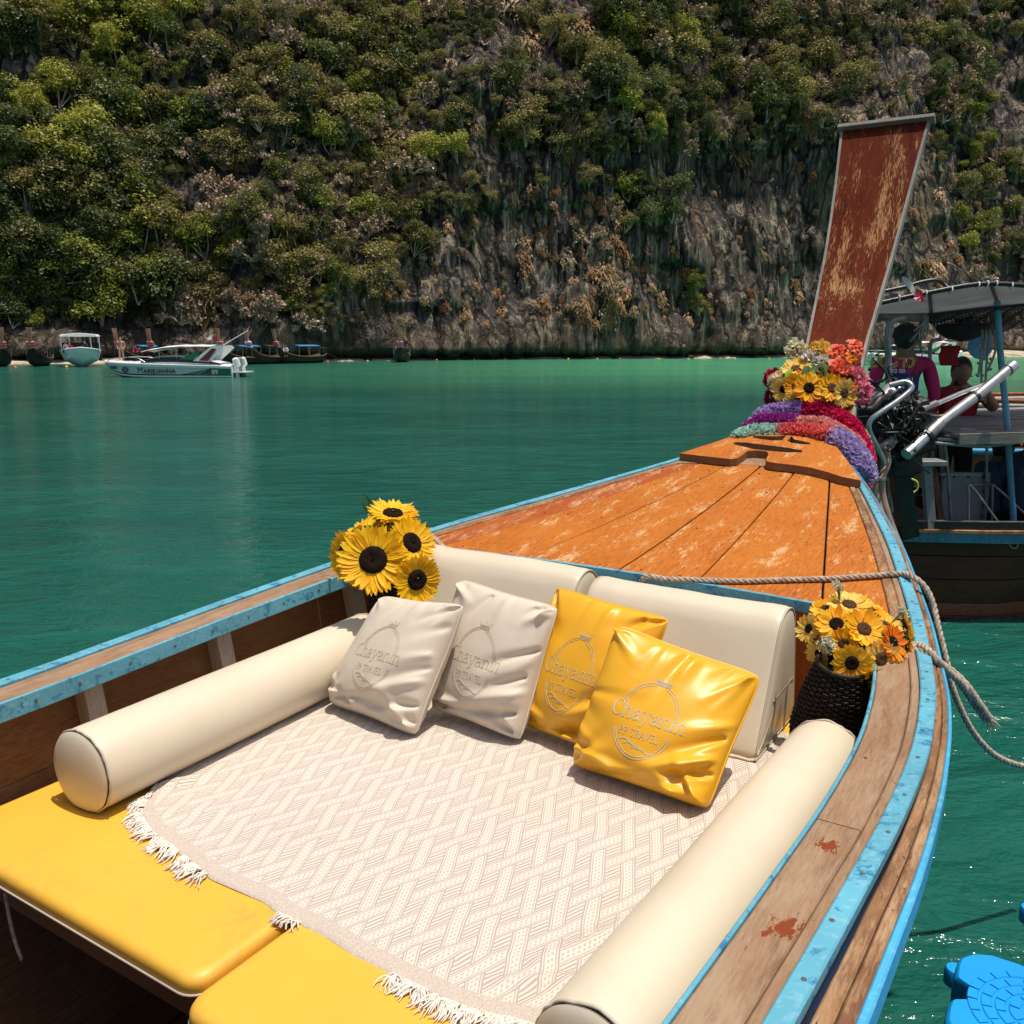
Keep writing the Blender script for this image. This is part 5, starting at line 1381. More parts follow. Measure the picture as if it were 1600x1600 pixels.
# wicker vases -------------------------------------------------------------
def wicker_vase(label, base, topc, prof, H, n_stakes=22):
    t = thing('wicker_vase', label, 'vase', base, 'dark wicker vases at the head of the bed')
    base = np.asarray(base, float); topc = np.asarray(topc, float); ax = unit(topc - base); L = np.linalg.norm(topc - base)
    e1 = unit(np.cross(ax, (0, 1, 0.1))); e2 = np.cross(ax, e1)
    rad = lambda q: float(np.interp(q, *zip(*prof)))
    pos = lambda q, a, dr: base + ax * L * q + (rad(q) + dr) * (math.cos(a) * e1 + math.sin(a) * e2)
    b = MB()
    for k in range(n_stakes):
        a = 2 * PI * k / n_stakes; b.tube([pos(q, a, 0) for q in np.linspace(0, 1, 9)], 0.0035, 4)
    obj('stakes', b, 'wicker', t, smooth=180)
    b = MB(); nr = int(H / 0.0085)
    for j in range(nr):
        q = (j + 0.5) / nr; pth = []
        m_ = n_stakes * 4
        for k in range(m_):
            a = 2 * PI * k / m_; pth.append(pos(q, a, 0.0052 * math.cos(a * n_stakes / 2 + PI * (j % 2)) + 0.0008 * rng.normal()))
        b.tube(pth, 0.0038, 4, closed=True)
    tag(obj('weave', b, 'wicker', t, smooth=180), kind='stuff')
    b = MB(); b.tube([pos(1.0, 2 * PI * k / 40, 0.002) for k in range(40)], 0.008, 6, closed=True)
    obj('rim', b, 'wicker', t, smooth=180)
    b = MB(); b.lathe([(rad(0) * 0.95, 0.004), (rad(0.5) * 0.93, L * 0.5), (rad(0.96) * 0.9, L * 0.96)], base, ax, 20); b.lathe([(rad(0) * 0.96, 0.004), (0.001, 0.003)], base, ax, 20)
    obj('lining', b, 'dark_gap', t)
    return t
VL0 = bw(2.985, -1.03, ZM + 0.005); VL1 = bw(2.99, -1.0, 1.335)
wicker_vase('slim dark wicker vase of big sunflowers by the port bolster', VL0, VL1, [(0, 0.052), (0.6, 0.066), (1, 0.072)], 0.37)
VR0 = bw(3.035, 0.925, ZM + 0.005); VR1 = bw(2.985, 0.985, 1.34)
wicker_vase('wide dark wicker vase between the starboard bolster and the gunwale', VR0, VR1, [(0, 0.098), (0.35, 0.122), (0.75, 0.105), (1, 0.080)], 0.39, 30)

gl = 'big sunflowers in the port vase'
for px, py, Y, R, face, lab, k in (
    (583, 875, 3.66, 0.150, (0.02, -0.9, 0.42), 'largest sunflower, facing the camera in the middle of the port bouquet', 0),
    (651, 906, 3.62, 0.112, (0.52, -0.75, 0.05), 'sunflower hanging lowest on the pillow side of the port bouquet', 1),
    (643, 848, 3.84, 0.118, (0.60, -0.62, 0.50), 'sunflower at the backrest side of the port bouquet, above the lowest one', 2),
    (538, 868, 3.84, 0.112, (-0.75, -0.62, 0.1), 'sunflower half hidden on the water side of the port bouquet', 0),
    (614, 803, 3.98, 0.118, (0.12, -0.22, 0.95), 'sunflower facing the sky on top of the port bouquet', 1),
    (572, 832, 4.02, 0.108, (-0.35, -0.35, 0.85), 'sunflower behind the largest one, facing up over the water side', 2),
    (610, 845, 3.95, 0.10, (0.1, -0.6, 0.75), 'sunflower tucked in the middle behind the largest one', 1)):
    hd = at_y(px, py, Y); put_flower('sunflower', lab, SUNB[k], hd, face, R, gl, VL1 - np.array([0, 0, 0.12]))
lf = MB()
for k in range(9):
    a = rng.uniform(0, 6.28); leaf_at(lf, at_y(595 + rng.uniform(-30, 30), 880 + rng.uniform(-50, 30), 3.92), (math.cos(a), math.sin(a) * 0.6, rng.uniform(-0.3, 0.6)), 0.10, 0.028)
leaf_at(lf, at_y(572, 800, 4.05), (-0.3, 0, 1), 0.09, 0.03); leaf_at(lf, at_y(578, 792, 4.05), (-0.2, 0, 1), 0.07, 0.02)
tag(obj('bouquet_leaves', lf, 'leaf_fresh', loc=VL1, smooth=180), 'green leaves among the sunflowers of the port vase', 'leaves')

gr = 'small sunflowers in the starboard vase'
SR = [
    (1327, 945, 2.98, 0.062, (0.0, -0.35, 0.92), SUNS[2], 'topmost golden sunflower of the starboard bouquet'),
    (1350, 983, 2.86, 0.062, (0.05, -0.72, 0.68), SUNS[0], 'golden sunflower with a brown middle at the centre of the starboard bouquet'),
    (1307, 975, 2.90, 0.058, (-0.3, -0.6, 0.7), SUND[0], 'dark-centred sunflower left of the centre one in the starboard bouquet'),
    (1383, 978, 2.95, 0.055, (0.3, -0.5, 0.8), SUNS[1], 'golden sunflower right above the orange one in the starboard bouquet'),
    (1395, 1004, 2.84, 0.054, (0.55, -0.68, 0.4), SUNO, 'deep orange flower in the starboard bouquet'),
    (1331, 1036, 2.78, 0.056, (-0.15, -0.95, 0.1), SUND[1], 'dark-centred sunflower drooping over the wicker of the starboard vase'),
    (1376, 1030, 2.80, 0.058, (0.3, -0.88, 0.25), SUNS[2], 'yellow sunflower low in the middle, turned to the gunwale'),
    (1264, 982, 2.96, 0.046, (-0.85, -0.35, 0.35), SUNY[0], 'pale yellow flower leaning out towards the backrest'),
    (1279, 1022, 2.90, 0.042, (-0.8, -0.5, -0.1), SUNY[1], 'pale yellow flower hanging beside the backrest, below another'),
    (1416, 975, 3.00, 0.048, (0.8, -0.3, 0.45), SUNS[0], 'golden flower at the rail side top of the starboard bouquet'),
    (1420, 1003, 2.92, 0.046, (0.9, -0.4, 0.1), SUNS[1], 'golden flower at the rail side, next to the rope knot'),
    (1360, 952, 3.02, 0.045, (0.25, -0.2, 0.95), SUNS[1], 'small golden flower beside the topmost one, turned up'),
    (1360, 1058, 2.78, 0.045, (0.1, -0.8, -0.5), SUNS[0], 'golden flower at the bottom of the starboard bouquet'),
    (1392, 1052, 2.82, 0.046, (0.6, -0.7, -0.3), SUNS[1], 'golden flower at the bottom corner nearest the gunwale plank'),
    (1288, 952, 3.02, 0.045, (-0.5, -0.3, 0.8), SUNS[1], 'golden flower at the upper backrest side of the starboard bouquet'),
    (1408, 1032, 2.86, 0.044, (0.85, -0.5, -0.05), SUNS[2], 'yellow flower under the two rail side flowers'),
    (1318, 1005, 2.84, 0.044, (-0.3, -0.85, 0.3), SUNS[0], 'golden flower between the two dark-centred ones'),
]
for (px, py, Y, R, face, mesh_, lab) in SR:
    put_flower('sunflower', lab, mesh_, at_y(px, py, Y), face, R * 1.22, gr, VR1 - np.array([0, 0, 0.10]))
lf = MB()
for k in range(26):
    a = rng.uniform(0, 6.28); p = at_y(1345 + rng.uniform(-50, 50), 1005 + rng.uniform(-30, 35), 2.95); leaf_at(lf, p, (math.cos(a), -0.5 + 0.5 * math.sin(a), rng.uniform(-0.6, 0.6)), 0.075, 0.022)
for px, py, d in ((1322, 1068, (-0.1, -0.6, -0.8)), (1345, 1072, (0.1, -0.5, -0.9)), (1386, 1075, (0.3, -0.4, -0.8)), (1300, 1062, (-0.4, -0.6, -0.7)), (1408, 1060, (0.5, -0.4, -0.6))): leaf_at(lf, at_y(px, py - 18, 2.86), d, 0.085, 0.03)
tag(obj('bouquet_leaves', lf, 'leaf_fresh', loc=VR1, smooth=180), 'green leaves among the small sunflowers of the starboard vase', 'leaves')
def sprig(px, py, Y, lab, root, R=0.045, n=70):
    t = thing('sprig', lab, 'sprig', at_y(px, py, Y), 'pale filler sprigs in the starboard vase'); c = at_y(px, py, Y); b = MB(); s_ = MB()
    for k in range(n):
        d = unit(rng.normal(size=3) + np.array([0, -0.4, 0.4])); p = c + d * R * rng.uniform(0.4, 1.0)
        if k % 3 == 0: s_.tube([c - (c - root) * 0.2, c * 0.3 + p * 0.7, p], 0.0009, 3, cap=False)
        for j in range(4):
            e = unit(rng.normal(size=3)); q = unit(np.cross(e, rng.normal(size=3))); b.add([p, p + e * 0.007 + q * 0.003, p + e * 0.010, p + e * 0.007 - q * 0.003], [(0, 1, 2, 3)])
    obj('blossom', b, 'sprig_pale', t); s_.tube([c, root], 0.0018, 4); obj('stem', s_, 'stem_green', t)
for px, py, lab in ((1292, 1008, 'pale green sprig at the backrest side of the starboard bouquet'), (1352, 1024, 'white sprig in the middle front of the starboard bouquet'), (1418, 1052, 'pale sprig low beside the gunwale strip'), (1310, 917, 'white sprig standing above the starboard bouquet'), (1410, 958, 'white sprig on the rail side, by the top golden flower')):
    sprig(px, py, 2.84 if py > 1000 else 3.0, lab, VR1, 0.022 if py < 960 else 0.032, 26 if py < 960 else 50)

# ---------------------------------------------------------------- dressing of the prow
def garland(label, sections, rad, seed):
    """one strand: tufted sections of different colours along a path; each point (px, py, u)"""
    r = np.random.default_rng(seed)
    P0 = at_u(*sections[0][1][0]); t = thing('garland', label, 'garland', P0, 'tufted garlands tied round the prow')
    for mat, pts_ in sections:
        path = np.array(spline([at_u(*p) for p in pts_], 10)); L = np.sum(np.linalg.norm(np.diff(path, axis=0), axis=1))
        b = MB(); n = int(L * 4200 * rad / 0.06); cs = MB(); cs.tube(path, rad * 0.72, 10); 
        vs = []; fs = []
        for k in range(n):
            i = r.integers(len(path) - 1); f = r.random(); c = path[i] * (1 - f) + path[i + 1] * f; tg = unit(path[i + 1] - path[i])
            d = unit(np.cross(tg, r.normal(size=3))); d = unit(d + tg * r.normal() * 0.25)
            p = c + d * rad * 0.68; s = 0.020 * r.uniform(0.7, 1.3); a = unit(np.cross(d, r.normal(size=3))); q = np.cross(d, a); o = len(vs)
            l = rad * 0.42 * r.uniform(0.6, 1.25); bend = r.normal() * 0.4
            vs += [p - a * s * 0.35, p + a * s * 0.35, p + a * s * 0.7 + d * l * 0.6 + q * s * 0.2, p - a * s * 0.7 + d * l * 0.6 + q * s * 0.2, p + a * s * (0.5 + bend) + d * l, p - a * s * (0.5 - bend) + d * l + q * s * 0.3]
            fs += [(o, o+1, o+2, o+3), (o+3, o+2, o+4, o+5)]
        b.add(vs, fs)
        so = obj('tufted_section', b, mat, t); tag(so, kind='stuff')
        obj('core', cs, mat, so, smooth=180)
    return t
garland('lowest garland on the bow board: mint, coral and lavender tufts', [('tuft_mint', [(1158, 692, 5.40), (1180, 684, 5.46), (1218, 684, 5.50)]), ('tuft_coral', [(1219, 684, 5.50), (1255, 683, 5.50), (1302, 688, 5.46)]), ('tuft_lavender', [(1304, 688, 5.45), (1325, 704, 5.40), (1340, 725, 5.34), (1346, 745, 5.30)])], 0.080, 1)
garland('middle garland: magenta tufts turning salmon pink beside the stem', [('tuft_magenta', [(1172, 676, 5.56), (1195, 664, 5.58), (1248, 664, 5.60)]), ('tuft_salmon', [(1248, 668, 5.57), (1285, 670, 5.56), (1322, 690, 5.52), (1336, 705, 5.5)])], 0.066, 2)
garland('top garland: lilac tufts turning crimson, under the sunflowers', [('tuft_lilac', [(1186, 662, 5.74), (1205, 649, 5.76), (1255, 643, 5.78)]), ('tuft_crimson', [(1256, 643, 5.78), (1290, 648, 5.76), (1325, 668, 5.70), (1342, 700, 5.6), (1348, 722, 5.55)])], 0.068, 3)
garland('garland hanging down the starboard bow: pale yellow tufts ending coral', [('tuft_yellow', [(1330, 668, 5.88), (1344, 684, 5.84), (1351, 705, 5.78), (1353, 728, 5.72)]), ('tuft_coral', [(1352, 730, 5.7), (1351, 748, 5.66), (1347, 762, 5.62)])], 0.048, 4)
garland('short coral garland end peeping out at the port side of the mint tufts', [('tuft_coral', [(1160, 690, 5.62), (1156, 700, 5.55), (1152, 708, 5.50)])], 0.05, 5)
# bed of leaves that the flowers are stuck in
lf = MB(); lm = MB()
for k in range(150):
    a = rng.uniform(0, 6.28); q_ = math.sqrt(rng.random()); px, py = 1274 + 50 * q_ * math.cos(a), 598 + 34 * q_ * math.sin(a)
    leaf_at(lf if k % 4 else lm, at_u(px, py, 5.98 + rng.uniform(-0.08, 0.08)), (math.cos(a) * 0.7, -0.5, math.sin(a) * 0.7 + 0.1), 0.085, 0.026)
fol = thing('flower_foliage', 'green leaves under the flowers tied to the prow', 'leaves', at_u(1272, 600, 5.95))
obj('leaves', lf, 'leaf_fresh', fol, smooth=180); obj('pale_leaves', lm, 'leaf_lime', fol, smooth=180)
POM = {c: pom_meshes('pom', 1.0, 'petal_' + c, 70 + i, 110, 0.42) for i, c in enumerate(('white', 'cream', 'pink', 'red', 'coral', 'butter', 'orange'))}
ROSE = {c: rose_meshes('rose', 1.0, 'petal_' + c, 90 + i) for i, c in enumerate(('coral', 'orange'))}
gp = 'flowers tied to the prow'
PF = [
    ('sunflower', SUND[0], 1264, 606, 5.78, 0.105, (0.0, -0.9, 0.3), 'dark-eyed sunflower in the middle of the row on the prow'),
    ('sunflower', SUNS[0], 1300, 606, 5.78, 0.098, (0.15, -0.9, 0.35), 'brown-eyed sunflower right of the middle one on the prow'),
    ('sunflower', SUNS[2], 1319, 614, 5.78, 0.095, (0.35, -0.9, 0.1), 'pale yellow sunflower at the engine end of the row on the prow'),
    ('sunflower', SUNS[1], 1244, 603, 5.82, 0.085, (-0.2, -0.9, 0.3), 'golden sunflower left of the middle one on the prow'),
    ('sunflower', SUNY[0], 1224, 608, 5.86, 0.085, (-0.6, -0.75, 0.1), 'butter yellow sunflower at the water end of the row on the prow'),
    ('sunflower', SUND[1], 1283, 602, 5.86, 0.070, (0.0, -0.9, 0.4), 'small sunflower tucked between the two dark ones on the prow'),
    ('sunflower', SUNS[2], 1296, 624, 5.80, 0.075, (0.1, -0.9, -0.3), 'sunflower hanging below the row on the prow'),
    ('daisy', SUNY[1], 1247, 623, 5.80, 0.070, (-0.1, -0.9, -0.3), 'cream daisy under the sunflower row, over the lilac tufts'),
    ('daisy', SUNS[2], 1244, 576, 5.98, 0.100, (-0.3, -0.45, 0.8), 'big yellow daisy facing up above the sunflower row'),
    ('daisy', SUNS[0], 1230, 587, 5.95, 0.085, (-0.5, -0.5, 0.7), 'golden daisy on the water side above the sunflower row'),
    ('daisy', SUNS[1], 1268, 580, 5.98, 0.085, (0.0, -0.4, 0.9), 'golden daisy under the white blooms on the prow'),
    ('daisy', SUNO, 1292, 582, 5.98, 0.085, (0.1, -0.5, 0.85), 'orange daisy in the middle of the prow flowers'),
    ('carnation', POM['white'], 1265, 563, 6.08, 0.060, (0, -0.4, 0.9), 'white bloom beside the stem board on the prow'),
    ('carnation', POM['white'], 1284, 570, 6.06, 0.056, (0, -0.4, 0.9), 'white bloom touching the orange ones on the prow'),
    ('carnation', POM['cream'], 1243, 547, 6.12, 0.066, (-0.3, -0.4, 0.9), 'cream white bloom standing highest on the water side'),
    ('carnation', POM['butter'], 1280, 548, 6.14, 0.062, (0, -0.4, 0.9), 'yellow cream bloom at the foot of the stem board'),
    ('carnation', POM['cream'], 1216, 596, 5.96, 0.062, (-0.8, -0.5, 0.3), 'cream bloom beside a red one at the water edge'),
    ('carnation', POM['red'], 1209, 592, 6.05, 0.062, (-0.8, -0.3, 0.3), 'crimson round bloom sticking out over the water'),
    ('carnation', POM['red'], 1212, 621, 6.02, 0.066, (-0.9, -0.3, 0.0), 'dark red bloom below the crimson one over the water'),
    ('carnation', POM['pink'], 1336, 590, 5.94, 0.066, (0.8, -0.5, 0.3), 'pink round bloom next to the engine, upper of two'),
    ('carnation', POM['pink'], 1342, 613, 5.90, 0.074, (0.8, -0.6, 0.0), 'pink round bloom next to the engine, lower of two'),
    ('carnation', POM['coral'], 1317, 587, 5.94, 0.070, (0.3, -0.6, 0.6), 'coral carnation above the engine end of the sunflower row'),
    ('rose', ROSE['coral'], 1312, 570, 6.04, 0.085, (0.2, -0.5, 0.8), 'orange red rose lying under the two tall roses'),
    ('rose', ROSE['coral'], 1311, 548, 6.12, 0.085, (0.1, -0.6, 0.7), 'orange rose in front of the stem board'),
    ('rose', ROSE['coral'], 1338, 541, 6.12, 0.080, (0.4, -0.6, 0.7), 'orange rose standing highest, next to the man in pink'),
    ('rose', ROSE['orange'], 1331, 563, 6.06, 0.070, (0.6, -0.6, 0.4), 'orange rose below the highest one, by the stem edge'),
]
for (nm, mesh_, px, py, u, R, face, lab) in PF:
    put_flower(nm, lab, mesh_, at_u(px, py, u), face, R, gp, at_u(1280, 640, 6.0))

# ---------------------------------------------------------------- ropes
def rope(b, pts_, R=0.011, pitch=0.07, n=10):
    path = np.array(spline(pts_, n)); seg = np.linalg.norm(np.diff(path, axis=0), axis=1); L = np.concatenate([[0], np.cumsum(seg)])
    m_ = max(12, int(L[-1] / (pitch / 9))); q = np.linspace(0, L[-1], m_); P_ = np.stack([np.interp(q, L, path[:, k]) for k in range(3)], -1)
    tg = np.gradient(P_, axis=0); ref = np.array([0, 0, 1.0]); fr_ = []
    for t_ in tg:
        t_ = unit(t_); e1 = unit(ref - t_ * np.dot(ref, t_)) if abs(np.dot(ref, t_)) < 0.98 else unit(np.cross(t_, (1, 0, 0))); ref = e1; fr_.append((e1, np.cross(t_, e1)))
    for s in range(3):
        ph = 2 * PI * s / 3
        b.tube([P_[i] + R * 0.55 * (math.cos(ph + 2 * PI * q[i] / pitch) * fr_[i][0] + math.sin(ph + 2 * PI * q[i] / pitch) * fr_[i][1]) for i in range(m_)], R * 0.58, 6)
    return P_
def dk(px, py, dz=0.014):                            # a point lying on the foredeck
    z = 1.45
    for _ in range(40):
        p = at_z(px, py, z); u = p @ A2; v = p @ N2 - VC; z = 0.6 * z + 0.4 * (deck_z(u, v) + dz)
    return at_z(px, py, z)
b = MB()
rope(b, [bw(3.385, 0.02, 1.28), bw(3.385, 0.06, 1.37), dk(1010, 901, 0.02), dk(1040, 905), dk(1080, 906), dk(1150, 908), dk(1230, 906), dk(1300, 904), dk(1360, 900), dk(1405, 897, 0.02), at_u(1428, 902, 3.76), at_u(1447, 920, 3.74), at_u(1458, 945, 3.72), at_u(1467, 985, 3.66), at_u(1478, 1030, 3.62), at_u(1487, 1070, 3.6), at_u(1500, 1105, 3.62), at_u(1520, 1143, 3.66), at_u(1548, 1175, 3.72), at_u(1580, 1192, 3.8), at_u(1612, 1197, 3.9), at_u(1680, 1190, 4.1)], 0.0115)
tag(obj('deck_rope', b, 'rope_fibre', loc=dk(1230, 906), smooth=180), 'tan rope lying across the foredeck and hanging over the starboard rail', 'rope')
b = MB()
rope(b, [dk(640, 822, 0.03), dk(660, 829, 0.04), dk(675, 838, 0.03), dk(690, 852, 0.02), dk(705, 868, 0.01)], 0.012)
tag(obj('deck_rope', b, 'rope_fibre', loc=dk(675, 838), smooth=180), 'short piece of pale rope on the port deck edge behind the sunflowers', 'rope')
mo = thing('mooring_line', 'frayed tan mooring line knotted on the starboard rail by the flowers', 'rope', at_z(1440, 1022, 1.34))
K = lambda px, py, z: at_z(px, py, z)
b = MB()
rope(b, [K(1412, 1040, 1.34), K(1425, 1022, 1.36), K(1440, 1018, 1.375), K(1455, 1026, 1.37), K(1470, 1038, 1.34), K(1490, 1052, 1.30), K(1510, 1072, 1.26), K(1528, 1098, 1.20), K(1545, 1122, 1.14)], 0.0135, 0.06)
rope(b, [K(1418, 1010, 1.35), K(1436, 1008, 1.385), K(1452, 1018, 1.385), K(1466, 1034, 1.36), K(1484, 1052, 1.315), K(1500, 1066, 1.28), K(1520, 1096, 1.20), K(1540, 1124, 1.13)], 0.0125, 0.06)
obj('line', b, 'rope_fibre', mo, smooth=180)
b = MB()
c0 = K(1436, 1024, 1.35)
rope(b, [c0 + 0.030 * math.cos(a) * A2 + 0.030 * math.sin(a) * np.array([0, 0, 1]) + N2 * 0.012 * (a / 3 - 2) for a in np.linspace(0, 12.5, 40)], 0.011, 0.06, 2)
obj('knot', b, 'rope_fibre', mo, smooth=180)
b = MB()
for px, py, z, n_ in ((1546, 1124, 1.135, 40), (1428, 1030, 1.35, 26)):
    c = K(px, py, z); d0 = unit(K(px + 12, py + 16, z - 0.05) - c)
    for k in range(n_):
        d = unit(d0 + rng.normal(size=3) * 0.35); b.tube([c + rng.normal(size=3) * 0.007, c + d * 0.02, c + d * 0.035 * rng.uniform(0.6, 1.5) + np.array([0, 0, -0.01])], [0.0014, 0.0011, 0.0006], 3, cap=False)
tag(obj('frayed_yarn', b, 'rope_fibre', mo), kind='stuff')
b = MB(); pts_ = [at_z(8, 1395, 0.86), at_z(14, 1430, 0.80), at_z(22, 1465, 0.74), at_z(34, 1500, 0.68)]
rope(b, pts_, 0.005, 0.03); tag(obj('thin_rope', b, 'rope_fibre', loc=pts_[0], smooth=180), 'thin cord hanging under the edge of the yellow pad', 'cord')
# ---------------------------------------------------------------- people
def skin_body(name, nodes, edges, radii, root_i, mats, face_mat, parent, levels=2):
    """one continuous body grown over a skeleton; face_mat(mid, nearest edge) picks the cloth or skin slot"""
    me = bpy.data.meshes.new(name); r0 = root_of(parent)
    P_ = [np.asarray(p, float) - r0 for p in nodes]
    me.from_pydata([tuple(p) for p in P_], edges, [])
    o = bpy.data.objects.new(name, me); COL.objects.link(o)
    sk = o.modifiers.new('skin', 'SKIN'); sk.use_smooth_shade = True; sk.branch_smoothing = 0.4
    sv = me.skin_vertices[0].data
    for i, r in enumerate(radii):
        sv[i].radius = (r, r) if not hasattr(r, '__len__') else r
        sv[i].use_root = (i == root_i)
    ss_ = o.modifiers.new('sub', 'SUBSURF'); ss_.levels = levels; ss_.render_levels = levels
    dg = bpy.context.evaluated_depsgraph_get(); ev = o.evaluated_get(dg)
    nm = bpy.data.meshes.new_from_object(ev); o.modifiers.clear(); o.data = nm; nm.name = name
    nm.materials.clear()
    for m in mats: nm.materials.append(M[m])
    E_ = [(P_[a], P_[b_], i) for i, (a, b_) in enumerate(edges)]
    for pl in nm.polygons:
        c = np.array(pl.center); best = (9e9, 0, 0)
        for a, b_, i in E_:
            d = b_ - a; t = np.clip((c - a) @ d / (d @ d), 0, 1); q = np.linalg.norm(c - a - d * t)
            if q < best[0]: best = (q, i, t)
        pl.material_index = face_mat(best[1], best[2]); pl.use_smooth = True
    o.parent = parent; o.location = (0, 0, 0)
    return o
# skeleton: 0 pelvis 1 belly 2 chest 3 neck 4 chin 5 crown | 6 shL 7 elL 8 wrL 9 haL | 10 shR 11 elR 12 wrR 13 haR | 14 hipL 15 knL 16 anL 17 toL | 18 hipR 19 knR 20 anR 21 toR
SK_E = [(0,1),(1,2),(2,3),(3,4),(4,5),(2,6),(6,7),(7,8),(8,9),(2,10),(10,11),(11,12),(12,13),(0,14),(14,15),(15,16),(16,17),(0,18),(18,19),(19,20),(20,21)]
def person(name, label, base, face, H, pose, shirt, trousers, skin='skin_tan', sleeve=0.9, short=False, group=None, slim=1.0, hair=True, cap=None, swim=None):
    """pose: offsets in body axes (right, forward, up), unit = height"""
    f = unit(np.array([face[0], face[1], 0.0])); rt = np.array([f[1], -f[0], 0.0]); up = np.array([0, 0, 1.0]); base = np.asarray(base, float)
    J = {'pelvis': (0, 0, 0.52), 'belly': (0, 0.0, 0.61), 'chest': (0, 0.005, 0.73), 'neck': (0, 0.0, 0.83), 'chin': (0, 0.012, 0.885), 'crown': (0, 0.014, 0.955),
         'shL': (-0.115, 0, 0.795), 'elL': (-0.145, -0.01, 0.62), 'wrL': (-0.15, 0.03, 0.48), 'haL': (-0.15, 0.045, 0.42),
         'shR': (0.115, 0, 0.795), 'elR': (0.145, -0.01, 0.62), 'wrR': (0.15, 0.03, 0.48), 'haR': (0.15, 0.045, 0.42),
         'hipL': (-0.055, 0, 0.49), 'knL': (-0.062, 0.012, 0.275), 'anL': (-0.065, -0.01, 0.04), 'toL': (-0.07, 0.085, 0.014),
         'hipR': (0.055, 0, 0.49), 'knR': (0.062, 0.012, 0.275), 'anR': (0.065, -0.01, 0.04), 'toR': (0.07, 0.085, 0.014)}
    J.update(pose)
    keys = ['pelvis','belly','chest','neck','chin','crown','shL','elL','wrL','haL','shR','elR','wrR','haR','hipL','knL','anL','toL','hipR','knR','anR','toR']
    w = lambda k: base + H * (rt * J[k][0] + f * J[k][1] + up * J[k][2])
    s = slim * H
    rad = [(0.090*s, 0.066*s), (0.084*s, 0.060*s), (0.094*s, 0.064*s), 0.040*s, 0.044*s, 0.040*s] + [0.042*s, 0.030*s, 0.021*s, 0.022*s] * 2 + [0.058*s, 0.040*s, 0.025*s, 0.020*s] * 2
    t = thing(name, label, 'person', base, group)
    mats = [skin, shirt or skin, trousers or skin]
    def fm(e, q):
        if e in (0, 1): return 1 if e == 1 or q > 0.3 else 2
        if e in (2,): return 1 if q < 0.8 else 0
        if e in (5, 9): return 1
        if e in (6, 10): return 1 if (sleeve > 0.3 and q < sleeve * 1.6) else 0
        if e in (7, 11): return 1 if sleeve > 0.8 else 0
        if e in (13, 17): return 2
        if e in (14, 18): return 2 if (not short or q < 0.8) else 0
        if e in (15, 19): return 2 if not short and q < 0.92 else 0
        return 0
    if swim:
        mats = [skin, swim, swim]
        def fm(e, q): return 2 if e in (13, 17) and q < 0.7 else (1 if e == 1 and q > 0.62 else 0)
    skin_body('body', [w(k) for k in keys], SK_E, rad, 0, mats, fm, t)
    hc = (w('chin') + w('crown')) / 2 - up * 0.016 * H; hr = 0.064 * H
    hd = MB(); hd.ball((0, 0, 0), 1.0, 18, 14)
    def headpt(p):
        x, y, z = p
        y2 = y * (1.0 if z > -0.2 else 0.92); x2 = x * (0.80 if z > -0.1 else 0.80 + 0.16 * (z + 0.1))
        nose = 0.20 * math.exp(-((x / 0.16) ** 2 + ((z + 0.12) / 0.22) ** 2)) if y > 0.3 else 0
        eye = -0.08 * sum(math.exp(-(((x - e) / 0.14) ** 2 + ((z - 0.08) / 0.10) ** 2)) for e in (-0.32, 0.32)) if y > 0.3 else 0
        mouth = 0.05 * math.exp(-((x / 0.22) ** 2 + ((z + 0.48) / 0.07) ** 2)) if y > 0.3 else 0
        ear = 0.14 * math.exp(-(((abs(x) - 0.9) / 0.2) ** 2 + (y / 0.12) ** 2 + ((z + 0.02) / 0.22) ** 2))
        return hc + hr * (rt * (x2 + math.copysign(ear, x)) + f * (y2 + nose + eye + mouth) * 0.98 + up * z * 1.18)
    hd.v = [tuple(headpt(p)) for p in hd.v]
    obj('head', hd, skin, t, smooth=180)
    if hair:
        hb = MB(); hb.ball((0, 0, 0), 1.07, 18, 12)
        keep_v = [headpt((p[0], p[1] - 0.04, p[2])) + up * 0.01 * H * (p[2] > 0) for p in hb.v]
        fcs = [q for q in hb.f if np.mean([hb.v[i][2] - 0.75 * hb.v[i][1] for i in q]) > -0.15]
        h2 = MB(); h2.add(keep_v, fcs); obj('hair', h2, 'hair_dark', t, smooth=180)
    if cap:
        cb_ = MB(); cb_.lathe([(0.001, 0.085 * H), (0.03 * H, 0.082 * H), (0.055 * H, 0.062 * H), (0.064 * H, 0.03 * H), (0.065 * H, 0.012 * H)], hc, (0, 0, 1), 20)
        cb_.prism([hc + up * 0.014 * H + rt * a * 0.05 * H + f * (0.055 + 0.045 * math.cos(a * 1.4)) * H for a in np.linspace(-1, 1, 9)] + [hc + up * 0.014 * H + rt * a * 0.05 * H + f * 0.03 * H for a in np.linspace(1, -1, 5)], up * 0.006 * H)
        obj('cap', cb_, cap, t, smooth=60)
    return t
def text_mesh(txt, size, place, mat, name, parent, bold=0.0, snap=None, align='CENTER', shear=0.0):
    """lettering: place(x, y, z) puts a point of the flat letters in the world"""
    cu = bpy.data.curves.new(name, 'FONT'); cu.body = txt; cu.size = size; cu.align_x = align; cu.extrude = 0.003; cu.offset = bold; cu.resolution_u = 3; cu.shear = shear
    o = bpy.data.objects.new(name, cu); COL.objects.link(o)
    dg = bpy.context.evaluated_depsgraph_get(); me = bpy.data.meshes.new_from_object(o.evaluated_get(dg))
    vs = [place(v.co.x, v.co.y, v.co.z) for v in me.vertices]; fs = [tuple(p.vertices) for p in me.polygons]
    bpy.data.objects.remove(o); bpy.data.curves.remove(cu)
    b = MB(); b.add(vs, fs); return tag(obj(name, b, mat, parent), 'lettering reading ' + txt if txt.isascii() else None)

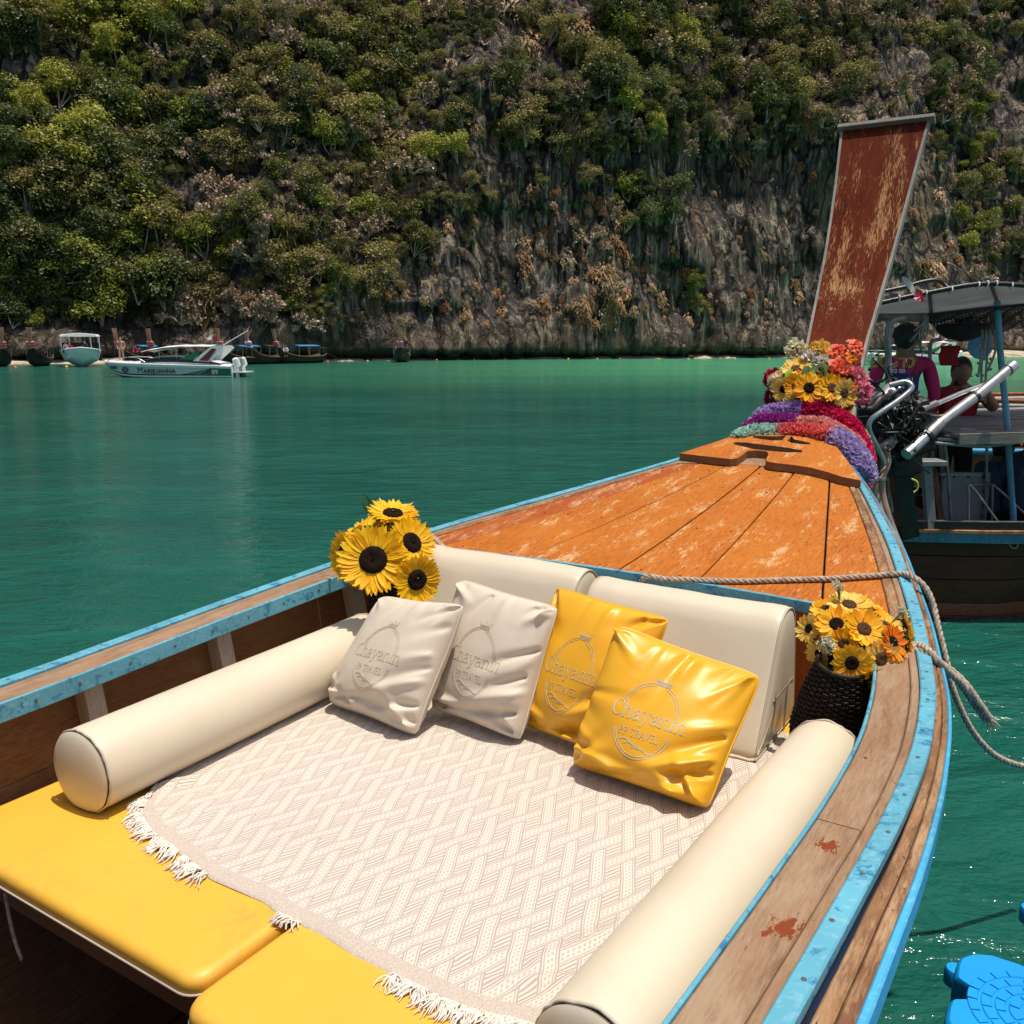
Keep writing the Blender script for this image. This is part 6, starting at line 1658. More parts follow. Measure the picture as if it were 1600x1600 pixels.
# ---------------------------------------------------------------- second longtail boat, moored beyond the prow
B0 = np.array([5.2, 8.2, 0.0])
bb = thing('longtail_boat', 'dark wooden longtail boat with teal rail and awning, beyond the prow', 'boat', B0)
def hullB(x, s, t, inn=0.0):                         # s -1 near side; t 0 keel..1 rail
    yr = 0.86 - 0.0 * x; half = float(np.interp(x, [2.2, 3.0, 4.0, 6.0, 8.0, 10.0, 11.5], [0.62, 0.82, 0.93, 0.95, 0.85, 0.55, 0.1]))
    z0 = float(np.interp(x, [2.2, 3.5, 8.0, 11.5], [-0.25, -0.3, -0.3, 0.9])); zt = float(np.interp(x, [2.2, 5.0, 8.0, 11.5], [0.80, 0.80, 0.92, 1.7]))
    fl = t ** 0.40 if s < 0 or True else t
    bulge = 1.0 + (0.16 if x < 4.2 else 0.04) * math.sin(PI * min(1, t / 0.9)) * (1 if s < 0 else 0.4)
    return np.array([x, B0[1] + 0.15 + s * (half * fl * bulge - inn), z0 + (zt - z0) * (0.15 * t + 0.85 * t ** 1.8)])
TB = [0.0, 0.30, 0.48, 0.59, 0.75, 0.88, 1.0]
XB = np.linspace(2.2, 11.5, 34)
for s in (-1, 1):
    for i in range(len(TB) - 1):
        b = MB(); secs = []
        for x in XB:
            a, c, d = TB[i], (TB[i] + TB[i+1]) / 2, TB[i+1] - 0.006
            sec = [hullB(x, s, a), hullB(x, s, c), hullB(x, s, d), hullB(x, s, d, 0.03), hullB(x, s, c, 0.03), hullB(x, s, a, 0.03)]
            secs.append(sec)
        b.loft(secs); obj('hull_plank', b, 'red_paint' if i <= 2 else 'dark_hull', bb, smooth=30, recalc=True)
    def railB(name, mat, o0, o1, z0, z1, x0=2.2, x1=11.4):
        b = MB(); secs = []
        for x in np.linspace(x0, x1, 26):
            p = hullB(x, s, 1.0); secs.append([p + np.array([0, s * o0, z0]), p + np.array([0, s * o1, z0]), p + np.array([0, s * o1, z1]), p + np.array([0, s * o0, z1])])
        b.loft(secs); obj(name, b, mat, bb, recalc=True)
    railB('teal_rail', 'teal_paint', 0.002, 0.040, -0.085, -0.004)
    railB('wood_rail', 'rail_wood', -0.03, 0.046, -0.002, 0.022)
    railB('wash_board', 'black_metal', -0.03, 0.0, 0.024, 0.088)
    railB('wash_board_cap', 'dull_steel', -0.034, 0.004, 0.0885, 0.096)
b = MB(); b.prism([hullB(2.2, -1, t) for t in (1, .8, .6, .4, .2)] + [hullB(2.2, 1, t) for t in (0, .2, .4, .6, .8, 1)], (0.04, 0, 0)); obj('transom', b, 'dark_hull', bb)
for k in range(7):
    b = MB(); b.box((6.2, B0[1] - 0.45 + 0.2 * k, 0.30), (7.4, 0.185, 0.025)); obj('floor_board', b, 'dark_hull', bb)
b = MB(); b.box((3.15, 8.35, 0.80), (1.5, 1.45, 0.05)); obj('stern_deck', b, 'dark_hull', bb)
lg = MB(); p_ = at_y(1585, 852, 7.42); lg.tube([p_ + 0.028 * np.array([1.25 * math.cos(a), 0, math.sin(a) - 0.3 * math.cos(a)]) for a in np.linspace(0, 2 * PI, 16)[:-1]], 0.006, 5, closed=True)
lg.v = [(v[0], float(hullB(v[0], -1, 0.93)[1]) - 0.012 + (v[1] - 7.42), v[2]) for v in lg.v]; obj('painted_ring', lg, 'grey_tarp', bb)

# things in and on it ------------------------------------------------------
Z_ = lambda px, py, Y: at_y(px, py, Y)
# awning: sagging tarp on a tube frame
k = NT('awning_tarp'); cc = k.coords(); nn = k.noise(cc, 3.0, 4)
colr = k.ramp(nn, [(0.3, (0.40, 0.41, 0.42)), (0.7, (0.52, 0.53, 0.54))])
k.t.links.new(k.n('MixShader', Fac=0.45, _1=k.n('BsdfDiffuse', Color=colr).outputs[0], _2=k.n('BsdfTranslucent', Color=colr).outputs[0]).outputs[0], k.out.inputs[0])
aw = thing('awning', 'grey tarp awning on black tube frame over the second longtail boat', 'awning', Z_(1480, 655, 8.0))
nA, nB = Z_(1372, 474, 7.5), Z_(1452, 457, 7.5); nC, nD = Z_(1548, 443, 7.5), Z_(1680, 455, 7.5)
fA, fB, fC, fD = Z_(1368, 490, 9.2), Z_(1455, 489, 9.2), Z_(1560, 476, 9.2), Z_(1690, 470, 9.2)
for (a, c, d, e) in ((nA, nB, fB, fA), (nB, nC, fC, fB), (nC, nD, fD, fC)):
    b = MB(); G_ = []
    for i in range(9):
        q = i / 8; G_.append([a * (1-q) * (1-w_) + c * q * (1-w_) + d * q * w_ + e * (1-q) * w_ + np.array([0, 0, -0.012 * math.sin(PI*q) * math.sin(PI*w_)]) for w_ in np.linspace(0, 1, 7)])
    b.grid(G_); b.grid(np.array(G_) + np.array([0, 0, 0.012]), flip=True); obj('tarp_panel', b, 'awning_tarp', aw, smooth=180)
def tubes(parent, name, mat, specs):
    for pts_, r in specs: obj(name, MB().tube(spline(pts_, 5), r, 8), mat, parent, smooth=60)
up3 = np.array([0, 0, 1.0])
tubes(aw, 'frame_tube', 'black_metal', [([nA, nB, nC, nD], 0.020), ([nB, fB], 0.016), ([nA, fA], 0.016), ([nC, fC], 0.016)])
tubes(aw, 'frame_beam', 'dull_steel', [([fA - up3 * 0.03, fB - up3 * 0.04, fC - up3 * 0.05, fD - up3 * 0.05], 0.045)])
tubes(aw, 'roof_rail', 'black_metal', [([Z_(1378, 456, 7.6), Z_(1412, 449, 7.6), Z_(1440, 441, 7.6), Z_(1462, 438, 7.6), Z_(1474, 443, 7.6), Z_(1484, 454, 7.55)], 0.019)])
for pxy in ((1404, 467), (1446, 459), (1486, 454), (1528, 446), (1542, 444), (1556, 444), (1580, 447)):
    p = Z_(*pxy, 7.49); obj('lashing', MB().tube([p + 0.026 * np.array([0.2 * math.sin(a), math.cos(a), math.sin(a)]) for a in np.linspace(0, 6.28, 11)[:-1]], 0.006, 4, closed=True), 'white_cloth', aw)
tubes(aw, 'post', 'dull_steel', [([Z_(1414, 497, 7.6), Z_(1400, 499, 7.6), Z_(1391, 506, 7.6), Z_(1388, 522, 7.6), Z_(1388, 560, 7.6), Z_(1389, 612, 7.6), Z_(1390, 690, 7.6), Z_(1392, 800, 7.6)], 0.030),
    ([Z_(1470, 530, 8.9), Z_(1456, 534, 8.9), Z_(1453, 548, 8.9), Z_(1454, 590, 8.9), Z_(1457, 690, 8.9), Z_(1458, 770, 8.9)], 0.020)])
po = obj('blue_post', MB().tube([Z_(1558, 470, 7.8), Z_(1561, 530, 7.8), Z_(1573, 655, 7.8), Z_(1586, 850, 7.8)], 0.027, 10), 'pole_blue', aw, smooth=60)
# net slung under the awning, with a bag in it
nt_ = thing('hammock_net', 'black net hammock slung under the awning', 'net', Z_(1525, 520, 8.0)); b = MB()
NU, NV = 44, 15
def netp(i, j):
    q = i / NU; w_ = j / NV; px = 1452 + q * 240; top = 500 - 22 * q; sag = 40 * math.sin(PI * min(1, q * 1.15)) ** 0.8
    return Z_(px, top - 8 + w_ * (sag * 0.55 + 14), 7.7 + 0.9 * w_) + np.array([0, 0, 0.012 * math.sin(i * 1.3 + j)])
for i in range(NU):
    for j in range(NV):
        if i + 1 <= NU and j + 1 <= NV:
            b.tube([netp(i, j), netp(i + 1, j + 1)], 0.0042, 3, cap=False); b.tube([netp(i + 1, j), netp(i, j + 1)], 0.0042, 3, cap=False)
tag(obj('mesh', b, 'black_net', nt_), kind='stuff')
b = MB(); b.tube(spline([netp(0, 0), netp(15, 0), netp(30, 0), netp(NU, 0)], 6), 0.012, 6); obj('border_rope', b, 'black_net', nt_)
b = MB(); b.ball((0, 0, 0), 1, 22, 14); c_ = Z_(1505, 514, 8.1)
b.v = [tuple(c_ + np.array([p[0] * 0.235 * (1 - 0.25 * max(0, -p[2])), p[1] * 0.18, (p[2] if p[2] < 0.3 else 0.3 + (p[2] - 0.3) * 0.3) * 0.105 + 0.016 * float(fbm(p[0] * 4, p[1] * 4 + p[2] * 3, 2, 2))])) for p in b.v]
tag(obj('cloth_bag', b, 'dark_cloth', loc=c_, smooth=180), 'black bag lying in the net under the awning', 'bag')
b = MB(); c_ = Z_(1443, 492, 7.65)
for k in range(16):
    o_ = rng.normal(size=3) * 0.025; l = rng.uniform(0.18, 0.30)
    b.tube(spline([c_ + o_ * 0.4, c_ + o_ + np.array([rng.normal() * 0.02, 0, -l * 0.5]), c_ + o_ * 1.6 + np.array([rng.normal() * 0.06 - 0.03, 0, -l])], 4), 0.008, 5)
tag(obj('rope_hank', b, 'frame_wood', loc=c_, smooth=180), 'grey hank of rope tied to the awning beam', 'rope')
b = MB()
for px, l, s_ in ((1541, 0.55, 1), (1547, 0.62, 2), (1535, 0.40, 3), (1553, 0.35, 5)):
    p = Z_(px, 515, 7.75); b.tube(spline([p, p + np.array([0.01 * s_ - 0.02, 0, -l * 0.5]), p + np.array([0.02 * math.sin(s_), 0, -l])], 6), 0.010, 5)
    for q in range(3): b.ball(p + np.array([0.01 * math.sin(s_ + q), 0, -l * (0.45 + 0.25 * q)]), 0.013, 8, 6)
tag(obj('hanging_lines', b, 'frame_wood', loc=Z_(1545, 515, 7.75), smooth=180), 'knotted lines hanging beside the blue post', 'rope')
b = MB(); p = Z_(1485, 540, 8.3); b.grid([[p + np.array([0.06 * (i - 1.5) + 0.01 * math.sin(j * 2), 0.01 * math.sin(i * 2 + j), -0.045 * j]) for i in range(4)] for j in range(5)])
tag(obj('hanging_towel', b, 'red_cloth', loc=p, smooth=180), 'small red cloth hanging over the head of the man in red', 'cloth')
b = MB(); p = Z_(1412, 432, 7.45); q = Z_(1432, 462, 7.45)
rb_ = thing('bow_ribbons', 'white and red ribbons tied to the awning corner', 'ribbon', q)
for k, (m_, a, c) in enumerate((('white_cloth', p, q), ('red_cloth', q + (0, 0, 0.05), Z_(1443, 472, 7.43)), ('pink_ribbon', q, Z_(1436, 470, 7.42)), ('dark_cloth', Z_(1410, 420, 7.46), p))):
    d = unit(c - a); s_ = np.array([0.035, 0, 0.01]); obj('ribbon', MB().grid([[a + (c - a) * t + s_ * (w_ - 0.5) * (0.5 + math.sin(PI * t)) + np.array([0, 0.012 * math.sin(7 * t + w_ * 3), 0]) for w_ in (0, 0.5, 1)] for t in np.linspace(0, 1, 7)]), m_, rb_, smooth=180)
fan = thing('fan', 'round blue fan under the awning near the blue post', 'fan', Z_(1531, 541, 8.9)); c_ = Z_(1531, 541, 8.9)
obj('blade_disc', MB().lathe([(0.02, -0.012), (0.06, -0.016), (0.12, -0.004), (0.125, 0.008), (0.10, 0.012), (0.001, 0.014)], c_, (0, -1, 0.1), 26), 'fan_blue', fan, smooth=40)
obj('hub', MB().lathe([(0.001, 0.035), (0.018, 0.032), (0.022, 0.0)], c_, (0, -1, 0.1), 14), 'white_paint', fan, smooth=40)
obj('bracket', MB().tube([c_ + (0, 0.03, 0), c_ + (0.05, 0.06, 0.12), c_ + (0.06, 0.06, 0.30)], 0.012, 6), 'black_metal', fan)
# low plank roof on posts, deepened to shade the seats below
sh = thing('low_roof', 'weathered low plank roof on thin posts along the second boat', 'shelf', Z_(1500, 815, 7.9))
for k in range(10):
    y0 = 7.62 + 0.20 * k; a = np.array([3.78 + 0.03 * k, y0, 1.60 + 0.006 * k]); c = np.array([7.6, y0 + 0.05, 1.70 + 0.006 * k])
    obj('roof_plank', MB().bar(a, c, 0.185, 0.028, bevel=0.004), 'roof_wood', sh)
obj('roof_beam', MB().bar(np.array([3.75, 7.50, 1.585]), np.array([7.4, 7.55, 1.68]), 0.03, 0.09), 'roof_wood', sh)
tubes(sh, 'low_roof_post', 'dull_steel', [([Z_(1476, 692, 7.7), Z_(1482, 750, 7.7), Z_(1487, 838, 7.7)], 0.016), ([Z_(1542, 690, 7.9), Z_(1541, 760, 7.9), Z_(1538, 822, 7.9)], 0.014), ([Z_(1470, 694, 8.3), Z_(1473, 740, 8.3), Z_(1474, 800, 8.3)], 0.020), ([Z_(1573, 660, 8.3), Z_(1573, 740, 8.3), Z_(1573, 800, 8.3)], 0.014)])
b = MB()
for k in range(5): 
    a = np.array([3.55 + 0.1 * k, 7.58 + 0.08 * k, 1.55 + 0.02 * k]); b.tube(spline([a, a + np.array([0.5, 0.05, -0.035]), a + np.array([1.1, 0.1, 0.03])], 5), 0.014, 6)
tag(obj('rolled_lines', b, 'grey_tarp', loc=(3.9, 7.7, 1.55), smooth=180), 'grey lines coiled at the end of the low plank roof', 'rope')
b = MB(); a0, a1 = Z_(1468, 815, 7.95), Z_(1545, 815, 7.95)
pn = thing('white_panel', 'grey white locker panel with black bolts inside the second boat', 'panel', (a0 + a1) / 2)
obj('board', MB().box(Z_(1507, 778, 7.95), (0.42, 0.03, 0.47), bevel=0.006), 'grey_panel', pn)
b = MB()
for px, py in ((1475, 745), (1491, 745), (1513, 745), (1537, 746), (1537, 768), (1536, 790), (1535, 806)): b.lathe([(0.001, 0.008), (0.011, 0.006), (0.012, 0.0)], Z_(px, py, 7.933), (0, -1, 0), 10)
tag(obj('bolts', b, 'black_metal', pn), kind='stuff')
obj('top_trim', MB().box(Z_(1507, 741, 7.945), (0.44, 0.05, 0.02)), 'dull_steel', pn)
st_ = thing('engine_stand', 'white timber stand beside the engine in the second boat', 'stand', Z_(1450, 815, 7.5))
obj('post', MB().bar(Z_(1447, 726, 7.5), Z_(1455, 838, 7.5), 0.07, 0.07, up=(0, 1, 0)), 'grey_panel', st_); obj('top_plate', MB().box(Z_(1447, 722, 7.5), (0.26, 0.22, 0.045), bevel=0.006), 'grey_panel', st_)
obj('brace', MB().bar(Z_(1459, 734, 7.55), Z_(1474, 838, 7.55), 0.05, 0.03, up=(0, 1, 0)), 'dark_hull', st_)
obj('post', MB().bar(Z_(1400, 730, 7.6), Z_(1402, 838, 7.6), 0.06, 0.06, up=(0, 1, 0)), 'grey_panel', st_)
hr_ = thing('hand_rail', 'thin steel rail frame in front of the seated passengers', 'rail', Z_(1540, 815, 7.55))
tubes(hr_, 'tube', 'dull_steel', [([Z_(1513, 838, 7.5), Z_(1514, 775, 7.5), Z_(1518, 760, 7.5), Z_(1575, 838, 7.5)], 0.011), ([Z_(1551, 757, 7.8), Z_(1575, 778, 7.8), Z_(1610, 812, 7.8)], 0.011), ([Z_(1551, 757, 7.8), Z_(1550, 800, 7.8), Z_(1549, 838, 7.8)], 0.011), ([Z_(1519, 758, 7.52), Z_(1551, 757, 7.8)], 0.011)])
tag(obj('lime_hose', MB().tube(spline([Z_(1417, 750, 7.3), Z_(1425, 749, 7.3), Z_(1433, 754, 7.3), Z_(1433, 764, 7.3), Z_(1426, 770, 7.3), Z_(1418, 772, 7.3)], 5), 0.010, 6), 'lime_hose', loc=Z_(1433, 760, 7.3), smooth=180), 'lime green hose loop beside the engine', 'hose')

# engine -------------------------------------------------------------------
EY = 6.75
en = thing('boat_engine', 'black longtail engine with silver exhaust and tiller tubes beside the prow flowers', 'engine', Z_(1395, 838, EY + 0.4))
e_ = lambda px, py, dy=0.0: Z_(px, py, EY + dy)
obj('engine_block', MB().box(e_(1396, 668, 0.38), (0.42, 0.46, 0.44), x=(1, 0.1, 0.25), bevel=0.03), 'engine_iron', en, smooth=40)
obj('sump', MB().box(e_(1402, 722, 0.38), (0.26, 0.34, 0.20), x=(1, 0.1, 0.2), bevel=0.03), 'engine_iron', en, smooth=40)
obj('valve_cover', MB().bar(e_(1358, 632, 0.18), e_(1396, 606, 0.18), 0.12, 0.075, up=(0.4, -0.3, 0.8), bevel=0.02), 'dull_steel', en, smooth=40)
obj('intake_pipe', MB().tube(spline([e_(1345, 640, 0.05), e_(1362, 640, 0.02), e_(1374, 626, 0.05), e_(1386, 622, 0.12)], 5), 0.035, 10), 'engine_iron', en, smooth=60)
obj('air_filter', MB().lathe([(0.001, 0.06), (0.07, 0.055), (0.085, 0.0), (0.085, -0.06), (0.02, -0.07)], e_(1352, 622, 0.25), (0.4, -0.5, 0.8), 18), 'engine_iron', en, smooth=40)
for px, py, r, dy in ((1418, 640, 0.055, 0.12), (1384, 690, 0.07, 0.10), (1412, 700, 0.05, 0.10), (1428, 672, 0.045, 0.15)):
    obj('pulley', MB().lathe([(0.001, 0.02), (r * 0.4, 0.02), (r * 0.5, 0.006), (r * 0.9, 0.006), (r, 0.016), (r, -0.01), (r * 0.93, -0.014), (r, -0.018), (r, -0.03), (0.001, -0.03)], e_(px, py, dy), (0.1, -1, 0.15), 20), 'engine_iron', en, smooth=40)
obj('alternator', MB().lathe([(0.001, 0.07), (0.045, 0.068), (0.055, 0.05), (0.055, -0.05), (0.03, -0.06), (0.001, -0.06)], e_(1430, 632, 0.25), (0.9, -0.3, 0.3), 16), 'engine_iron', en, smooth=40)
obj('starter', MB().lathe([(0.001, 0.08), (0.032, 0.078), (0.036, 0.0), (0.036, -0.08), (0.001, -0.085)], e_(1385, 694, 0.02), (0.75, -0.2, 0.5), 14), 'dull_steel', en, smooth=40)
b = MB()
for k in range(70):
    p = e_(1392 + rng.normal() * 26, 660 + rng.normal() * 34, rng.uniform(0.05, 0.3)); a = p + rng.normal(size=3) * 0.10; c = a + rng.normal(size=3) * 0.10
    b.tube(spline([p, a, c], 4), rng.uniform(0.004, 0.012), 5)
tag(obj('hoses_and_wires', b, 'black_metal', en, smooth=180), kind='stuff')
b = MB()
for k in range(46):
    p = e_(1395 + rng.normal() * 25, 655 + rng.normal() * 32, rng.uniform(0.08, 0.2)); s_ = rng.uniform(0.01, 0.035); b.box(p, (s_ * rng.uniform(0.6, 2), s_, s_ * rng.uniform(0.5, 1.6)), x=rng.normal(size=3), bevel=0.003)
tag(obj('small_fittings', b, 'engine_iron', en), kind='stuff')
b = MB(); 
for k in range(14):
    p = e_(1398 + rng.normal() * 24, 652 + rng.normal() * 30, 0.06); b.lathe([(0.001, 0.012), (0.008, 0.01), (0.009, -0.01)], p, rng.normal(size=3), 8)
tag(obj('bright_bolts', b, 'steel', en), kind='stuff')
obj('tiller_tube', MB().tube([e_(1416, 710, 0.0), e_(1446, 683, 0.1)], 0.046, 14), 'steel', en, smooth=60)
obj('tiller_tube', MB().tube([e_(1444, 685, 0.1), e_(1468, 662, 0.2)], 0.052, 14), 'dull_steel', en, smooth=60)
obj('tiller_tube', MB().tube([e_(1464, 664, 0.2), e_(1524, 620, 0.45), e_(1576, 577, 0.65)], 0.042, 14), 'steel', en, smooth=60)
obj('tiller_tube', MB().tube([e_(1574, 579, 0.64), e_(1583, 572, 0.68)], 0.052, 14), 'steel', en, smooth=60)
obj('clamp', MB().tube([e_(1446, 683, 0.1), e_(1450, 680, 0.11)], 0.060, 14), 'black_metal', en); obj('clamp', MB().tube([e_(1522, 622, 0.44), e_(1525, 619, 0.45)], 0.050, 14), 'black_metal', en)
obj('throttle_tube', MB().tube([e_(1441, 640, 0.15), e_(1462, 630, 0.25)], 0.026, 10), 'dull_steel', en, smooth=60)
obj('throttle_tube', MB().tube([e_(1463, 631, 0.25), e_(1500, 615, 0.42), e_(1538, 601, 0.55)], 0.020, 10), 'steel', en, smooth=60)
obj('guard_tube', MB().tube(spline([e_(1390, 602, 0.0), e_(1412, 597, -0.02), e_(1423, 601, -0.05), e_(1422, 610, -0.07), e_(1400, 628, -0.10), e_(1372, 647, -0.12), e_(1360, 658, -0.12), e_(1358, 672, -0.12), e_(1366, 690, -0.10), e_(1374, 706, -0.08), e_(1381, 722, -0.06), e_(1379, 738, -0.05)], 6), 0.021, 10), 'steel', en, smooth=60)
obj('exhaust_pipe', MB().tube(spline([e_(1352, 680, 0.05), e_(1360, 700, 0.0), e_(1368, 722, -0.05), e_(1366, 745, -0.10)], 5), 0.026, 10), 'engine_iron', en, smooth=60)
obj('exhaust_pipe', MB().tube(spline([e_(1384, 700, 0.0), e_(1386, 722, -0.04), e_(1380, 740, -0.08), e_(1377, 750, -0.10)], 5), 0.030, 10), 'tan_hose', en, smooth=60)
for px in (1366, 1377): obj('hose_clamp', MB().lathe([(0.034, -0.012), (0.038, -0.010), (0.038, 0.010), (0.034, 0.012)], e_(px, 748, -0.10), (0, 0, 1), 14), 'steel', en)
for dx, r in ((0, 0.034), (11, 0.033)):
    obj('cooling_hose', MB().tube(spline([e_(1366 + dx, 748, -0.10), e_(1367 + dx * 0.9, 768, -0.10), e_(1374 + dx * 0.8, 795, -0.12), e_(1388 + dx * 0.7, 832, -0.16), e_(1410 + dx * 0.5, 880, -0.25), e_(1428 + dx * 0.4, 930, -0.40), e_(1440 + dx * 0.3, 990, -0.65)], 6), r, 10), 'tan_hose', en, smooth=60)
tag(obj('fuel_hose', MB().tube(spline([e_(1440, 644, 0.15), e_(1462, 650, 0.2), e_(1485, 645, 0.3), e_(1510, 628, 0.42)], 6), 0.009, 6), 'tan_hose', en, smooth=180))
obj('engine_mount', MB().bar(e_(1405, 738, 0.4), e_(1420, 838, 0.5), 0.14, 0.10, up=(0, 1, 0)), 'black_metal', en)

# crew and passengers ------------------------------------------------------
pk = person('person', 'man seen from behind in a pink and purple shirt and dark cap', Z_(1394, 800, 8.15) * np.array([1, 1, 0]) + np.array([0, 0, 0.83]), (0.1, 1), 1.74, {'elR': (0.165, 0.0, 0.63), 'wrR': (0.16, 0.06, 0.50), 'elL': (-0.165, 0.0, 0.63), 'wrL': (-0.13, 0.07, 0.52)}, 'pink_cloth', 'dark_cloth', group='people on the second boat', cap='dark_cloth', slim=1.08)
bod = [c for c in pk.children if c.name.startswith('body')][0]; r0 = np.array(pk.location)
# purple lower back of the shirt and printed words
pm_ = bod.data; pm_.materials.append(M['purple_cloth'])
for pl in pm_.polygons:
    c = pl.center
    if pl.material_index == 1 and c.z < 1.74 * 0.745 and abs(c.x) < 0.165: pl.material_index = 3
bvp = BVHTree.FromPolygons([v.co for v in pm_.vertices], [tuple(p.vertices) for p in pm_.polygons])
def on_back(px0, py0):
    c0 = Z_(px0, py0, 8.0) - r0
    def f_(x, y, z):
        p = V((c0[0] + x, -2.0, c0[2] + y)); h, n_, i_, d_ = bvp.ray_cast(p, V((0, 1, 0)))
        yy_ = h.y if h is not None else -0.08
        return np.array([p.x, yy_ - 0.004 - z, p.z]) + r0
    return f_
text_mesh('บังบ่าว', 0.15, on_back(1397, 574), 'gold_print', 'shirt_lettering', pk, 0.004, shear=0.15)
text_mesh('ทัวร์', 0.062, on_back(1370, 560), 'lettering_white', 'shirt_lettering', pk, 0.002)
text_mesh('6932 00', 0.05, on_back(1403, 583), 'lettering_white', 'shirt_lettering', pk, 0.001)
person('person', 'man in a dark red shirt lifting one hand under the awning', np.array([*Z_(1490, 700, 9.0)[:2], 0.50]), (-0.15, -1), 1.76, {'elL': (-0.185, 0.05, 0.70), 'wrL': (-0.10, 0.13, 0.80), 'haL': (-0.085, 0.14, 0.86), 'elR': (0.16, 0.02, 0.63), 'wrR': (0.12, 0.1, 0.55)}, 'red_cloth', 'dark_cloth', group='people on the second boat', sleeve=0.55, slim=1.1)
SIT = {'pelvis': (0, 0, 0.27), 'belly': (0, 0.01, 0.36), 'chest': (0, 0.03, 0.48), 'neck': (0, 0.05, 0.595), 'chin': (0, 0.065, 0.635), 'crown': (0, 0.07, 0.705), 'shL': (-0.115, 0.03, 0.545), 'elL': (-0.15, 0.07, 0.39), 'wrL': (-0.10, 0.2, 0.34), 'haL': (-0.08, 0.25, 0.33), 'shR': (0.115, 0.03, 0.545), 'elR': (0.15, 0.07, 0.39), 'wrR': (0.10, 0.2, 0.34), 'haR': (0.08, 0.25, 0.33),
       'hipL': (-0.06, 0.03, 0.25), 'knL': (-0.075, 0.25, 0.27), 'anL': (-0.075, 0.24, 0.04), 'toL': (-0.08, 0.32, 0.014), 'hipR': (0.06, 0.03, 0.25), 'knR': (0.075, 0.25, 0.27), 'anR': (0.075, 0.24, 0.04), 'toR': (0.08, 0.32, 0.014)}
person('person', 'seated passenger in a dark blue top and dark hat, next to the white panel', np.array([*Z_(1545, 790, 8.3)[:2], 0.33]), (0.9, 0.3), 1.66, SIT, 'blue_cloth', 'dark_cloth', group='people on the second boat', cap='dark_cloth', sleeve=0.6)
person('person', 'seated passenger in a blue shirt cut by the picture edge', np.array([*Z_(1592, 790, 8.0)[:2], 0.36]), (0.9, 0.35), 1.78, SIT, 'blue_cloth', 'dark_cloth', group='people on the second boat', sleeve=0.6, slim=1.1)
b = MB(); b.box((5.4, 8.25, 0.62), (2.6, 0.9, 0.05)); obj('bench', b, 'dark_hull', bb)

# boats lying further off behind it
def far_hull(name, label, X0, X1, Yc, zt, half, mats, ends, rail_m):
    t = thing(name, label, 'boat', ((X0 + X1) / 2, Yc, 0))
    xs_ = np.linspace(X0, X1, 22)
    def hp(x, s, q, inn=0):
        e = min(1, (x - X0) / ends, (X1 - x) / ends) if ends else 1; w_ = half * (0.25 + 0.75 * max(0, e) ** 0.6); lift = 0.6 * max(0, 1 - (X1 - x) / 3.0) ** 2
        z0 = -0.25 + lift; return np.array([x, Yc + s * (w_ * q ** 0.4 - inn), z0 + (zt + lift - z0) * (0.2 * q + 0.8 * q ** 1.7)])
    for s in (-1, 1):
        for i in range(4):
            b = MB(); a, c = (0, .45, .65, .84)[i], (.448, .648, .838, 1.0)[i]
            b.loft([[hp(x, s, a), hp(x, s, (a + c) / 2), hp(x, s, c), hp(x, s, c, .03), hp(x, s, (a + c) / 2, .03), hp(x, s, a, .03)] for x in xs_]); obj('hull_plank', b, mats[i], t, smooth=40, recalc=True)
        b = MB(); b.tube([hp(x, s, 1.0) + np.array([0, 0, 0.02]) for x in xs_], 0.045, 8); obj('rail', b, rail_m, t, smooth=60)
        b = MB(); b.tube([hp(x, s, 1.0) + np.array([0, 0, 0.10]) for x in xs_], 0.03, 6); obj('top_rail', b, 'deck_wood_red', t, smooth=60)
    return t
far_hull('longtail_boat', 'brown longtail boat with bright blue rail lying behind the second boat', 4.6, 15.5, 12.2, 1.0, 0.9, ['red_paint', 'hull_wood', 'hull_wood', 'hull_wood'], 1.2, 'blue_edge')
far_hull('wooden_boat', 'old white boat with a green top strake behind the blue post', 7.3, 17.0, 15.2, 1.35, 1.2, ['red_paint', 'dirty_white', 'dirty_white', 'hull_green'], 2.0, 'dirty_white')

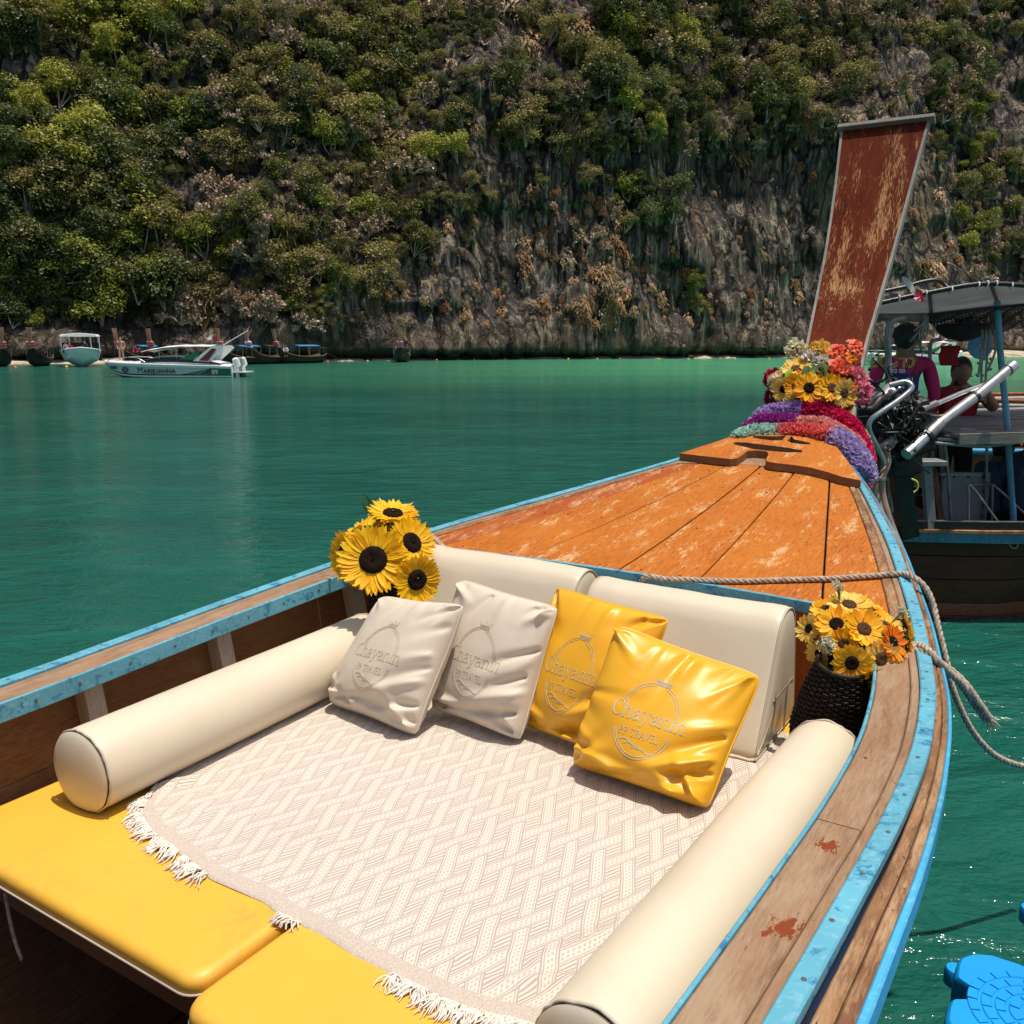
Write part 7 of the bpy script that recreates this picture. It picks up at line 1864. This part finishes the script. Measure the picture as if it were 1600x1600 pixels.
# ---------------------------------------------------------------- floating pontoon of plastic cubes
def pontoon_cube(u0, v0, label):
    S = 0.495; c = np.array([u0 + S / 2, v0 + S / 2]); h = S / 2; pts_ = []
    def side(n_):
        out = [(h, -h + 0.085), (h, -0.075), (h - 0.012, -0.055), (h - 0.05, -0.03), (h - 0.058, 0.0), (h - 0.05, 0.03), (h - 0.012, 0.055), (h, 0.075), (h, h - 0.085), (h - 0.02, h - 0.045), (h - 0.045, h - 0.02)]
        return out
    for k in range(4):
        a = k * PI / 2
        for x, y in side(k): pts_.append((x * math.cos(a) - y * math.sin(a), x * math.sin(a) + y * math.cos(a)))
    pts_ = [(p[0], p[1]) for p in spline([np.array([*p, 0]) for p in pts_ + [pts_[0]]], 3)][:-1]
    P_ = np.array(pts_); secs = []
    for z, k in ((-0.02, 0.93), (0.02, 1.0), (0.33, 1.0), (0.375, 0.985), (0.393, 0.965), (0.400, 0.93)): secs.append([bw(c[0] + p[0] * k, c[1] + p[1] * k, z) for p in P_])
    t = thing('pontoon_cube', label, 'pontoon', bw(c[0], c[1], 0), 'blue plastic cubes of the floating dock')
    b = MB(); b.grid(secs, wrap=True); cw = bw(c[0], c[1], 0.400); b.grid([secs[-1], [cw + (p - cw) * 0.5 for p in secs[-1]]], wrap=True); b.add([cw + (p - cw) * 0.5 for p in secs[-1]], [tuple(range(len(P_)))])
    obj('float_body', b, 'pontoon_blue', t, smooth=50, recalc=True)
    b = MB()
    for r_ in (0.07, 0.108, 0.146, 0.184):
        n_ = int(2 * PI * r_ / 0.052)
        for k in range(n_):
            a0, a1 = 2 * PI * (k + 0.06) / n_, 2 * PI * (k + 0.94) / n_; sec = []
            for a in np.linspace(a0, a1, 4): sec.append([bw(c[0] + rr * math.cos(a), c[1] + rr * math.sin(a), z) for rr, z in ((r_ - 0.016, 0.399), (r_ + 0.016, 0.399), (r_ + 0.013, 0.404), (r_ - 0.013, 0.404))])
            b.loft(sec)
    tag(obj('tread_pattern', b, 'pontoon_blue', t), kind='stuff')
    b = MB()
    for sx in (-1, 1):
        for sy in (-1, 1): b.lathe([(0.001, 0.30), (0.03, 0.298), (0.036, 0.285), (0.036, 0.24)], bw(c[0] + sx * (h + 0.003), c[1] + sy * (h + 0.003), 0), n=14)
    obj('lug', b, 'pontoon_blue', t, smooth=40)
    return t
for u0, v0, lab in ((2.60, 1.405, 'blue plastic dock cube at the lower right corner of the picture'), (2.10, 1.405, 'blue plastic dock cube beside the boat, below the picture corner'), (2.60, 1.905, 'blue plastic dock cube inside the dock edge, next to the corner one'), (3.12, 1.60, 'blue plastic dock cube cut by the picture edge above the corner one'), (2.10, 1.905, 'blue plastic dock cube further inside the dock')):
    pontoon_cube(u0, v0, lab)
# ---------------------------------------------------------------- far boats on the bay
def speedboat(name, label, X, Y, L, heading, text=False, s=1.0, parent_group=None):
    """bow at -x in its own frame (turned by heading), L metres long"""
    t = thing(name, label, 'boat', (X, Y, 0))
    ch, shh = math.cos(heading), math.sin(heading)
    def Wp(x, y, z): return np.array([X + x * ch - y * shh, Y + x * shh + y * ch, z])
    k = L / 9.4
    xs_ = np.array([-4.7, -4.45, -4.0, -3.4, -2.6, -1.5, 0, 1.5, 3.0, 3.9]) * k
    hw = np.array([0.05, 0.42, 0.78, 1.05, 1.22, 1.30, 1.32, 1.32, 1.30, 1.25]) * k
    sz = np.array([0.98, 0.97, 0.95, 0.93, 0.90, 0.86, 0.82, 0.78, 0.74, 0.70]) * k
    kz = np.array([0.72, 0.42, 0.12, -0.10, -0.2, -0.25, -0.25, -0.25, -0.25, -0.25]) * k
    cw = np.array([0.02, 0.22, 0.50, 0.82, 1.04, 1.18, 1.22, 1.22, 1.20, 1.16]) * k
    cz = kz + np.array([0.1, 0.16, 0.22, 0.24, 0.26, 0.28, 0.28, 0.28, 0.28, 0.28]) * k
    def band(nm, m_, f0, f1, o=0.0):                 # part of the topside between two height fractions
        for sd_ in (-1, 1):
            G_ = []
            for i in range(len(xs_)):
                row = []
                for f in (f0, (f0 + f1) / 2, f1): row.append(Wp(xs_[i], sd_ * (cw[i] + (hw[i] - cw[i]) * f + o), cz[i] + (sz[i] - cz[i]) * f))
                G_.append(row)
            b = MB(); b.grid(G_, flip=sd_ > 0); obj(nm, b, m_, t, smooth=40)
    band('topside', 'white_gel', 0.0, 0.12); band('boot_stripe', 'lettering_black', 0.12, 0.22, 0.002); band('topside', 'hull_side' if text else 'white_gel', 0.22, 0.80); band('rub_rail', 'white_gel', 0.80, 1.0, 0.03)
    b = MB(); G_ = [[Wp(xs_[i], -cw[i], cz[i]), Wp(xs_[i], 0, kz[i]), Wp(xs_[i], cw[i], cz[i])] for i in range(len(xs_))]; b.grid(G_); obj('bottom', b, 'white_gel', t)
    b = MB(); b.grid([[Wp(xs_[i], -hw[i] - 0.02, sz[i]), Wp(xs_[i], -hw[i] * 0.5, sz[i] + 0.10 * k), Wp(xs_[i], 0, sz[i] + 0.13 * k), Wp(xs_[i], hw[i] * 0.5, sz[i] + 0.10 * k), Wp(xs_[i], hw[i] + 0.02, sz[i])] for i in range(len(xs_))], flip=True); obj('deck', b, 'white_gel', t, smooth=40)
    b = MB(); b.prism([Wp(3.9 * k, y * k, z * k) for y, z in ((-1.25, 0.7), (-1.16, 0.03), (0, -0.25), (1.16, 0.03), (1.25, 0.7))], Wp(0.05, 0, 0) - Wp(0, 0, 0)); obj('transom', b, 'white_gel', t)
    # long low coachroof with dark glass
    cs = [(-2.6, 0.55, 0.98, 0.98), (-2.0, 0.85, 0.94, 1.10), (-0.8, 1.02, 0.90, 1.38), (0.4, 1.08, 0.88, 1.42), (2.0, 1.10, 0.84, 1.20), (3.2, 1.10, 0.80, 0.92)]
    b = MB(); b.grid([[Wp(x * k, -w * k, z0 * k), Wp(x * k, -w * 0.93 * k, (z0 + (z1 - z0) * 0.85) * k), Wp(x * k, -w * 0.6 * k, z1 * k), Wp(x * k, w * 0.6 * k, z1 * k), Wp(x * k, w * 0.93 * k, (z0 + (z1 - z0) * 0.85) * k), Wp(x * k, w * k, z0 * k)] for x, w, z0, z1 in cs], flip=True); obj('cabin', b, 'white_gel', t, smooth=30)
    for sd_ in (-1, 1):
        b = MB(); b.grid([[Wp(x * k, sd_ * (w + 0.02) * k, (z0 + (z1 - z0) * 0.18) * k), Wp(x * k, sd_ * (w * 0.94 + 0.03) * k, (z0 + (z1 - z0) * 0.82) * k)] for x, w, z0, z1 in cs[1:]], flip=sd_ > 0); obj('window', b, 'glass_dark', t)
    b = MB(); nW = 9                                  # canopy of stretched white cloth
    b.grid([[Wp((-1.9 + 4.7 * i / nW) * k, y * 1.15 * k, (1.66 + 0.36 * math.sin(min(1, i / nW * 1.7) * PI / 2) - 0.10 * y * y + (0.02 if i % 2 else 0)) * k) for y in np.linspace(-1, 1, 7)] for i in range(nW + 1)], flip=True)
    b.v = b.v + [(p[0], p[1], p[2] + 0.05) for p in b.v]; n0 = len(b.f); b.f = b.f + [tuple(i + (nW + 1) * 7 for i in q[::-1]) for q in b.f]; b.m = b.m * 2
    obj('canopy', b, 'white_cloth', t, smooth=60)
    for sd_ in (-1, 1):
        for x in (-0.7, 0.4, 1.5): obj('canopy_pole', MB().tube([Wp(x * k, sd_ * 1.1 * k, 1.2 * k), Wp(x * k, sd_ * 1.1 * k, 1.9 * k)], 0.025, 6), 'steel', t)
        obj('arch', MB().prism([Wp(x * k, sd_ * 1.16 * k, z * k) for x, z in ((1.45, 1.05), (2.75, 2.02), (3.3, 2.04), (3.5, 1.88), (2.5, 1.0))], Wp(0, -sd_ * 0.06, 0) - Wp(0, 0, 0)), 'white_gel', t)
        obj('arch_panel', MB().prism([Wp(x * k, sd_ * 1.17 * k, z * k) for x, z in ((1.85, 1.08), (2.75, 1.85), (3.05, 1.82), (2.45, 1.05))], Wp(0, sd_ * 0.012, 0) - Wp(0, 0, 0)), 'maroon', t)
        obj('side_panel', MB().prism([Wp(x * k, sd_ * 1.17 * k, z * k) for x, z in ((0.6, 1.15), (1.7, 1.62), (1.95, 1.55), (1.5, 1.12))], Wp(0, sd_ * 0.012, 0) - Wp(0, 0, 0)), 'green_paint', t)
        obj('bow_rail', MB().tube(spline([Wp(-4.5 * k, sd_ * 0.3 * k, 1.0 * k), Wp(-3.6 * k, sd_ * 0.9 * k, 1.25 * k), Wp(-2.2 * k, sd_ * 1.15 * k, 1.25 * k), Wp(-1.6 * k, sd_ * 1.2 * k, 0.98 * k)], 5), 0.02, 5), 'steel', t)
    for x in (-3.2, -2.7): obj('hatch', MB().box(Wp(x * k, 0, 1.085 * k), (0.4 * k, 0.7 * k, 0.03), x=(ch, shh, 0)), 'glass_dark', t)
    b = MB(); b.box(Wp(4.3 * k, 0, 0.32 * k), (0.9 * k, 2.0 * k, 0.07), x=(ch, shh, 0)); obj('swim_platform', b, 'white_gel', t)
    for y in (-0.75, 0.0, 0.75):
        m_ = MB(); m_.box(Wp(4.15 * k, y * k, 0.95 * k), (0.42 * k, 0.36 * k, 0.62 * k), x=(ch, shh, 0.25), bevel=0.10); m_.bar(Wp(4.15 * k, y * k, 0.7 * k), Wp(4.22 * k, y * k, -0.3 * k), 0.16 * k, 0.2 * k, up=(ch, shh, 0)); obj('outboard', m_, 'white_gel' if y else 'grey_panel', t, smooth=40)
    obj('antenna', MB().tube([Wp(3.0 * k, 0.4 * k, 2.05 * k), Wp(4.7 * k, 0.4 * k, 3.0 * k)], 0.03, 5), 'white_paint', t)
    for x, m_ in ((2.4, 'white_cloth'), (2.75, 'red_cloth')):
        obj('flag_staff', MB().tube([Wp(x * k, 0, 2.0 * k), Wp((x + 0.05) * k, 0, 2.75 * k)], 0.015, 4), 'steel', t); obj('flag', MB().prism([Wp(x * k, 0, 2.72 * k), Wp((x - 0.35) * k, 0.03, 2.5 * k), Wp((x - 0.3) * k, 0.05, 2.35 * k), Wp(x * k, 0, 2.42 * k)], (0, 0.012, 0)), m_, t)
    if text:
        def side_at(x):
            i = np.interp(x, xs_, np.arange(len(xs_))); a = float(np.interp(x, xs_, cw)), float(np.interp(x, xs_, hw)), float(np.interp(x, xs_, cz)), float(np.interp(x, xs_, sz)); return a
        def put(x0, f0):
            c_, h_, z0, z1 = side_at(x0); zc = z0 + (z1 - z0) * f0
            def f_(x, y, z):
                xx_ = x0 + x; c2, h2, a0, a1 = side_at(xx_); f = (zc + y - a0) / (a1 - a0)
                return Wp(xx_, -(c2 + (h2 - c2) * f + 0.03 + z), zc + y)
            return f_
        text_mesh('M', 0.52, put(-2.00, 0.30), 'maroon', 'hull_lettering', t, 0.0); text_mesh('ARIJUANNA', 0.40, put(-0.70, 0.30), 'maroon', 'hull_lettering', t, 0.007)
        text_mesh('89', 0.44, put(2.95, 0.26), 'lettering_white', 'hull_lettering', t, 0.006)
        def strip(nm, m_, x0, x1, lo, hi, o):        # painted area on the topside, following its curve
            G_ = []
            for x in np.linspace(x0, x1, 14):
                c2, h2, a0, a1 = side_at(x * k); fl, fh = lo(x), hi(x)
                G_.append([Wp(x * k, -(c2 + (h2 - c2) * f + o), a0 + (a1 - a0) * f) for f in np.linspace(fl, fh, 4)])
            b = MB(); b.grid(G_); obj(nm, b, m_, t)
        strip('stern_panel', 'green_paint', 1.9, 3.88, lambda x: 0.23, lambda x: min(0.79, 0.23 + (x - 1.9) * 0.75), 0.008)
        strip('swoosh', 'maroon', 0.7, 2.75, lambda x: 0.22 + 0.54 * max(0, (x - 1.0) / 1.75) ** 1.4, lambda x: 0.25 + 0.54 * max(0, (x - 0.75) / 1.9) ** 1.3, 0.014)
        strip('swoosh', 'lettering_black', 1.3, 3.1, lambda x: 0.22 + 0.5 * max(0, (x - 1.5) / 1.6) ** 1.4, lambda x: 0.24 + 0.55 * max(0, (x - 1.3) / 1.8) ** 1.3, 0.012)
        em = MB(); f_ = put(-3.05, 0.48)
        for r_, n_ in ((0.17, 8), (0.09, 8)): em.tube([f_(r_ * math.cos(a) * 1.2, r_ * math.sin(a), 0.004) for a in np.linspace(0, 2 * PI, 17)[:-1]], 0.022, 4, closed=True)
        for a in np.linspace(0, 2 * PI, 9)[:-1]: em.tube([f_(0.16 * math.cos(a), 0.13 * math.sin(a), 0.004), f_(0.27 * math.cos(a), 0.2 * math.sin(a), 0.004)], 0.02, 4)
        obj('hull_emblem', em, 'maroon', t)
        sc_ = MB(); f_ = put(-3.95, 0.52)
        for dx in (-0.22, -0.08, 0.06, 0.2): sc_.tube([f_(dx + 0.07 * math.cos(a), 0.06 * math.sin(a) + 0.02 * math.sin(dx * 20), 0.004) for a in np.linspace(0, 2 * PI, 11)[:-1]], 0.018, 4, closed=True)
        sc_.tube([f_(-0.3, -0.08, 0.004), f_(0.3, -0.06, 0.004)], 0.016, 4); obj('bow_emblem', sc_, 'lettering_black', t)
        tx = text_mesh('SPEED BOAT TOUR  PHI PHI ISLAND', 0.13, put(0.0, 0.86), 'lettering_black', 'rail_lettering', t, 0.0) if False else None
    return t
m_plain('hull_side', (0.50, 0.60, 0.57), 0.3, 0.06, 2)  # grey-green reflection off the water put into the topside colour
Pb = at_y(280, 587, 61.0)
sb_ = speedboat('speedboat', 'white speedboat lettered MARIJUANNA 89 with striped canopy, on the open water', float(Pb[0]) - 0.1, 61.0, 9.6, 0.0, True)
person('person', 'woman in a dark bikini standing on the speedboat bow', at_y(190, 557, 60.9) * np.array([1, 1, 0]) + np.array([0, 0, 1.02]), (0.25, -1), 1.66, {'wrL': (-0.11, 0.05, 0.50), 'haL': (-0.06, 0.07, 0.48), 'wrR': (0.11, 0.05, 0.50), 'haR': (0.06, 0.07, 0.48)}, None, None, 'skin_light', swim='dark_cloth', group='people on the far boats')
speedboat('speedboat', 'white speedboat half hidden behind the man in pink', float(at_y(1425, 560, 92)[0]), 92.0, 10.5, 0.12)
# white canopied boat seen bow on
Wb = at_y(129, 573, 83.0); wx = float(Wb[0])
t = thing('tour_boat', 'white canopied tour boat seen bow on, left of the speedboat', 'boat', (wx, 83.0, 0)); wy = 83.0; t.rotation_euler = (0, 0, 0.45)
b = MB(); secs = []
for (y, w, zt, zk) in ((-0.2, 0.05, 1.75, 1.3), (0.5, 0.85, 1.65, 0.5), (1.4, 1.45, 1.55, 0.0), (3.0, 1.75, 1.45, -0.2), (6.5, 1.8, 1.35, -0.2)):
    secs.append([(wx - w, wy + y, zt), (wx - w * 0.82, wy + y, zk + (zt - zk) * 0.45), (wx, wy + y, zk), (wx + w * 0.82, wy + y, zk + (zt - zk) * 0.45), (wx + w, wy + y, zt)])
b.loft(secs); obj('hull', b, 'hull_pale', t, smooth=30, recalc=True) if False else obj('hull', b, 'white_gel', t, smooth=30, recalc=True)
b = MB(); b.loft([[(wx - w, wy + y, z), (wx + w, wy + y, z), (wx + w * 0.9, wy + y, z + 0.16), (wx, wy + y, z + 0.30), (wx - w * 0.9, wy + y, z + 0.16)] for y, w, z in ((1.2, 1.45, 2.75), (2.2, 1.75, 2.8), (6.5, 1.75, 2.72))]); obj('roof', b, 'white_gel', t, smooth=40, recalc=True)
for x in (-1.6, -0.9, 0.9, 1.6):
    for y in (1.6, 6.2): obj('roof_post', MB().tube([(wx + x, wy + y, 1.4), (wx + x, wy + y, 2.85)], 0.04, 6), 'white_paint', t)
obj('windscreen', MB().box((wx, wy + 1.9, 1.85), (3.1, 0.05, 0.7)), 'glass_dark', t)
obj('rub_rail', MB().tube([(wx - 1.75, wy + 3, 1.47), (wx - 1.45, wy + 1.4, 1.57), (wx - 0.85, wy + 0.5, 1.67), (wx, wy - 0.25, 1.77), (wx + 0.85, wy + 0.5, 1.67), (wx + 1.45, wy + 1.4, 1.57), (wx + 1.75, wy + 3, 1.47)], 0.06, 6), 'white_paint', t, smooth=60)
for x, m_ in ((-0.7, 'dark_cloth'), (0.9, 'dark_cloth')): obj('outboard', MB().box((wx + 1.7 + 0 * x, wy + 6.8 + x * 0.3, 0.9), (0.4, 0.5, 0.9), bevel=0.1), m_, t)
for px, dz, lab, sh_ in ((113, 1.15, 'person in a pale top at the port side of the white tour boat', 'white_cloth'), (119, 1.1, 'person in pink in the middle of the white tour boat bow', 'pink_cloth'), (143, 1.2, 'person in dark clothes at the starboard side of the white tour boat', 'dark_cloth')):
    p = at_y(px, 550, wy + 1.0); person('person', lab, np.array([p[0] - 0.5, wy + 1.0, dz]), (0, -1), 1.6, SIT, sh_, 'dark_cloth', 'skin_light', group='people on the far boats')

# moored longtails at the beach
def far_longtail(label, px, py, Y, heading, L=9.0, tarp='tarp_blue', ribbon='orange_ribbon'):
    p = at_y(px, py, Y); X = float(p[0]); ch, shh = math.cos(heading), math.sin(heading)
    t = thing('longtail_boat', label, 'boat', (X, Y, 0), 'longtail boats moored along the beach')
    Wp = lambda x, y, z: np.array([X + x * ch - y * shh, Y + x * shh + y * ch, z])
    st = [(-0.5, 0.55, 0.95, 0.1), (-0.38, 0.8, 0.75, -0.2), (-0.1, 0.95, 0.68, -0.25), (0.15, 0.9, 0.75, -0.25), (0.32, 0.65, 1.0, -0.1), (0.43, 0.3, 1.5, 0.6), (0.48, 0.08, 2.0, 1.4)]
    secs = []
    for f, w, zt, zk in st: secs.append([Wp(f * L, -w, zt), Wp(f * L, -w * 0.85, zk + (zt - zk) * 0.5), Wp(f * L, 0, zk), Wp(f * L, w * 0.85, zk + (zt - zk) * 0.5), Wp(f * L, w, zt), Wp(f * L, w * 0.85, zt - 0.1), Wp(f * L, 0, zk + (zt - zk) * 0.4), Wp(f * L, -w * 0.85, zt - 0.1)])
    b = MB(); b.loft(secs); obj('hull', b, 'black_hull', t, smooth=30, recalc=True)
    for s in (-1, 1): obj('rail', MB().tube([Wp(f * L, s * w, zt + 0.02) for f, w, zt, zk in st], 0.05, 5), 'hull_wood', t)
    b = MB(); pr_ = [(0.46, 1.7, 0.16), (0.50, 2.4, 0.2), (0.525, 3.1, 0.24), (0.535, 3.6, 0.27)]; b.loft([[Wp(f * L, -w, z), Wp(f * L, w, z), Wp((f + 0.02) * L, w * 0.8, z), Wp((f + 0.02) * L, -w * 0.8, z)] for f, z, w in pr_]); obj('stem_post', b, 'orange_wood', t, recalc=True)
    for z, m_ in ((1.75, ribbon), (2.0, 'pink_ribbon'), (2.2, ribbon)): obj('ribbon', MB().tube([Wp((0.475 + (z - 1.7) * 0.035) * L + 0.16 * math.cos(a), 0.30 * math.sin(a), z + 0.05 * math.sin(2 * a)) for a in np.linspace(0, 2 * PI, 11)[:-1]], 0.12, 6, closed=True), m_, t, smooth=180)
    b = MB(); b.grid([[Wp((-0.3 + 0.45 * i / 5) * L, y * 1.0, 1.95 - 0.14 * y * y) for y in np.linspace(-1, 1, 5)] for i in range(6)]); obj('awning', b, tarp, t, smooth=60)
    for f in (-0.3, -0.08, 0.14):
        for s in (-1, 1): obj('post', MB().tube([Wp(f * L, s * 0.85, 0.7), Wp(f * L, s * 0.95, 1.85)], 0.03, 5), 'frame_wood', t)
    m_ = MB(); m_.box(Wp(-0.5 * L, 0, 1.35), (0.8, 0.6, 0.6), x=(ch, shh, 0), bevel=0.08); m_.tube([Wp(-0.46 * L, 0, 1.4), Wp(-0.3 * L, 0.2, 1.9)], 0.04, 5); m_.tube([Wp(-0.52 * L, 0, 1.2), Wp(-0.85 * L, 0.1, 0.3)], 0.05, 5); obj('engine', m_, 'black_metal', t, smooth=40)
    return t
m_plain('orange_wood', (0.62, 0.24, 0.15), 0.6, 0.2)
m_plain('black_hull', (0.030, 0.020, 0.016), 0.6, 0.3)
far_longtail('longtail boat moored left of the white tour boat, bow to the bay', 63, 572, 88.0, -1.25, 8.0, 'dark_cloth')
far_longtail('longtail boat cut by the left picture edge', 2, 573, 87.0, -1.0, 8.0, 'dark_cloth')
far_longtail('longtail boat with pink ribbons just behind the speedboat bow', 222, 568, 93.0, -1.9, 6.5, 'tarp_blue', 'pink_ribbon')
far_longtail('longtail boat hidden behind the speedboat canopy with only its stem showing', 262, 567, 95.0, -1.7, 6.5, 'dark_cloth')
far_longtail('longtail boat with a blue awning right of the speedboat stern', 378, 567, 92.0, -1.95, 6.5, 'tarp_blue')
far_longtail('longtail boat with white wraps, second to the right of the speedboat', 418, 566, 95.0, -1.9, 6.5, 'dark_cloth', 'white_cloth')
far_longtail('longtail boat with a low blue tarp, last of the moored row', 470, 565, 98.0, -2.2, 6.5, 'tarp_blue')
far_longtail('lone longtail boat coming bow on in front of the bare rock', 628, 562, 104.0, -1.5, 7.0, 'dark_cloth', 'pink_ribbon')
for px, Y, lab, sh_ in ((213, 92.0, 'person in pink behind the speedboat bow', 'pink_cloth'), (70, 87.5, 'person in a pale shirt on the longtail left of the tour boat', 'skin_light'), (628, 101.5, 'person in red on the lone longtail', 'red_cloth'), (447, 95.5, 'person in a white top on the moored longtails', 'white_cloth')):
    p = at_y(px, 556, Y); person('person', lab, np.array([p[0], Y, 0.75]), (0.2, -1), 1.6, SIT, sh_, 'dark_cloth', 'skin_light', group='people on the far boats')
# buoy line along the swimming area
bm_ = mesh_of('buoy', MB().lathe([(0.001, 0.22), (0.12, 0.20), (0.20, 0.10), (0.22, 0.0), (0.18, -0.1), (0.001, -0.14)], n=12), 'buoy_yellow', smooth=60)
bm2 = mesh_of('buoy', MB().lathe([(0.001, 0.22), (0.12, 0.20), (0.20, 0.10), (0.22, 0.0), (0.18, -0.1), (0.001, -0.14)], n=12), 'buoy_orange', smooth=60)
bx0 = -56.0
for j in range(34):
    x = bx0 + j * 3.9 + random.uniform(-0.9, 0.9); y = float(shore(x)) - 6.0 - 3.0 * math.sin(j * 0.35) - (10 if x < -30 else 0)
    o = bpy.data.objects.new('buoy', bm_ if j % 3 else bm2); COL.objects.link(o); o.location = (x, y, 0.04); o.scale = (0.62,) * 3
    tag(o, 'small yellow float of the line along the beach' if j % 3 else 'small orange float of the line along the beach', 'buoy', 'floats of the swimming line' if j % 3 else 'orange floats of the swimming line')
